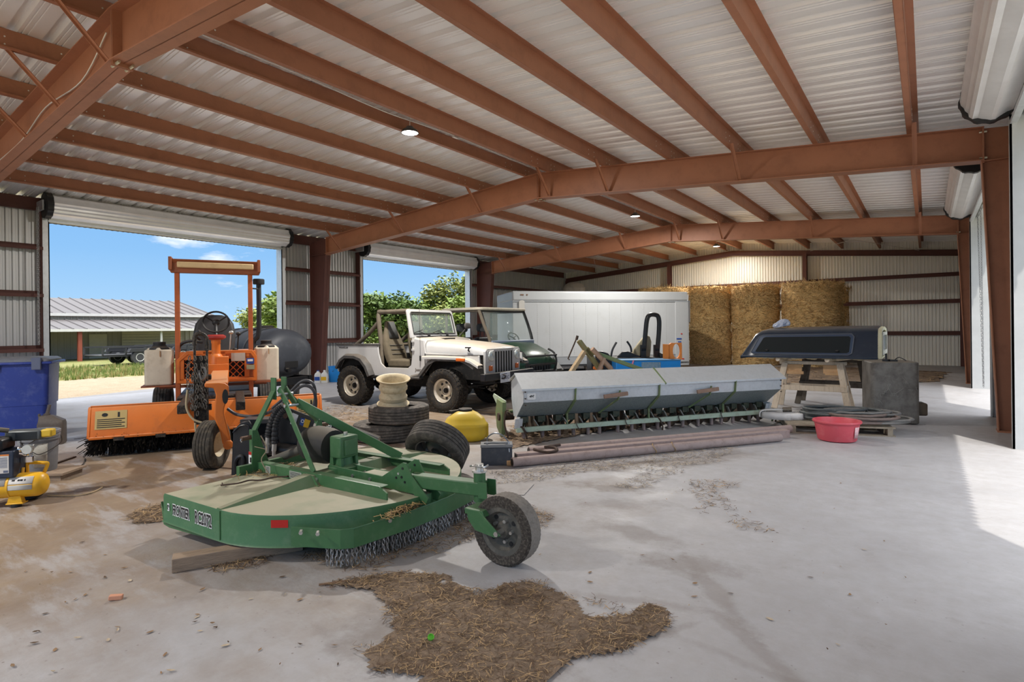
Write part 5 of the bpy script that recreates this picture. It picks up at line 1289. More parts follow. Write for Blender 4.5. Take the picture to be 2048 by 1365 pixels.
# ================================================================ green utility vehicle behind it
ugreen = mat('utv_green', srgb(30, 62, 44), .35, 0, dirt=srgb(56, 78, 60), da=.25, ds=4)
ublack = mat('utv_black', srgb(30, 31, 33), .5, 0, dirt=srgb(66, 64, 62), da=.25, ds=6)
uroof = mat('utv_roof', srgb(196, 188, 170), .6, 0, dirt=srgb(160, 150, 132), da=.3, ds=3)
p = AD(958, 616, 11.8); UO, UR = (p.x, p.y, 0), math.radians(-4)
FU = Frame(UO, UR)
ut = thing('utility_vehicle', 'dark green side-by-side utility vehicle with cream roof and windscreen behind the white car', 'utility vehicle', UO, UR)
W_ = 1.50
b = B(); b.prism(rrect(-1.15, .06, -.04, W_+.04, .12), 'z', 1.80, 1.86); b.build('roof', uroof, ut, bevel=.02, seg=3)
for y in (.02, W_-.02):
    b = B(); b.tube(smoothpath([(-.02, y, 1.80), (.12, y, 1.48), (.26, y+(.03 if y < 1 else -.03), 1.12), (.30, y, .60)], 5), .034, 8); b.tube([(-1.0, y, 1.80), (-1.02, y, .85)], .03, 8); b.tube([(-.02, y, 1.79), (-1.0, y, 1.79)], .03, 8); b.tube([(-1.0, y, 1.05), (-.55, y, 1.0), (.1, y, .8)], .022, 8); b.build('cage_post', pad if y < 1 else ublack, ut)
wsz = [(0.0, 1.78), (.13, 1.45), (.25, 1.13)]
b = B(); b.loft([[V((s+.01, y, z)) for s, z in wsz] for y in (.06, W_-.06)], closed=False); b.build('windscreen', glassm, ut, solid=.005)
b = B(); b.tube([V((s+.015, y, z)) for s, z, y in ((0.0, 1.78, .06), (.13, 1.45, .05), (.25, 1.13, .05), (.25, 1.13, W_-.05), (.13, 1.45, W_-.05), (0, 1.78, W_-.06))], .014, 6, closed=True); b.build('windscreen_seal', black, ut)
b = B(); b.loft([[V((s, y, z)) for y, z in ((.10, zb), (.08, zt-.08), (.16, zt), (W_/2, zt+.03), (W_-.16, zt), (W_-.08, zt-.08), (W_-.10, zb))] for s, zt, zb in ((.22, 1.12, .55), (.45, 1.06, .52), (.75, .93, .48), (.92, .80, .46), (.95, .70, .46))]); b.build('hood', ugreen, ut, smooth=50)
b = B(); b.bb(.20, .32, .05, W_-.05, .98, 1.16); b.build('dash', mat('dash_reflection', srgb(120, 132, 150), .4), ut, bevel=.02)  # black dash, pale blue reflection painted into its colour
b = B(); b.bb(-1.2, .3, .04, W_-.04, .42, .52); b.bb(-2.1, -1.1, .02, W_-.02, .65, .95); b.build('body_tub', ugreen, ut, bevel=.02)
for y in (.42, 1.08):
    b = B(); b.prism(rrect(y-.26, y+.26, .84, 1.22, .07), 'x', -.95, -.82); b.bb(-.95, -.45, y-.26, y+.26, .74, .86); st = b.build('seat', ublack, ut, bevel=.03)
    b = B(); b.prism(rrect(y-.14, y+.14, 1.34, 1.53, .06), 'x', -.98, -.88); b.cyl((-.93, y-.07, 1.2), (-.93, y-.07, 1.36), .01); b.cyl((-.93, y+.07, 1.2), (-.93, y+.07, 1.36), .01); b.build('headrest', mat('headrest_grey', srgb(72, 74, 76), .7), st, bevel=.02)
b = B(); c_ = V((.02, 1.08, 1.20)); ring = [c_+V((-.10*math.sin(a)*.6, .17*math.cos(a), .15*math.sin(a)*.75)) for a in [2*PI*k/24 for k in range(24)]]; b.tube(ring, .015, 7, closed=True); b.tube([ring[2], c_, ring[10]], .012, 6); b.tube([c_, V((.24, 1.08, 1.0))], .02, 6); b.build('steering_wheel', black, ut)
b = B()
for y in (.25, W_-.25): b.tube(smoothpath([(1.0, y, .45), (1.06, y, .7), (1.0, y, .88), (.85, y, .96)], 5), .022, 8)
for z in (.50, .66, .84): b.tube([(1.04, .22, z), (1.04, W_-.22, z)], .02, 8)
b.tube([(1.02, .02, .52), (1.02, W_-.02, .52)], .022, 8); b.build('brush_guard', ublack, ut)
b = B()
for k in range(9): b.bb(.95, .975, .40+k*.09, .44+k*.09, .48, .66)
b.bb(.93, .955, .35, W_-.35, .46, .68); b.build('radiator_grille', ublack, ut)
for y in (.20, W_-.20):
    b = B(); b.ell((.88, y, .80), (.08, .09, .07), 14, 8); b.build('headlamp', lampg, ut)
for s in (.62, -1.35):
    for y, sg in ((.02, -1), (W_-.02, 1)):
        t_ = bpy.data.objects.new('wheel', None); C.objects.link(t_); t_.parent = ut; t_.location = (s, y, .30)
        tyre(t_, (0, 0, 0), .30, .24, .16, 'y', tyre_at, 'block'); b = B(); b.lathe([(0, .04*sg), (.1, .05*sg), (.15, .09*sg), (.165, .08*sg)], 20, (0, 0, 0), 'y'); b.build('rim', ublack, t_)
    for y, sg in ((.02, -1), (W_-.02, 1)):
        b = B(); b.prism([(s-.36, .46), (s-.25, .64), (s+.2, .66), (s+.36, .5), (s+.33, .48), (s+.18, .63), (s-.23, .61), (s-.33, .46)], 'y', min(y-sg*.1, y+sg*.15), max(y-sg*.1, y+sg*.15)); b.build('mud_guard', ublack, ut)

# ================================================================ white box trailer
boxw = mat('trailer_white', srgb(168, 171, 173), .42, 0, dirt=srgb(156, 157, 156), da=.2, ds=1.2, var=.03)
boxg = mat('trailer_grey_panel', srgb(150, 154, 158), .4, .3)
pl, pr = AD(1025, 581, 16.9), AD(1376, 583, 18.2)
TA = math.atan2(pr.y-pl.y, pr.x-pl.x); TL_ = math.hypot(pr.x-pl.x, pr.y-pl.y)
TBO = (pl.x, pl.y, 0); FTB = Frame(TBO, TA)
bx = thing('box_trailer', 'long white enclosed box trailer in front of the hay bales', 'trailer', TBO, TA)
HT = 2.53
b = B(); b.bb(0, TL_, .02, 2.3, .52, HT-.04); b.build('box_body', boxw, bx, bevel=.02)
b = B(); b.bb(-.01, TL_+.01, 0, 2.32, HT-.30, HT-.0); b.build('roof_cap', boxw, bx, bevel=.05, seg=3)
b = B(); b.bb(-.005, TL_+.005, .0, .02, HT-.325, HT-.30); b.build('drip_rail', boxg, bx)
b = B(); b.bb(.0, TL_-.45, .012, .04, .30, .52); b.build('lower_panel', boxg, bx)
b = B(); b.bb(0, TL_, .0, 2.3, .24, .30); b.build('bottom_rail', blackm, bx)
b = B(); b.bb(TL_-.45, TL_, .0, .05, .18, HT-.32); b.bb(TL_-.03, TL_+.02, 0, 2.3, .18, HT-.1); b.build('rear_corner', boxw, bx, bevel=.01)
rv = mat('rivet', srgb(196, 196, 194), .4, .3); b = B()
for i in range(1, 15):
    for j in range(26): b.cyl((TL_*i/15, .008, .62+j*.063), (TL_*i/15, .02, .62+j*.063), .007, n=6)
stuff(b.build('rivets', rv, bx, smooth=0))
q = FTB.y(1043, 612, .01); b = B(); b.prism(rrect(q.x-.09, q.x+.09, q.z-.16, q.z+.16, .06), 'y', -.02, .02); b.build('side_vent', mat('vent_grey', srgb(186, 184, 178), .6), bx, bevel=.01)
for u in (1044, 1054):
    q = FTB.y(u, 590, 0); b = B(); b.bb(q.x-.05 if u < 1050 else q.x-.02, q.x+.05 if u < 1050 else q.x+.02, -.012, .0, q.z-.02, q.z+.02); b.build('marker_lamp', mat('lamp_rust', srgb(120, 92, 74), .5), bx)
for u, v, w_, h_, m_ in ((1363, 668, .05, .03, red_d), (1366, 718, .07, .03, red_d), (1358, 678, .17, .04, blue_d), (1359, 684, .11, .035, blue_d)):
    q = FTB.y(u, v, 0); b = B(); b.bb(q.x-w_/2, q.x+w_/2, -.012, .0, q.z-h_/2, q.z+h_/2); b.build('side_reflector' if m_ is red_d else 'blue_sticker', m_, bx)
b = B(); b.bb(TL_+.03, TL_+.10, .05, .12, 1.55, 2.25); b.build('door_holdback', boxw, bx, bevel=.01)
for s in (TL_*.45, TL_*.60):
    tyre(bx, (s, .12, .34), .34, .2, .19, 'y', rubber_w, name='wheel_tyre')
b = B(); b.bb(-1.1, 0, 1.0, 1.3, .4, .5); b.build('tongue', blackm, bx)
# spare rolled cover on the trailer roof end
b = B(); b.ell((0, 0, 0), (.34, .30, .34), 20, 12); b.cyl((0, -.04, 0), (0, .0, 0), .3, n=20)
# ================================================================ grain drill with galvanised hopper
galvd = mat('drill_galvanised', srgb(206, 211, 215), .42, .2, dirt=srgb(182, 187, 191), da=.35, ds=14, dust=srgb(188, 186, 180), dusta=.5)
galvd2 = mat('drill_galvanised_lower', srgb(150, 160, 162), .42, .3, dirt=srgb(108, 118, 120), da=.45, ds=30)
pgreen = mat('faded_green', srgb(176, 192, 170), .6, 0, dirt=srgb(140, 116, 88), da=.3, ds=9)
ogreen = mat('old_green', srgb(112, 132, 90), .6, 0, dirt=srgb(130, 104, 76), da=.4, ds=8)
rustp = mat('rusty_pipe', srgb(160, 142, 136), .7, .05, dirt=srgb(122, 104, 98), da=.35, ds=9)
rustd = mat('dark_rust', srgb(74, 60, 52), .75, .2, dirt=srgb(110, 84, 64), da=.4, ds=14)
woodp = mat('handle_wood', srgb(150, 122, 104), .8, dirt=srgb(116, 92, 78), da=.3, ds=8)
DO, DR = (-3.93, 5.62, 0), math.radians(54)
FD = Frame(DO, DR)
dr = thing('grain_drill', 'long grain drill with grey galvanised seed hopper and pale green frame', 'grain drill', DO, DR)
LN = 3.88
b = B()
sec = [(.05, .50), (.03, .655), (.30, .82), (.52, .72), (.52, .50), (.44, .285), (.33, .285)]
for x in (0, LN-.006): b.prism(sec, 'x', x, x+.006)
b.loft([[V((x, y, z)) for x in (0, LN)] for y, z in ((.03, .655), (.05, .50))], closed=False)
b.loft([[V((x, y, z)) for x in (0, LN)] for y, z in ((.52, .72), (.52, .50), (.44, .285), (.33, .285))], closed=False)
hop = b.build('hopper', galvd, dr, smooth=0)
b = B(); b.loft([[V((x, y, z)) for x in (0.002, LN-.002)] for y, z in ((.05, .50), (.33, .288))], closed=False); b.build('hopper_slope', galvd2, dr, smooth=0)
for x0, x1 in ((-.03, 1.955), (1.975, LN+.05)):
    b = B(); b.prism([(.005, .645), (.005, .668), (.30, .845), (.305, .832), (.54, .73), (.54, .74), (.30, .83), (.02, .65)], 'x', x0, x1); ld_ = b.build('hopper_lid', galvd, dr, smooth=0)
    for k in range(4):
        xx = x0+.15+(x1-x0-.3)*k/3; bb_ = B(); bb_.cyl((xx, .10, .70), (xx, .095, .715), .008, n=8); bb_.cyl((xx, .20, .76), (xx, .195, .775), .008, n=8); bb_.build('rivet', rustd, ld_)
b = B(); b.bar((1.965, .0, .66), (1.965, .30, .848), .012, .02, up=(1, 0, 0)); b.build('lid_seam', ogreen, dr)
for k, x in enumerate((.68, 1.88, 3.08)):
    b = B(); b.bar((x, .018, .655), (x, .035, .50), .035, .012, up=(1, 0, 0)); b.bar((x, .035, .505), (x, .315, .285), .012, .035, up=(1, 0, 0)); b.bar((x, .30, .30), (x-.01, .28, .12), .03, .02, up=(1, 0, 0)); b.build('hopper_strap', ogreen, dr, smooth=0)
for x in (1.24, 2.62):
    b = B(); b.bar((x+.05, -.0, .60), (x+.02, .0, .48), .03, .012, up=(1, 0, 0)); b.bar((x+.02, .0, .49), (x-.12, .27, .285), .012, .03, up=(1, 0, 0)); lv = b.build('lever', ogreen, dr, smooth=0)
    b = B(); b.box((x-.02, -.02, .545), (.34, .03, .05), (0, -.08, 0)); b.build('lever_handle', woodp, lv, bevel=.006)
q = (.10, .043, .55); b = B(); b.prism(rrect(.045, .155, .535, .615, .015), 'y', .030, .036); pl_ = b.build('maker_plate', white_d, dr)
b = B(); b.tube([(.075, .029, .570), (.095, .029, .584), (.115, .029, .576), (.13, .029, .588)], .006, 5); b.tube([(.09, .029, .563), (.10, .029, .576)], .004, 5); b.tube([(.118, .029, .560), (.122, .029, .572)], .004, 5); b.build('leaping_mark', black_d, pl_)
for x in (.02, LN-.02): 
    for z in (.47, .55, .63): bb_ = B(); bb_.cyl((x, .035, z), (x, .02, z), .008, n=8); bb_.build('rivet', rustd, hop)
# pale green front bar and inner frame
b = B(); b.bar((-.02, .27, .13), (LN-.02, .27, .155), .055, .06); b.build('front_bar', pgreen, dr, bevel=.004)
b = B(); b.bar((0, .62, .30), (LN, .62, .30), .07, .07); b.bar((0, .30, .20), (LN, .30, .22), .02, .03) if False else None; b.build('rear_bar', ogreen, dr)
for x in (.0, LN-.06):
    b = B(); b.prism([(.33, .29), (.20, .30), (.245, .15), (.30, .15)], 'x', x, x+.012) ; b.bar((x, .22, .28), (x+.0, .26, .15), .008, .10, up=(1, 0, 0)); b.build('end_gusset', galvd, dr)
rnd = random.Random(31)
cup = mat('seed_cup', srgb(58, 66, 54), .6, .2, dirt=srgb(110, 92, 70), da=.4, ds=18)
chute = mat('chute_steel', srgb(156, 158, 154), .45, .5, dirt=srgb(110, 96, 80), da=.35, ds=20)
NT = 18; X0, X1 = .13, LN-.14
def row_part(nm, mk, m, smooth=35):
    b = B(); mk(b); first = b.build(nm, m, dr, smooth=smooth)
    for k in range(NT):
        o = first if k == 0 else first.copy()
        if k: C.objects.link(o)
        o.location = (X0+(X1-X0)*k/(NT-1), 0, .012*k/(NT-1)); o.rotation_euler = (0, 0, rnd.uniform(-.12, .12))
def mk_tube(b): b.lathe([(.022, .0), (.024, .02), (.026, .10), (.030, .14)], 14, (0, .33, 0))
def mk_cup(b):
    b.bb(-.05, .05, .30, .42, .21, .285); b.cyl((-.06, .36, .235), (.06, .36, .235), .032, n=12); b.bar((.03, .30, .23), (-.03, .38, .13), .03, .012, up=(1, 0, 0))
def mk_chute(b): b.bar((.07, .27, .255), (.13, .29, .17), .012, .035, up=(0, 1, 0))
def mk_disc(b):
    b.lathe([(0, -.012), (.05, -.008), (.15, .0), (.155, .003), (.15, .005), (.05, .012), (0, .016)], 30, (.09, .44, .155), 'x')
row_part('press_wheel', lambda b: (b.lathe([(.05, -.02), (.14, -.025), (.15, 0), (.14, .025), (.05, .02)], 22, (.0, .72, .15), 'x'), b.bar((.0, .45, .20), (.0, .72, .16), .02, .04)), rustd); row_part('seed_tube', mk_tube, rustp); row_part('seed_cup', mk_cup, cup); row_part('delivery_chute', mk_chute, chute, 0); row_part('disc_opener', mk_disc, mat('disc_steel', srgb(112, 100, 90), .5, .4, dirt=srgb(96, 76, 60), da=.4, ds=12))
for k in range(6):
    b = B(); x = .18+.7*k+rnd.uniform(-.1, .1)
    b.tube(smoothpath([(x, .25, .19), (x-.02, .225, .165), (x, .225, .12), (x+.03, .24, .10), (x+.05, .27, .115)], 4), .007, 6); b.build('hook', mat('hook_iron', srgb(108, 104, 98), .5, .6), dr)
b = B()
for x in (.02, 1.98, LN): b.tube(smoothpath([(x-.03, .30, .20), (x+.03, .24, .16), (x+.08, .24, .06), (x+.09, .26, .0)], 5), .011, 6)
b.build('trip_rod', rustd, dr)
# left end: transport wheel plates
b = B(); b.prism([(.60, .46), (1.15, .50), (1.20, .46), (.86, .30), (.74, .02), (.62, .0), (.72, .25), (.60, .36)], 'x', -.06, -.045); b.build('end_plate', pgreen, dr, bevel=.003)
b = B(); b.prism([(.46, .46), (.72, .48), (.80, .30), (.74, .10), (.60, .02), (.52, .0), (.50, .2)], 'x', -.14, -.09); b.build('end_shield', ogreen, dr, bevel=.006)
b = B(); b.cyl((-.16, .60, .26), (.05, .60, .26), .05, n=14); b.tube(smoothpath([(-.10, .45, .35), (-.13, .42, .2), (-.1, .38, .05), (-.06, .36, .01)], 4), .012, 6); b.build('end_hub', rustd, dr)
b = B(); b.tube(smoothpath([(LN-.02, .33, .14), (LN+.06, .30, .10), (LN+.08, .30, .04), (LN+.07, .31, 0)], 5), .012, 6); b.ell((LN-.12, .38, .13), (.09, .06, .05), 12, 8); b.build('end_bracket', ogreen, dr)
# folded hitch arm standing up behind the hopper
b = B(); P = lambda u, v, y=.75: FD.y(u, v, y)
b.bar(P(1171, 700), P(1140, 748), .05, .09, up=(0, 1, 0)); b.build('hitch_arm', mat('tan_paint', srgb(170, 146, 112), .6, dirt=srgb(130, 104, 78), da=.35, ds=9), dr, bevel=.006)
b = B(); b.bar(P(1158, 682), P(1206, 748), .05, .10, up=(0, 1, 0)); b.bar(P(1170, 698), P(1184, 712), .08, .10, up=(0, 1, 0)); b.build('hitch_arm', mat('tan_green', srgb(126, 122, 82), .6, dirt=srgb(140, 112, 84), da=.4, ds=9), dr, bevel=.006)
b = B(); b.bar(P(1186, 705, .70), P(1290, 742, .70), .05, .09, up=(0, 1, 0)); b.build('hitch_beam', ogreen, dr, bevel=.006)
b = B(); b.cyl(P(1184, 698, .64), P(1222, 738, .64), .035, n=12); b.cyl(P(1222, 738, .64), P(1236, 748, .64), .02, n=10); b.bar(P(1208, 716, .62), P(1198, 742, .62), .04, .05, up=(0, 1, 0)); b.build('jack', mat('jack_tan', srgb(164, 134, 112), .6, dirt=srgb(120, 92, 76), da=.35, ds=9), dr)
b = B(); b.tube([P(1155, 673), P(1136, 718), P(1139, 720)], .010, 6); b.cyl(P(1155, 672), P(1153, 680), .02, n=8); b.build('crank_rod', rustd, dr)
# pipes in front
PO, PR = (-3.5, 4.82, 0), math.radians(55.5)
def pipe(nm, x0, x1, y, z, r, lab, square=False, ang=0):
    t = thing(nm, lab, 'pipe', PO, PR, 'rusty pipes in front of the grain drill')
    b = B()
    if square: b.bar((x0, y, z), (x1, y+ang, z), r*2, r*2)
    else: b.cyl((x0, y, z), (x1, y+ang, z), r, n=18)
    b.build('pipe_body', rustp, t, bevel=.004 if square else 0)
    b = B(); b.cyl((x0-.003, y, z), (x0+.02, y, z), r*.78, n=14); b.build('pipe_bore', black_d, t)
    return t
pipe('steel_pipe', -.10, 3.34, -.19, .05, .048, 'nearest rusty pipe on the floor, with wire loops round it')
pipe('square_tube', .0, 3.62, -.02, .05, .05, 'middle rusty square tube lying between the two pipes', True)
t = pipe('steel_pipe', .22, 3.86, .17, .06, .052, 'rear rusty pipe lying closest to the grain drill')
ct = thing('rusty_chain', 'rusty chain and shackle lying across the left ends of the pipes', 'chain', PO, PR)
b = B()
pth = smoothpath([(.02, .22, .12), (.0, .10, .115), (.06, .0, .115), (.10, -.10, .11), (.12, -.22, .11), (.13, -.27, .05), (.16, -.30, .01)], 4)
for i in range(len(pth)-1): chain_mesh(b, pth[i], pth[i+1], .05, .008, .018)
b.build('links', rustd, ct, smooth=60)
b = B(); b.tube(smoothpath([(.22, .02, .115), (.30, -.14, .11), (.42, -.12, .11), (.46, .0, .115), (.40, .06, .12)], 5), .016, 8); b.cyl((.36, .05, .12), (.56, .10, .12), .016, n=8); b.build('shackle', rustd, ct)
for x in (1.55, 1.80):
    b = B(); b.tube([(x+.02*math.sin(a*2), -.19+.056*math.cos(a), .056+.054*math.sin(a)) for a in [2*PI*k/14 for k in range(14)]], .0035, 5, closed=True); o = b.build('wire_loop', straw); o.location = PO; o.rotation_euler = (0, 0, PR); tag(o, 'loop of pale wire round the nearest pipe, '+('left one' if x < 1.6 else 'right one'), 'wire')

# ================================================================ hay bales
def hay_mat():
    m = mat('hay', srgb(228, 190, 128), .95, var=.22, ds=2.2, dirt=srgb(182, 144, 92), da=.4)
    nt = m.node_tree; N = nt.nodes; L = nt.links; bs = N['Principled BSDF']
    tc = N.new('ShaderNodeTexCoord'); mp = N.new('ShaderNodeMapping'); mp.inputs['Scale'].default_value = (6, 6, 46); L.new(tc.outputs['Object'], mp.inputs['Vector'])
    n = N.new('ShaderNodeTexNoise'); n.inputs['Scale'].default_value = 2.0; n.inputs['Detail'].default_value = 8; L.new(mp.outputs['Vector'], n.inputs['Vector'])
    bp = N.new('ShaderNodeBump'); bp.inputs['Strength'].default_value = 1; bp.inputs['Distance'].default_value = .03; L.new(n.outputs['Fac'], bp.inputs['Height']); L.new(bp.outputs['Normal'], bs.inputs['Normal'])
    return m
haym = hay_mat()
hays = [mat('hay_strand', srgb(226, 196, 140), .9, var=.3, ds=9), mat('hay_strand_dark', srgb(160, 126, 80), .9, var=.3, ds=9)]
def bale(x, y, z, R, H_, label, seed, loose=.0):
    rnd = random.Random(seed); t = thing('hay_bale', label, 'hay bale', (x, y, z), 0, 'round hay bales stacked at the back wall')
    b = B(); rings = []; n = 56; ph = rnd.random()*9
    for k, (f, h) in enumerate(((.80, .0), (.92, .03), (.985, .10), (1.0, .3), (.99, .5), (1.0, .7), (.99, .88), (.94, .95), (.82, 1.0), (.5, 1.03), (.05, 1.02))):
        ring = []
        for i in range(n):
            a = 2*PI*i/n; q = R*f*(1+.018*noise.noise(V((3*math.cos(a)+ph, 3*math.sin(a), h*4)))*2)
            ring.append(V((q*math.cos(a), q*math.sin(a), H_*h+(.03*noise.noise(V((a*2, ph, f*5))) if h > .9 else 0))))
        rings.append(ring)
    b.loft(rings); b.build('bale_body', haym, t, smooth=70)
    b = B()
    for i in range(2600):
        a = math.radians(rnd.uniform(-150, 10)) ; top = rnd.random()
        if top < .20: h = H_*(1-abs(rnd.gauss(0, .05)))
        elif top < .30: h = H_*abs(rnd.gauss(0, .04))
        elif loose and top < .65: h = H_*rnd.uniform(.45, .95)
        else: h = H_*rnd.random()
        q = R*1.005; p = V((q*math.cos(a), q*math.sin(a), h)); tg = V((-math.sin(a), math.cos(a), 0)); up = V((0, 0, 1)); out = V((math.cos(a), math.sin(a), 0))
        lf_ = 1.0 if (loose and h > .4*H_) or h > .92*H_ else .45
        d = (tg*rnd.gauss(0, 1)+up*rnd.gauss(0, .45 if lf_ < 1 else .8)).normalized(); l = rnd.uniform(.07, .25); w_ = up.cross(d).normalized() if abs(d.z) < .9 else tg
        e = p+d*l+out*rnd.uniform(0, .09)*lf_-up*rnd.random()*.05*lf_; m_ = (p+e)/2+out*.02*lf_; s2 = (d.cross(out)).normalized()*.006
        b.cur = 1 if rnd.random() < .35 else 0
        b.add([p-s2, p+s2, m_+s2, m_-s2, e], [(0, 1, 2, 3), (3, 2, 4)])
    stuff(b.build('loose_straw', hays, t, smooth=0))
def bpos(u, d): p = AD(u, 700, d); return p.x, p.y
bd = [(1421, 21.6, .77, 'left', .9), (1511, 20.9, .82, 'middle', 1), (1624, 19.9, .96, 'right', 0)]
for k, (u, d, R, nm, lo) in enumerate(bd):
    x, y = bpos(u, d)
    bale(x, y, 0, R*.98, 1.42, {'left': 'lower hay bale right beside the white box trailer', 'middle': 'lower hay bale in the middle, behind the left end of the dark truck cap', 'right': 'lower hay bale hidden behind the dark truck cap'}[nm], 200+k)
    bale(x, y, 1.42, R, 1.46, {'left': 'upper hay bale right beside the white box trailer', 'middle': 'upper hay bale with a loose shaggy front, middle of the stack', 'right': 'large upper hay bale at the right, above the dark truck cap'}[nm], 210+k, lo)
x, y = bpos(1672, 21.7); bale(x, y, 0, .8, 1.42, 'lower bale at the rear right of the stack', 220); bale(x, y, 1.42, .82, 1.40, 'narrow upper bale peeking out at the rear right of the stack', 221)
x, y = bpos(1328, 22.6); bale(x, y, 0, .9, 1.42, 'lower bale hidden behind the white box trailer', 222); bale(x, y, 1.42, .92, 1.50, 'upper bale whose top shows over the white box trailer', 223)

# spare: round grey cover disc by the back left corner
p = AD(1148, 576, 22.5); t = thing('round_tank', 'grey round tank end showing above the trailer by the back left corner', 'tank', (p.x, p.y, 0), .63)
b = B(); b.cyl((0, 0, 0), (0, 0, 2.98), .44, n=28); b.lathe([(.44, 2.98), (.36, 3.12), (.18, 3.22), (0, 3.24)], 28); b.build('tank_shell', mat('shell_grey', srgb(132, 122, 108), .6, dirt=srgb(104, 94, 84), da=.3), t, smooth=50)

# ================================================================ small ride-on mower, blue lid, orange bracket behind the drill
p = AD(1300, 700, 13.6); ZO, ZR = (p.x, p.y, 0), math.radians(36)
FZ = Frame(ZO, ZR); zt = thing('ride_on_mower', 'black zero-turn ride-on mower with roll hoop and beige seat behind the drill', 'ride-on mower', ZO, ZR)
Q = lambda u, v, y=0: FZ.y(u, v, y)
b = B(); b.tube(smoothpath([Q(1286, 722), Q(1291, 665), Q(1294, 640), Q(1299, 631), Q(1310, 630), Q(1317, 636), Q(1318, 660), Q(1313, 722)], 5), .055, 10, sq=True); b.build('roll_hoop', blackm, zt, smooth=50)
b = B()
for u in (1286, 1313): b.cyl(Q(u-3, 699, -.02), Q(u+5, 699, -.02), .05, n=10); b.bar(Q(u, 690), Q(u, 722), .13, .10, up=(0, 1, 0))
b.cyl(Q(1318, 714, -.1), Q(1330, 716, -.1), .10, .07, n=14); b.build('hoop_bracket', blackm, zt)
b = B(); rings = []
for u0, u1, v in ((1262, 1300, 715), (1268, 1302, 700), (1280, 1303, 684), (1288, 1300, 674), (1292, 1297, 671)):
    a_, c_ = Q(u0, v, .12), Q(u1, v, .12); rings.append([V((a_.x, .1, a_.z)), V((c_.x, .1, c_.z)), V((c_.x, .28, c_.z)), V((a_.x, .28, a_.z))])
b.loft(rings); b.build('seat', mat('seat_beige', srgb(176, 166, 138), .7, dirt=srgb(140, 130, 106), da=.3), zt, bevel=.04, seg=3)
for pts in ([(1222, 715), (1225, 700), (1233, 685)], [(1263, 705), (1261, 694), (1254, 683)]):
    b = B(); b.tube(smoothpath([Q(*q_, -.05) for q_ in pts], 5), .024, 8); b.build('steering_lever', blackm, zt)
b = B()
b.loft([[V((Q(u, v, y_).x, y_, Q(u, v, y_).z)) for u, v in ((1192, 704), (1205, 703), (1216, 707), (1224, 716), (1190, 716))] for y_ in (-.1, .3)]); b.loft([[V((Q(u, v, y_).x, y_, Q(u, v, y_).z)) for u, v in ((1234, 714), (1244, 704), (1256, 703), (1266, 707), (1280, 712), (1280, 718), (1236, 718))] for y_ in (-.1, .3)]); b.build('fender', blackm, zt, bevel=.02)
b = B(); q0, q1 = Q(1180, 716), Q(1330, 716); b.bb(q0.x, q1.x, -.25, .6, .30, q0.z); b.build('mower_frame', blackm, zt)
for u, R_ in ((1182, .22), (1322, .28)):
    q = Q(u, 740, -.2); tyre(zt, (q.x, -.28, R_), R_, .2, R_*.5, 'y', rubber, name='tyre')
b = B(); q0, q1 = Q(1185, 735, -.2), Q(1205, 748, -.2); b.bb(q0.x, q1.x, -.32, -.1, .25, .5); b.build('orange_cover', orange, zt, bevel=.02)
blu = mat('blue_plastic', srgb(22, 128, 206), .35, dirt=srgb(60, 130, 180), da=.2)
p = AD(1290, 730, 12.6); BOX = (p.x, p.y, 0); FX = Frame(BOX, math.radians(36))
bxl = thing('blue_cart', 'bright blue steel cart with flat top behind the grain drill', 'cart', BOX, math.radians(36))
q0, q1, q2 = FX.y(1232, 722, 0), FX.y(1362, 722, 0), FX.y(1300, 745, 0)
b = B(); b.bb(q0.x, q1.x, 0, .55, .06, q0.z+.0); b.build('cart_body', blu, bxl, bevel=.02)
b = B(); b.bb(q0.x-.01, q1.x+.0, -.01, .56, q0.z-.012, q0.z+.015); b.build('cart_lid', mat('blue_faded', srgb(70, 128, 170), .5, dirt=srgb(120, 150, 170), da=.4), bxl, bevel=.01)
b = B(); w0 = FX.y(1283, 733, 0); b.bb(w0.x-.0, w0.x+.42, -.012, .0, w0.z-.05, w0.z+.09); b.build('cart_panel', mat('blue_worn', srgb(96, 134, 160), .6, dirt=srgb(150, 160, 168), da=.5, ds=20), bxl)
b = B(); w0 = FX.y(1265, 724, 0); b.bar((w0.x+.02, -.015, w0.z+.03), (w0.x-.03, -.015, w0.z-.12), .012, .03, up=(1, 0, 0)); b.build('pink_tape', mat('pink_tape', srgb(214, 130, 160), .6), bxl)
p = AD(1349, 700, 12.9); OO = (p.x, p.y, 0); FO = Frame(OO, math.radians(50)); ob = thing('orange_bracket', 'orange steel bracket with an oval cut-out standing on the blue cart', 'bracket', (p.x, p.y, 0), math.radians(50))
q0, q1 = FO.y(1337, 722, 0), FO.y(1363, 686, 0); zc = (q0.z+q1.z)/2
out = [(q0.x, q0.z-.03), (q1.x, q0.z-.03), (q1.x, q1.z), (q0.x+.08, q1.z), (q0.x, q1.z-.03)]
b = B(); m_ = [((q0.x+q1.x)/2+.03+.095*math.cos(2*PI*k/20), zc+.02+.165*math.sin(2*PI*k/20)) for k in range(20)]
o20 = []
for k in range(20):
    a = 2*PI*k/20; dx, dz = math.cos(a), math.sin(a); cx_, cz_ = (q0.x+q1.x)/2+.03, zc+.02
    sx_ = (q1.x-cx_)/dx if dx > 1e-6 else (q0.x-cx_)/dx if dx < -1e-6 else 1e9; sz_ = (q1.z-cz_)/dz if dz > 1e-6 else (q0.z-.03-cz_)/dz if dz < -1e-6 else 1e9
    s2 = min(sx_, sz_); o20.append((cx_+dx*s2, cz_+dz*s2))
b.frame(o20, m_, 'y', -.02, .02); b.bb(q0.x-.02, q0.x+.02, -.02, .22, q0.z-.03, q1.z-.03); b.build('bracket_plate', mat('bracket_orange', srgb(232, 140, 62), .45), ob)
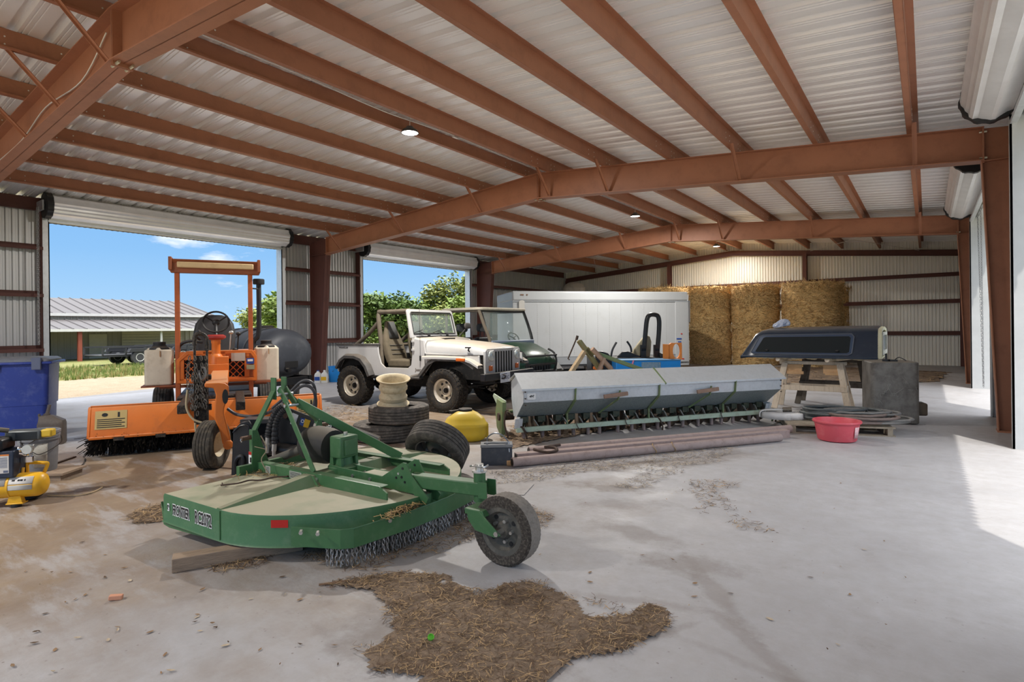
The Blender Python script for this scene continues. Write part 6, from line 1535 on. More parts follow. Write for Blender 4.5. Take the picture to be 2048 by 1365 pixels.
# ================================================================ truck cap on saw horses
capk = mat('cap_navy', srgb(40, 50, 66), .28, 0, dirt=srgb(70, 80, 92), da=.25, ds=4, dust=srgb(110, 110, 108), dusta=.5)
capy = mat('cap_primer', srgb(214, 210, 178), .6, dirt=srgb(186, 180, 146), da=.25, ds=6)
darkglass = mat('tinted_glass', srgb(44, 43, 38), .15, 0, var=.02, ior=1.2)
TO_, TRZ = (-.62, 10.43, 0), 0
FT_ = Frame(TO_, TRZ)
tc_ = thing('truck_cap', 'dark blue pickup truck cap with tinted side window resting on wooden saw horses', 'truck cap', TO_, TRZ)
ZB_, ZT_ = .875, 1.355
b = B(); W2 = 1.50; rings = []
def ring_at(x, zt, inset):
    return [V((x, y, z)) for y, z in ((0, ZB_), (.035+inset, zt-.07), (.08+inset, zt-.02), (.2+inset, zt), (W2/2, zt+.03), (W2-.2-inset, zt), (W2-.08-inset, zt-.02), (W2-.035-inset, zt-.07), (W2, ZB_))]
for x, zt, ins in ((-2.04, ZB_+.03, 0), (-1.80, ZT_-.08, .02), (-1.72, ZT_-.035, .03), (-1.60, ZT_-.015, .03), (-.8, ZT_-.0, .03), (-.02, ZT_+.005, .03), (.0, ZT_-.01, .03)): rings.append(ring_at(x, zt, ins))
b.loft(rings, caps=True); b.build('shell', capk, tc_, smooth=40)
# side window: frame and glass lie on the sloping side
yy = lambda z: .035*(z-ZB_)/(ZT_-.07-ZB_)+.012
def onside(pts, off): return [V((x, yy(z)-off, z)) for x, z in pts]
wo = [(-1.86, .945), (-1.80, .925), (-.40, .925), (-.345, .955), (-.315, 1.22), (-.35, 1.265), (-1.66, 1.245), (-1.72, 1.22)]
wi = [(-1.79, .965), (-1.76, .955), (-.42, .955), (-.385, .975), (-.36, 1.20), (-.385, 1.225), (-1.62, 1.212), (-1.66, 1.195)]
b = B(); n = len(wo); b.add(onside(wo, .014)+onside(wi, .018), [(i, (i+1) % n, n+(i+1) % n, n+i) for i in range(n)]); wf = b.build('window_frame', mat('cap_frame', srgb(58, 70, 92), .3), tc_, smooth=0)
b = B(); b.tube(onside(wo, .012), .010, 6, closed=True); b.build('window_seal', mat('seal_grey', srgb(92, 98, 108), .5), wf)
b = B(); b.add(onside(wi, .016), [tuple(range(n))]); gl_ = b.build('window_glass', darkglass, wf, smooth=0)
for x in (-1.60, -.55): b = B(); b.ell((x, yy(.985)-.024, .985), (.03, .02, .02), 12, 8); b.build('window_latch', black, wf)
b = B(); b.bb(-2.03, .0, -.012, .03, ZB_-.012, ZB_+.02); b.build('lower_rail', capk, tc_, bevel=.006)
# open rear end with primer coloured edge and inner window
b = B(); rear = [(p.y, p.z) for p in ring_at(0, ZT_-.01, .03)]
inn = [(W2/2+(y-W2/2)*.86, ZB_+.02+(z-ZB_)*.86) for y, z in rear]
b.frame(rear, inn, 'x', -.005, .05); b.build('rear_frame', capy, tc_, smooth=0)
b = B(); b.bb(.02, .035, .17, W2-.17, ZB_+.06, ZT_-.08); b.build('rear_window', mat('rear_window', srgb(150, 160, 164), .2, .2), tc_)
b = B(); b.frame([(.14, ZB_+.05), (W2-.14, ZB_+.05), (W2-.14, ZT_-.07), (.14, ZT_-.07)], [(.24, ZB_+.11), (W2-.24, ZB_+.11), (W2-.24, ZT_-.12), (.24, ZT_-.12)], 'x', .03, .06); b.build('rear_window_frame', mat('rear_frame_white', srgb(206, 204, 190), .5), tc_)
b = B()
for k in range(16): b.ell((-1.75+.11*k+.03*math.sin(k*3), .04, ZB_-.012), (.06, .03, .012+.008*(k % 3)), 8, 6)
b.build('foam_edge', mat('foam_tan', srgb(196, 182, 150), .9), tc_)
# crumpled bag on top
p = AD(1550, 652, 10.0); b = B(); rnd = random.Random(9); rings = []
for k, (r_, h) in enumerate(((.10, 0), (.115, .03), (.10, .07), (.075, .11), (.03, .135))):
    rings.append([V((r_*(1+rnd.uniform(-.25, .25))*math.cos(2*PI*i/14)*1.2, r_*(1+rnd.uniform(-.25, .25))*math.sin(2*PI*i/14), h+.35*r_*math.cos(2*PI*i/14)*.6+.05)) for i in range(14)])
b.loft(rings); o = b.build('plastic_bag', mat('bag_white_blue', srgb(196, 204, 222), .35, dirt=srgb(96, 122, 176), da=.4, ds=14), smooth=0); o.location = (-2.07, 10.95, 1.335); tag(o, 'crumpled white and blue plastic bag on top of the truck cap', 'bag')

# saw horses
pine = mat('pine', srgb(218, 202, 180), .75, dirt=srgb(176, 152, 124), da=.35, ds=3, stretch=(8, 8, 1))
pine2 = mat('pine_orange', srgb(204, 164, 120), .75, dirt=srgb(176, 134, 94), da=.3, ds=4)
oldw = mat('weathered_wood', srgb(112, 104, 94), .9, dirt=srgb(72, 64, 56), da=.5, ds=6)
def saw_horse(x0, x1, y, lab, m, blocks):
    t = thing('saw_horse', lab, 'saw horse', ((x0+x1)/2, y, 0), 0)
    w_ = (x1-x0)/2; ht = .80
    b = B(); b.bb(-w_+.05, w_-.05, -.05, .05, ht-.055, ht-.0); b.build('top_rail', m, t, bevel=.004)
    for sx in (-1, 1):
        for sy in (-1, 1):
            b = B(); b.bar((sx*(w_-.14), sy*.06, ht-.03), (sx*w_, sy*.27, 0.0), .095, .04, up=(0, 1, .3)); b.build('leg', m, t, bevel=.004)
        b = B(); b.bar((sx*(w_-.06), -.20, .36), (sx*(w_-.06), .20, .36), .04, .08); b.build('end_brace', m, t, bevel=.004)
    for sy in (-1, 1):
        b = B(); b.bar((-w_+.02, sy*.20, .36), (w_-.02, sy*.20, .36), .025, .085); b.build('side_brace', m, t, bevel=.004)
    if blocks:
        for x in (-.28, .30):
            b = B(); b.bb(x-.13, x+.13, -.075, -.03, ht-.20, ht-.055); b.bb(x-.10, x+.16, -.10, -.06, ht-.22, ht-.17); b.build('spacer_block', pine2, t, bevel=.004)
    return t
saw_horse(-2.12, -1.02, 10.72, 'pale pine saw horse holding up the left end of the truck cap', pine, True)
saw_horse(-1.9, -.80, 11.55, 'weathered dark saw horse standing behind the pale one under the truck cap', oldw, False)
for k, (x0, y0, x1, y1) in enumerate(((-2.06, 10.46, -1.75, 11.7), (-1.32, 10.46, -1.02, 11.7))):
    b = B(); b.cyl((x0, y0, .838), (x1, y1, .838), .037, n=14); tag(b.build('round_post', pine), ('left' if k == 0 else 'right')+' round wooden post laid across the saw horses under the truck cap', 'wooden post')

# dark steel fuel tank
tkm = mat('tank_grimy_black', srgb(116, 112, 106), .5, .1, dirt=srgb(62, 56, 50), da=.55, ds=3, dust=srgb(150, 138, 120), dusta=.5)
FTK_O, FTK_R = (-.36, 9.62, 0), math.radians(16)
ft = thing('fuel_tank', 'upright grimy black box-shaped fuel tank with scratches, right of the saw horses', 'fuel tank', FTK_O, FTK_R)
b = B(); b.prism(rrect(-.30, .285, 0, .62, .06, 5), 'z', .01, .875); b.build('tank_shell', tkm, ft, bevel=.02, seg=3)
b = B(); b.prism(rrect(.02, .30, -.02, .05, .02), 'z', .0, .22); b.build('rust_patch', mat('rust_patch', srgb(126, 104, 78), .8, dirt=srgb(96, 80, 62), da=.5, ds=8), ft) if False else None
b = B(); b.prism(rrect(.27, .40, .08, .34, .03), 'z', .12, .295); b.build('side_block', mat('brown_block', srgb(92, 80, 66), .8, dirt=srgb(70, 60, 50), da=.4), ft, bevel=.02)
b = B(); b.cyl((-.07, .2, .87), (-.07, .2, .905), .05, n=16); b.cyl((-.07, .2, .90), (-.07, .2, .985), .014, n=8); b.bb(-.03, .06, .15, .22, .875, .90); b.tube(smoothpath([(.02, .2, .88), (.10, .25, .93), (.2, .3, .88)], 4), .006, 5); b.build('tank_fittings', blackm, ft)
rnd = random.Random(12); b = B()
for k in range(13):
    x, z = (-.10+rnd.gauss(0, .05), .35+rnd.gauss(0, .14)) if k < 8 else (.12+rnd.uniform(-.18, .15), .45+rnd.gauss(0, .16))
    pts = [V((x+j*rnd.uniform(-.02, .02), -.001, min(.84, max(.05, z+j*rnd.uniform(-.02, .035))))) for j in range(4)]
    b.tube(pts, .0022, 4)
stuff(b.build('scratches', mat('scratch_pale', srgb(150, 148, 142), .6), ft))
b = B(); b.tube([(-.345, .0, .06), (-.35, -.02, .16), (-.33, -.02, .19), (-.31, -.0, .12)], .007, 6); b.build('strap_hook', rustd, ft)

# red tub
redp = mat('red_plastic', srgb(208, 84, 94), .45, dirt=srgb(214, 124, 126), da=.25, ds=5)
t = thing('red_tub', 'round red plastic feed tub on the floor in front of the hose pallet', 'tub', (-.90, 7.92, 0), 0)
b = B(); b.lathe([(0, .01), (.205, .01), (.212, .02), (.245, .215), (.262, .222), (.268, .235), (.262, .248), (.245, .248), (.238, .235), (.20, .03), (0, .028)], 48); b.build('tub_body', redp, t, smooth=50)
b = B(); q = Frame((-.90, 7.92, 0), 0)
b.loft([[V((.237*math.cos(a)*f, .237*math.sin(a)*f, z)) for a in [math.radians(-34+3*k) for k in range(7)]] for f, z in ((.985, .06), (1.045, .19))], closed=False); b.build('tub_sticker', mat('sticker_worn', srgb(226, 196, 196), .6, dirt=srgb(206, 90, 96), da=.5, ds=40), t, solid=.002)

# pallet with coiled hoses
pw = mat('pallet_wood', srgb(150, 138, 120), .85, dirt=srgb(112, 100, 84), da=.45, ds=5)
PLO, PLR = (-1.05, 8.75, 0), math.radians(20)
t = thing('pallet', 'low wooden pallet on the floor carrying coiled hoses', 'pallet', PLO, PLR)
for k in range(7):
    b = B(); y = -.42+.14*k; b.bb(-.62, .60, y-.05, y+.05, .098, .118); b.build('deck_board', pw, t, bevel=.003)
for x in (-.56, 0, .54):
    b = B(); b.bb(x-.03, x+.03, -.47, .47, .015, .098); b.build('stringer', pw, t, bevel=.003)
for y in (-.42, 0, .42):
    b = B(); b.bb(-.62, .60, y-.05, y+.05, .0, .015); b.build('bottom_board', pw, t)
hose_m = [mat('hose_dark', srgb(78, 82, 82), .55, dirt=srgb(124, 124, 118), da=.35, ds=8), mat('hose_greyer', srgb(116, 114, 110), .6, dirt=srgb(150, 142, 132), da=.3, ds=8), mat('hose_brownish', srgb(124, 108, 100), .6, dirt=srgb(96, 84, 78), da=.3, ds=8)]
rnd = random.Random(17)
def coil(nm, lab, cx, cy, z0, turns, R, r, m, seed, spread=.12):
    rnd = random.Random(seed); pts = []
    N_ = turns*20
    ox = oy = 0
    for i in range(N_):
        a = 2*PI*i/20; k = i/20
        if i % 20 == 0: tx, ty, tr = rnd.uniform(-spread, spread), rnd.uniform(-spread*.6, spread*.6), R*(1+rnd.uniform(-.22, .18))
        if i == 0: ox, oy, orr = tx, ty, tr
        ox += (tx-ox)*.09; oy += (ty-oy)*.09; orr += (tr-orr)*.09
        pts.append((cx+ox+orr*1.25*math.cos(a), cy+oy+orr*.8*math.sin(a), z0+r+(k % 5)*r*1.55+rnd.uniform(0, .006)))
    b = B(); b.tube(pts, r, 8); o = b.build(nm, m, smooth=60); o.location = PLO; o.rotation_euler = (0, 0, PLR); return tag(o, lab, 'hose', 'hoses coiled on the pallet')
coil('coiled_hose', 'dark grey rubber hose in a wide coil, topmost on the pallet', .05, .05, .12, 8, .36, .019, hose_m[0], 5)
coil('coiled_hose', 'light grey hose looped loosely at the right end of the pallet',   .34, -.08, .12, 6, .36, .017, hose_m[1], 8, .14)
coil('coiled_hose', 'brownish hose coil spilling towards the red tub', .28, -.22, .118, 4, .27, .018, hose_m[2], 11, .1)
# flat white lay-flat hose coil
t = thing('flat_hose', 'rolled white lay-flat hose lying on the left end of the pallet', 'hose', (-1.62, 8.62, .12), math.radians(20))
whh = mat('canvas_white', srgb(222, 218, 212), .8, dirt=srgb(196, 190, 180), da=.3, ds=8)
b = B(); pts = []
for i in range(150):
    a = 2*PI*i/22; q = .11+.0135*i/22*1.3; pts.append((q*1.35*math.cos(a), q*math.sin(a)))
lo = [V((x, y, .0)) for x, y in pts]; hi = [V((x, y, .085)) for x, y in pts]; b.loft([lo, hi], closed=False); b.build('hose_coil', whh, t, solid=.009, smooth=60)
b = B(); P2 = smoothpath([(-.33, -.08, .02), (-.30, -.05, .10), (-.1, .0, .12), (.05, .0, .105)], 6); b.loft([[p+V((0, .05, 0)), p-V((0, .05, 0))] for p in P2], closed=False); b.build('hose_tail', whh, t, solid=.009)
b = B(); b.cyl((-.02, -.02, .115), (.09, -.02, .12), .033, n=16); b.build('hose_coupling', mat('brass_worn', srgb(120, 110, 96), .5, .5), t)

# ================================================================ tyres, rim, yellow tank, battery
def flat_tyre(nm, lab, x, y, z, R, W, rr, m, grp):
    t = thing(nm, lab, 'tyre', (x, y, z), random.Random(lab).random()*3, grp); tyre(t, (0, 0, W/2), R, W, rr, 'z', m, 'rib', name='carcass'); return t
flat_tyre('tyre_casing', 'lower of the two worn tyres lying flat in a stack by the white car', -5.66, 4.96, 0, .41, .22, .21, rubber_w, 'stacked worn tyres')
flat_tyre('tyre_casing', 'upper worn tyre of the stack, with the cream wheel rim on it', -5.52, 5.06, .222, .385, .22, .21, rubber_w, 'stacked worn tyres')
t = thing('wheel_rim', 'bare cream painted steel wheel rim standing on the stacked tyres', 'wheel rim', (-5.54, 4.98, .445), 0)
t.rotation_euler = (math.radians(8), math.radians(10), 0)
b = B(); b.lathe([(.195, .0), (.20, .0), (.205, .02), (.175, .04), (.165, .07), (.178, .09), (.178, .12), (.160, .14), (.158, .19), (.178, .215), (.178, .25), (.165, .27), (.172, .31), (.208, .335), (.215, .35), (.208, .355), (.19, .35), (.155, .31), (.145, .10), (.18, .0)], 44, caps=False); b.build('rim_barrel', rim_cream, t, smooth=40)
b = B(); b.lathe([(.05, .13), (.146, .13), (.146, .135), (.05, .135)], 24, caps=False); b.build('rim_disc', rim_cream, t)
# leaning wheel
LO = (-4.32, 4.62, .0)
t = thing('spare_wheel', 'worn tyre on a steel rim leaning on the far edge of the green cutter deck', 'wheel', (-3.80, 3.97, .27), 0)
e_ = bpy.data.objects.new('wheel_tilt', None)
bpy.data.objects.remove(e_)
t.rotation_euler = (math.radians(38), 0, math.radians(14))
tyre(t, (0, 0, 0), .30, .21, .185, 'y', rubber_w, 'rib', name='carcass')
b = B(); b.lathe([(.195, -.09), (.182, -.085), (.17, -.055), (.16, -.01), (.125, .0), (.085, -.045), (.045, -.05), (.04, -.02), (0, -.02)], 36, caps=False, axis='y'); r_ = b.build('steel_rim', mat('steel_rim', srgb(120, 118, 114), .4, .6, dirt=srgb(84, 78, 70), da=.35), t, smooth=45)
for k in range(6):
    a = 2*PI*k/6+.3; b = B(); q = .135; b.prism([(q*math.cos(a)+.022*math.cos(a+2*PI*j/3*1.0), q*math.sin(a)+.030*math.sin(a+2*PI*j/3)) for j in range(3)], 'y', -.012, .004); b.build('rim_opening', mat('rim_hole_pale', srgb(170, 176, 180), .6), r_)
# yellow tank
ylw = mat('yellow_poly', srgb(206, 172, 44), .45, 0, dirt=srgb(190, 164, 70), da=.3, ds=5, dust=srgb(206, 186, 116), dusta=.6)
t = thing('yellow_tank', 'yellow plastic sprayer tank with black lid on the floor by the front of the car', 'sprayer tank', (-4.72, 5.44, 0), math.radians(38))
b = B(); rings = []
for z, sx, sy in ((.0, .19, .15), (.03, .245, .19), (.10, .265, .20), (.165, .265, .20), (.185, .285, .215), (.205, .285, .215), (.22, .265, .20), (.28, .235, .18), (.34, .16, .14), (.37, .10, .10), (.375, .05, .05)):
    rings.append([V((sx*math.copysign(abs(math.cos(a))**.7, math.cos(a)), sy*math.copysign(abs(math.sin(a))**.7, math.sin(a)), z)) for a in [2*PI*k/32 for k in range(32)]])
b.loft(rings); b.build('tank_body', ylw, t, smooth=55)
b = B(); b.bb(-.02, .02, -.225, .225, .03, .33) if False else b.prism([(-.29, .05), (-.27, .03), (.27, .03), (.29, .05), (.29, .2), (-.29, .2)], 'y', -.012, .012); b.build('mould_seam', ylw, t)
b = B(); b.lathe([(.085, .36), (.088, .365), (.088, .395), (.08, .402), (0, .402)], 24, (.0, 0, 0)); b.cyl((-.16, 0, .345), (-.16, 0, .375), .045, n=16); b.bar((-.16, .0, .37), (-.05, 0, .385), .07, .015); b.build('tank_lid', black, t)
# battery
t = thing('car_battery', 'black car battery with a wire carry handle in front of the grain drill', 'battery', (-3.62, 4.66, 0), math.radians(38))
batm = mat('battery_case', srgb(66, 70, 78), .5, dirt=srgb(96, 96, 98), da=.3, ds=8)
b = B(); b.bb(-.16, .16, -.085, .085, .0, .185); b.build('case', batm, t, bevel=.006)
b = B(); b.bb(-.165, .165, -.09, .09, .185, .215); b.bb(-.13, .13, -.03, .03, .215, .228); b.build('cover', mat('battery_top', srgb(128, 130, 132), .6, dirt=srgb(90, 90, 90), da=.3), t, bevel=.004)
b = B(); b.tube(smoothpath([(-.10, .06, .21), (-.09, .05, .27), (-.02, .02, .315), (.06, -.02, .30), (.12, -.05, .24), (.125, -.06, .20)], 5), .007, 6); b.tube([(.12, -.05, .24), (.13, -.095, .14)], .006, 6); b.build('wire_handle', mat('wire_grey', srgb(130, 136, 144), .4, .6), t)
for x in (-.10, .10): b = B(); b.cyl((x, -.05, .215), (x, -.05, .235), .012, n=10); b.build('terminal', mat('lead', (.3, .3, .31), .5, .6), t)
b = B(); b.box((0, 0, 0), (.16, .06, .05)); o = b.build('wood_offcut', pine2, loc=(-3.44, 4.72, .026), rot=(0, 0, .9), bevel=.004); tag(o, 'small pale wood offcut between the battery and the pipes', 'wood offcut')

# flat sheet on the floor beside the cutter
b = B(); b.prism([(-.26, -.16), (.24, -.20), (.30, .14), (-.20, .17)], 'z', 0, .004); o = b.build('floor_sheet', mat('sheet_grey', srgb(166, 162, 160), .7, dirt=srgb(146, 140, 136), da=.4, ds=4), loc=(-3.05, 3.95, .002), rot=(0, 0, math.radians(30))); tag(o, 'thin grey flattened sheet lying on the floor behind the tail wheel', 'sheet')
# ================================================================ left edge: bin, bucket, gas can, compressor
binb = mat('bin_blue', srgb(42, 62, 142), .4, 0, dirt=srgb(92, 104, 160), da=.35, ds=4)
p0, p1 = AD(-60, 800, 7.2), AD(97, 800, 7.55)
BI, BIR = (p1.x, p1.y, 0), math.atan2(p1.y-p0.y, p1.x-p0.x)
t = thing('rubbish_bin', 'large scuffed blue plastic wheeled bin at the left edge by the doorway', 'bin', BI, BIR)
b = B(); rings = []
for z, w_, d_ in ((.03, .49, .54), (.45, .50, .56), (.455, .515, .57), (.80, .525, .585), (.98, .53, .60), (1.03, .53, .60)):
    rings.append([V((x-.53, y+.30, z)) for x, y in rrect(-w_, w_, -d_/2, d_/2, .05)])
b.loft(rings); bb0 = b.build('bin_body', binb, t, smooth=30)
b = B(); b.bb(-1.10, .05, -.05, .66, 1.0, 1.035); b.build('bin_rim', binb, t, bevel=.012)
b = B(); rings = []
for z, q in ((1.035, 1.0), (1.06, 1.0), (1.085, .93), (1.095, .6)): rings.append([V((x*q-.53, y*q+.30, z)) for x, y in rrect(-.56, .55, -.33, .33, .06)])
b.loft(rings); b.build('bin_lid', mat('lid_grey', srgb(120, 124, 130), .5, dirt=srgb(86, 92, 110), da=.3), t, smooth=40)
b = B(); b.bb(-.16, -.06, -.075, -.03, .93, 1.09); b.build('lid_clasp', mat('clasp_grey', srgb(96, 104, 128), .5), t, bevel=.008)
b = B(); b.bb(-.62, -.50, -.06, .0, .94, 1.01); b.build('bin_grip', binb, t, bevel=.01)
b = B(); b.bb(-1.0, -.02, .5, .6, 0.0, .06); b.build('bin_foot', black, t)
# grey bucket on a plank
gry = mat('bucket_grey', srgb(126, 128, 132), .5, dirt=srgb(100, 98, 96), da=.3, ds=5)
BX, BY = -6.98, 1.74
t = thing('plank', 'old wooden plank lying on the floor under the grey bucket', 'plank', (BX+.02, BY+.02, 0), math.radians(40))
b = B(); b.bb(-.35, .30, -.17, .17, .055, .075); b.build('top_board', wood_old, t)
for x in (-.22, .22): b = B(); b.bb(x-.05, x+.05, -.15, .15, 0, .055); b.build('cleat', wood_old, t)
t = thing('grey_bucket', 'dirty grey plastic bucket with wire handle behind the yellow compressor', 'bucket', (BX, BY, .075), math.radians(20))
b = B(); b.lathe([(0, .0), (.135, 0), (.138, .01), (.152, .30), (.163, .30), (.165, .315), (.156, .32), (.165, .325), (.165, .345), (.157, .35), (.168, .36), (.170, .385), (.162, .39), (.152, .385), (.128, .02), (0, .018)], 44); b.build('bucket_body', gry, t, smooth=40)
b = B(); b.tube(smoothpath([(.13, -.105, .33), (.05, -.19, .25), (-.0, -.2, .24), (.0, -.2, .24)], 4)[:9], .004, 5); b.tube(smoothpath([(-.02, -.165, .32), (.05, -.175, .27), (.14, -.16, .22), (.19, -.11, .19), (.17, .08, .26), (.10, .13, .33)], 5), .004, 6); b.build('bucket_handle', mat('wire_dark', srgb(70, 66, 62), .5, .6), t)
b = B(); b.bb(-.03, .01, -.172, -.158, .27, .33); b.build('handle_ear', gry, t)
b = B(); b.loft([[V((r_*math.cos(a), r_*math.sin(a), z)) for a in [math.radians(-52+6*k) for k in range(8)]] for r_, z in ((.1415, .05), (.153, .28))], closed=False); b.build('bucket_label', mat('label_worn', srgb(176, 172, 162), .7, dirt=srgb(130, 122, 110), da=.4, ds=14), t, solid=.001)
# gas can
t = thing('fuel_can', 'brown plastic fuel can with a spout behind the blue bin', 'fuel can', (-8.98, 2.37, 0), math.radians(60))
canm = mat('can_brown', srgb(84, 76, 70), .6, dirt=srgb(110, 100, 90), da=.35, ds=7)
b = B(); b.loft([[V((x*k+o_, y*k, z)) for x, y in rrect(-.135, .135, -.10, .10, .035)] for z, k, o_ in ((.0, .95, 0), (.02, 1, 0), (.26, 1, 0), (.30, .93, 0), (.36, .55, -.05), (.37, .4, -.05))]); b.build('can_body', canm, t, smooth=45)
b = B(); b.cyl((-.05, 0, .36), (-.05, 0, .39), .035, n=14); b.tube(smoothpath([(-.05, 0, .38), (-.04, 0, .42), (-.02, 0, .50)], 4), [.022, .022, .02, .02, .019, .019, .018, .017, .017], 9); b.build('spout', canm, t)
b = B(); b.tube(smoothpath([(-.11, 0, .32), (-.13, 0, .37), (-.12, 0, .385)], 3), .014, 7); b.build('vent_cap', canm, t)

# yellow compressor
ymet = mat('compressor_yellow', srgb(232, 176, 40), .35, 0, dirt=srgb(196, 150, 60), da=.2, ds=5)
CR = .6311+math.radians(14)
pc = AD(96, 966, 4.70)
CO = (pc.x, pc.y, 0); FC = Frame(CO, CR)
t = thing('air_compressor', 'yellow tank air compressor with dark blue motor box at the left edge', 'air compressor', CO, CR)
z0 = .165; r0 = .098
b = B(); b.lathe([(0, -.002), (.045, -.006), (.08, -.025), (.096, -.06), (r0, -.10), (r0, -.62), (.08, -.68), (0, -.70)], 36, (0, 0, z0), 'x'); tk = b.build('air_tank', ymet, t, smooth=50)
def wrap(x0, x1, a0, a1, off, m, nm, par):
    b = B(); b.loft([[V((x, (r0+off)*math.cos(a), z0+(r0+off)*math.sin(a))) for a in [math.radians(a0+(a1-a0)*k/8) for k in range(9)]] for x in (x0, x1)], closed=False); return b.build(nm, m, par, solid=.001)
lbw = mat('label_white', srgb(210, 206, 200), .5, dirt=srgb(186, 180, 170), da=.3, ds=14)
wrap(-.235, -.065, 128, 165, .0015, lbw, 'tank_label', tk); wrap(-.235, -.07, 178, 202, .0015, mat('label_silver2', srgb(176, 176, 172), .5), 'tank_label', tk) if False else wrap(-.235, -.065, 169, 192, .0015, mat('label_silver2', srgb(186, 184, 178), .5), 'tank_label', tk)
wrap(-.56, -.255, 122, 170, .0015, lbw, 'tank_label', tk)
for k, (x0, x1) in enumerate(((-.21, -.19), (-.17, -.135), (-.125, -.115))): wrap(x0, x1, 142, 150, .003, black_d, 'label_mark', tk)
b = B(); b.lathe([(r0+.004, -.247), (r0+.006, -.24), (r0+.004, -.233)], 30, (0, 0, z0), 'x', caps=False); b.build('tank_seam', ymet, tk)
for x in (-.20, -.50):
    b = B(); b.prism([(x-.055, .03), (x+.055, .03), (x+.04, .09), (x-.04, .09)], 'y', -.07, -.02); b.bb(x-.06, x+.06, -.075, -.0, .025, .035); fo = b.build('foot', ymet, t, bevel=.003)
    b = B(); b.lathe([(.03, 0), (.036, .0), (.034, .026), (0, .026)], 18, (x, -.045, 0)); b.build('rubber_foot', black, fo)
b = B(); b.lathe([(.03, -.04), (.09, -.045), (.10, -.03), (.10, .03), (.09, .045), (.03, .04)], 28, (-.20, .17, .10), 'y'); b.build('transport_wheel', black, t)
b = B(); b.tube(smoothpath([(-.19, .10, .20), (-.19, .09, .31), (-.17, .09, .325), (-.06, .09, .315), (-.045, .09, .30), (-.075, .08, .215)], 4), .014, 8); b.tube([(-.19, .02, .24), (-.19, .03, .30)], .012, 6); b.build('carry_handle', ymet, t)
navy = mat('motor_navy', srgb(38, 48, 66), .45, dirt=srgb(66, 74, 88), da=.25, ds=5)
b = B(); b.bb(-.56, -.195, -.09, .12, .245, .46); mb_ = b.build('motor_box', navy, t, bevel=.008)
b = B(); b.bb(-.30, -.225, -.0915, -.0895, .285, .435); b.cur = 1; b.bb(-.302, -.223, -.092, -.0895, .424, .436); b.cur = 2
for k in range(9): b.bb(-.293, -.235, -.0925, -.090, .33+k*.0095, .334+k*.0095)
b.bb(-.262, -.23, -.0925, -.090, .290, .308)
b.build('spec_label', [lbw, mat('label_orange', srgb(214, 128, 60), .5), mat('label_text', srgb(96, 104, 124), .6)], mb_, smooth=0)
b = B(); b.bb(-.62, -.27, -.10, .10, .46, .56); b.build('engine_block', blackm, t, bevel=.02)
b = B(); b.prism(rrect(-.62, -.335, -.13, .03, .03), 'z', .545, .60); b.bb(-.60, -.35, -.137, -.125, .50, .565); b.build('engine_shroud', mat('shroud_black', srgb(58, 60, 62), .4, dust=srgb(120, 116, 108), dusta=.4), t, bevel=.01)
b = B(); b.bb(-.585, -.37, -.142, -.138, .505, .545); b.build('shroud_label', mat('label_pale_blue', srgb(156, 170, 190), .5), t)
b = B(); b.bb(-.33, -.075, .05, .17, .515, .60)
mf = b.build('muffler_guard', mat('guard_grey', srgb(92, 96, 96), .4, .3), t, bevel=.014)
for k in range(7):
    b = B(); b.bb(-.25, -.10, .044, .052, .527+k*.009, .531+k*.009); b.build('guard_slot', black_d, mf)
b = B(); b.tube(smoothpath([(-.60, .0, .60), (-.56, 0, .63), (-.45, 0, .64), (-.34, 0, .625), (-.28, .02, .61)], 4), .02, 8); b.build('air_cleaner', mat('cleaner_dusty', srgb(86, 80, 70), .6, dust=srgb(140, 130, 112), dusta=.6), t)
b = B(); b.bb(-.08, .0, .06, .14, .535, .60); b.build('yellow_block', mat('cap_yellow', srgb(214, 176, 52), .5), t, bevel=.012)
b = B(); b.lathe([(0, -.02), (.036, -.02), (.04, .0), (.036, .02), (0, .024)], 20, (-.135, -.01, .455), 'y'); ga = b.build('pressure_gauge', lampg, t)
b = B(); b.cyl((-.135, 0, .42), (-.165, .03, .38), .012, n=8); b.cyl((-.20, .0, .42), (-.13, .02, .40), .014, n=8); b.ell((-.20, .0, .455), (.025, .02, .025), 10, 7); b.bb(-.19, -.11, -.0, .03, .345, .39); b.build('regulator', chrome, t)
# cords on the floor by the compressor
b = B(); b.tube(smoothpath([GR(95, 992, .008), GR(150, 992, .008), GR(185, 985, .008), GR(205, 975, .008)], 6), .006, 6); tag(b.build('floor_cable', mat('cord_tan', srgb(190, 168, 132), .7)), 'pale cord lying on the floor right of the compressor', 'cord')
b = B(); b.tube(smoothpath([GR(98, 950, .008), GR(140, 945, .008), GR(165, 930, .008), GR(170, 918, .008)], 6), .006, 6); tag(b.build('floor_cable', mat('cord_dark', srgb(60, 56, 52), .7)), 'dark cord lying on the floor beside the grey bucket', 'cord')
b = B(); b.bar(GR(112, 927, .008), GR(150, 914, .008), .03, .012); tag(b.build('bark_strip', mat('bark_strip', srgb(88, 72, 60), .9)), 'dark strip of bark on the floor right of the grey bucket', 'bark')

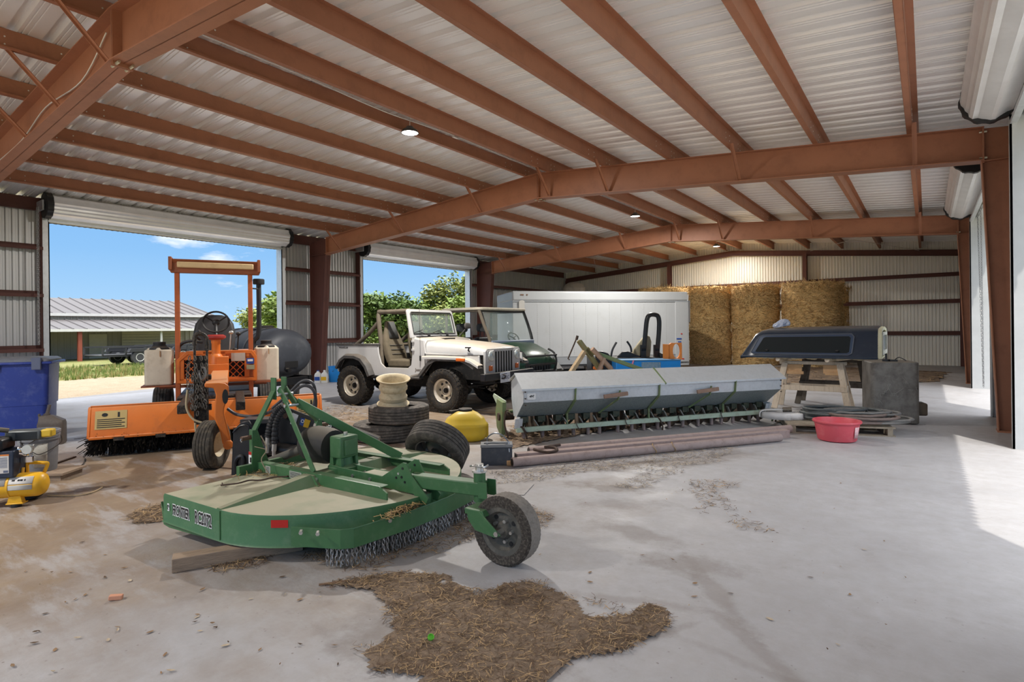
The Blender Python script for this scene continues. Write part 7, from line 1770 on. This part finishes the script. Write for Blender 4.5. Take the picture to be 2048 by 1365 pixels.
# ================================================================ along the left wall
p = AD(670, 745, 15.6)
t = thing('blue_drum', 'bright blue plastic bucket by the left wall behind the white car', 'bucket', (p.x, p.y, 0), 0)
b = B(); b.lathe([(0, .0), (.15, 0), (.16, .02), (.175, .40), (.185, .405), (.185, .43), (.17, .43), (.15, .04), (0, .03)], 28); b.build('drum_body', blu, t, smooth=40)
b = B(); b.tube([(-.18, 0, .38), (-.10, -.15, .30), (.1, -.15, .30), (.18, 0, .38)], .006, 5); b.build('drum_handle', black, t)
for u, lab, cc in ((632, 'white plastic jug with a blue label by the brown column', blue_d), (645, 'pale plastic jug with a yellow label, right of the other jug', yellow_d)):
    p = AD(u+4, 745, 15.4)
    t = thing('plastic_jug', lab, 'jug', (p.x, p.y, 0), .6, 'jugs by the column')
    b = B(); b.loft([[V((x*k, y*k, z)) for x, y in rrect(-.085, .085, -.07, .07, .03)] for z, k in ((0, 1), (.20, 1), (.25, .8), (.285, .35), (.31, .33))]); b.build('jug_body', mat('jug_white', srgb(216, 214, 208), .5), t, smooth=45)
    b = B(); b.bb(-.07, .07, -.074, -.07, .06, .16); b.build('jug_label', cc, t); b = B(); b.cyl((0, 0, .31), (0, 0, .335), .03, n=14); b.build('jug_cap', blue_d if cc is blue_d else white_d, t)

# ================================================================ litter on the floor
greych = [mat('chaff_pale', srgb(188, 172, 146), .9, var=.3, ds=40), mat('chaff_grey', srgb(116, 104, 94), .9, var=.3, ds=40)]
chaff = [mat('chaff_tan', srgb(172, 144, 106), .9, var=.35, ds=40), mat('chaff_brown', srgb(100, 80, 62), .9, var=.35, ds=40)]
dirtm = mat('dirt_layer', srgb(128, 110, 92), .95, dirt=srgb(96, 80, 66), da=.45, ds=9, bump=.6, bs=50, var=.15)
def poly_px(pts, z=0): return [GR(u, v, z) for u, v in pts]
def in_poly(x, y, P_):
    c = False; n = len(P_)
    for i in range(n):
        a, b_ = P_[i], P_[i-1]
        if (a.y > y) != (b_.y > y) and x < (b_.x-a.x)*(y-a.y)/(b_.y-a.y)+a.x: c = not c
    return c
def patch(nm, pts, n, lab, seed, l=.06, w=.002, mound=.012, dens=None, h=.015, m=chaff, soil=True, soil_cut=-9):
    rnd = random.Random(seed); P_ = poly_px(pts); x0, x1 = min(p.x for p in P_), max(p.x for p in P_); y0, y1 = min(p.y for p in P_), max(p.y for p in P_)
    b = B(); mm = list(m)+[dirtm]
    if soil:
        # low mound of trampled dirt with a ragged edge
        step = max(.022, (x1-x0)/70); nx, ny = int((x1-x0)/step)+2, int((y1-y0)/step)+2; g = {}
        for i in range(nx):
            for j in range(ny):
                x, y = x0+i*step, y0+j*step
                nn_ = noise.noise(V((x*5, y*5, seed)))*.5+noise.noise(V((x*14, y*14, seed)))*.35
                inside = in_poly(x+nn_*.07, y+nn_*.07, P_)
                if inside and nn_ > soil_cut: g[(i, j)] = V((x, y, .001+max(0, mound*(.35+.9*nn_+.3*rnd.random()))))
        vs_ = []; idx = {}
        for k_, p in g.items(): idx[k_] = len(vs_); vs_.append(p)
        fs_ = [(idx[(i, j)], idx[(i+1, j)], idx[(i+1, j+1)], idx[(i, j+1)]) for (i, j) in g if (i+1, j) in g and (i, j+1) in g and (i+1, j+1) in g]
        b.cur = len(m); b.add(vs_, fs_)
    for _ in range(n):
        for _t in range(30):
            x, y = rnd.uniform(x0, x1), rnd.uniform(y0, y1)
            nn_ = noise.noise(V((x*6, y*6, seed)))
            wob = .08 if rnd.random() < .8 else .3
            if in_poly(x+nn_*wob, y+nn_*wob, P_) and rnd.random() < .35+.9*(noise.noise(V((x*3, y*3, seed+5)))*.5+.5): break
        else: continue
        a = rnd.random()*2*PI; ll = l*(.25+1.3*rnd.random()**1.5); k = rnd.uniform(-.5, .5); z0 = .003+h*rnd.random()
        c0 = V((x, y, z0)); d = V((math.cos(a), math.sin(a), rnd.uniform(-.12, .16))); d2 = V((math.cos(a+k), math.sin(a+k), rnd.uniform(-.1, .1)))
        s_ = V((-math.sin(a), math.cos(a), rnd.uniform(-.4, .4)))*w*(.4+rnd.random())
        p0, p2 = c0-d*ll*.5, c0+d2*ll*.5
        p0.z = max(.002, p0.z); p2.z = max(.002, p2.z)
        b.cur = 0 if rnd.random() < .42 else 1
        b.add([p0-s_, p0+s_, c0+s_, c0-s_, p2+s_*.8, p2-s_*.8], [(0, 1, 2, 3), (3, 2, 4, 5)])
    o = b.build(nm, mm, smooth=0); return stuff(o, lab, 'straw')
patch('straw_litter', [(690, 1160), (760, 1150), (800, 1146), (890, 1150), (935, 1180), (960, 1190), (1010, 1170), (1060, 1163), (1120, 1185), (1160, 1205), (1175, 1235), (1240, 1235), (1290, 1208), (1335, 1215), (1345, 1250), (1320, 1275), (1230, 1310), (1160, 1320), (1100, 1365), (1060, 1400), (860, 1400), (830, 1360), (740, 1345), (720, 1320), (780, 1270), (770, 1215), (740, 1185), (650, 1172)],
      9000, 'dark patch of trodden straw and dirt on the floor in front of the green cutter', 61, .044, .0014, .016, soil_cut=-.42)
patch('straw_litter', [(690, 1130), (800, 1080), (900, 1010), (950, 985), (1050, 1010), (1115, 1035), (1090, 1060), (960, 1075), (900, 1100), (800, 1120), (740, 1145), (640, 1130), (600, 1108), (700, 1095)], 4200, 'straw and grey dirt under the chain guard of the green cutter', 62, .05, .0016, .006, soil=False)
patch('straw_litter', [(985, 945), (1060, 938), (1150, 920), (1240, 905), (1340, 895), (1440, 885), (1485, 892), (1440, 925), (1380, 935), (1330, 960), (1270, 985), (1230, 970), (1290, 940), (1180, 945), (1080, 962), (1000, 972)], 5200, 'chaff and straw along the front of the rusty pipes', 63, .042, .0019, .004, soil=False, m=greych)
patch('straw_litter', [(1000, 880), (1030, 850), (1060, 842), (1300, 830), (1480, 815), (1480, 835), (1330, 850), (1180, 868), (1060, 892), (1015, 900)], 3600, 'brown straw spilled under the grain drill', 64, .08, .004, .02, h=.05)
patch('straw_litter', [(1375, 962), (1440, 960), (1480, 975), (1430, 985), (1500, 1045), (1570, 1055), (1540, 1070), (1480, 1060), (1420, 1020), (1380, 990)], 500, 'thin scatter of grey chaff on the floor right of the pipes', 65, .05, .002, 0, soil=False)
patch('straw_litter', [(440, 1110), (470, 1098), (520, 1100), (560, 1110), (520, 1135), (450, 1145), (400, 1150)], 420, 'wisps of straw beside the wooden block', 66, .10, .0018, 0, soil=False)
patch('straw_litter', [(255, 1030), (320, 1010), (345, 1025), (330, 1045), (270, 1050)], 420, 'little heap of straw at the front corner of the green cutter', 67, .09, .0018, .008)
patch('straw_litter', [(1370, 742), (1500, 735), (1700, 735), (1900, 745), (1880, 765), (1700, 770), (1500, 770), (1350, 760)], 1600, 'hay scattered on the floor in front of the bales', 68, .22, .012, .02)
patch('straw_litter', [(640, 815), (700, 810), (760, 830), (720, 860), (640, 850), (600, 830)], 500, 'brown chaff on the floor between the sweeper and the tyre stack', 69, .10, .004, 0, soil=False)
# fallen leaves: a scatter nobody would count
rnd = random.Random(77); b = B(); lm = [mat('dead_leaf', srgb(140, 112, 82), .85, var=.3, ds=20), mat('dead_leaf_dark', srgb(92, 74, 58), .9, var=.3, ds=20), mat('dead_leaf_pale', srgb(182, 166, 142), .85, var=.2, ds=20)]
spots = [(60, 1110), (235, 1255), (140, 1145), (350, 1195), (405, 1180), (395, 1230), (390, 1245), (570, 1190), (600, 1200), (90, 1228), (150, 1200), (300, 1265), (520, 1300), (640, 1185), (700, 1170), (565, 1155), (260, 1162), (430, 1255), (110, 1300), (330, 1310), (560, 1330), (600, 1290), (80, 1170), (210, 1110), (1345, 1120), (1352, 1126), (1180, 1165), (1390, 1168), (1500, 1025), (1545, 895), (1080, 1110), (1180, 1145), (1850, 850), (1790, 800), (1545, 1085), (1700, 1190)]
spots += [(rnd.uniform(0, 900), rnd.uniform(960, 1350)) for _ in range(60)]+[(rnd.uniform(900, 1900), rnd.uniform(950, 1300)) for _ in range(26)]
for u, v in spots:
    if 330 < u < 1010 and v < 1110: continue
    p = GR(u, v, .004); a = rnd.random()*6.28; l = rnd.uniform(.006, .021); d = V((math.cos(a), math.sin(a), 0)); s_ = V((-d.y, d.x, 0))*l*rnd.uniform(.25, .5); cu = rnd.uniform(.0, .006)
    b.cur = rnd.choice((0, 0, 1, 2))
    b.add([p-d*l+V((0, 0, cu)), p-d*l*.3+s_+V((0, 0, cu*.6)), p+d*l*.5+s_*.8+V((0, 0, cu*.7)), p+d*l+V((0, 0, cu)), p+d*l*.4-s_+V((0, 0, cu)), p-d*l*.4-s_*.8+V((0, 0, cu)), p+V((0, 0, 0))], [(0, 1, 6), (1, 2, 6), (2, 3, 6), (3, 4, 6), (4, 5, 6), (5, 0, 6)])
stuff(b.build('fallen_leaves', lm, smooth=0), 'small dry leaves scattered over the floor', 'leaves')
# bits that can be counted
p = GR(232, 1200, .0); b = B(); b.box((0, 0, 0), (.062, .03, .024), (0, .1, 0)); o = b.build('brick_chip', mat('brick', srgb(206, 148, 118), .8, dirt=srgb(170, 120, 96), da=.3, ds=30), loc=(p.x, p.y, .013), rot=(0, 0, .95), bevel=.004); tag(o, 'small orange chip of brick on the floor at lower left', 'brick chip')
p = GR(861, 1287, .0); t = thing('green_cap', 'bright green plastic bottle cap in the straw patch', 'cap', (p.x, p.y, .022), 0); t.rotation_euler = (.5, .3, .8)
b = B(); b.lathe([(0, .0), (.0135, .0), (.0145, .002), (.0145, .012), (.012, .012), (.0115, .004), (0, .004)], 22); b.build('cap_shell', mat('cap_green', srgb(104, 186, 62), .45), t, smooth=40)
p = GR(852, 1068, .0); b = B(); b.add([V((-.06, -.03, .004)), V((.05, -.045, .006)), V((.075, .02, .022)), V((-.03, .035, .01))], [(0, 1, 2, 3)]); b.cur = 1; b.add([V((.045, -.044, .007)), V((.055, -.043, .0075)), V((.08, .02, .0235)), V((.07, .02, .0225))], [(0, 1, 2, 3)])
o = b.build('paper_scrap', [mat('paper_grey', srgb(124, 126, 120), .7, dirt=srgb(96, 96, 90), da=.3, ds=20), mat('paper_tan', srgb(196, 180, 140), .7)], loc=(p.x, p.y, .003), rot=(0, 0, .6), solid=.001); tag(o, 'dirty scrap of printed card on the floor below the chain guard', 'scrap')
p = GR(660, 1170, 0); b = B(); b.tube([p+V((-.03, -.05, .01)), p+V((.02, .02, .008)), p+V((.05, .07, .006))], .006, 6); tag(b.build('stick', mat('stick_brown', srgb(128, 100, 78), .9)), 'short brown stick at the left tip of the straw patch', 'stick')
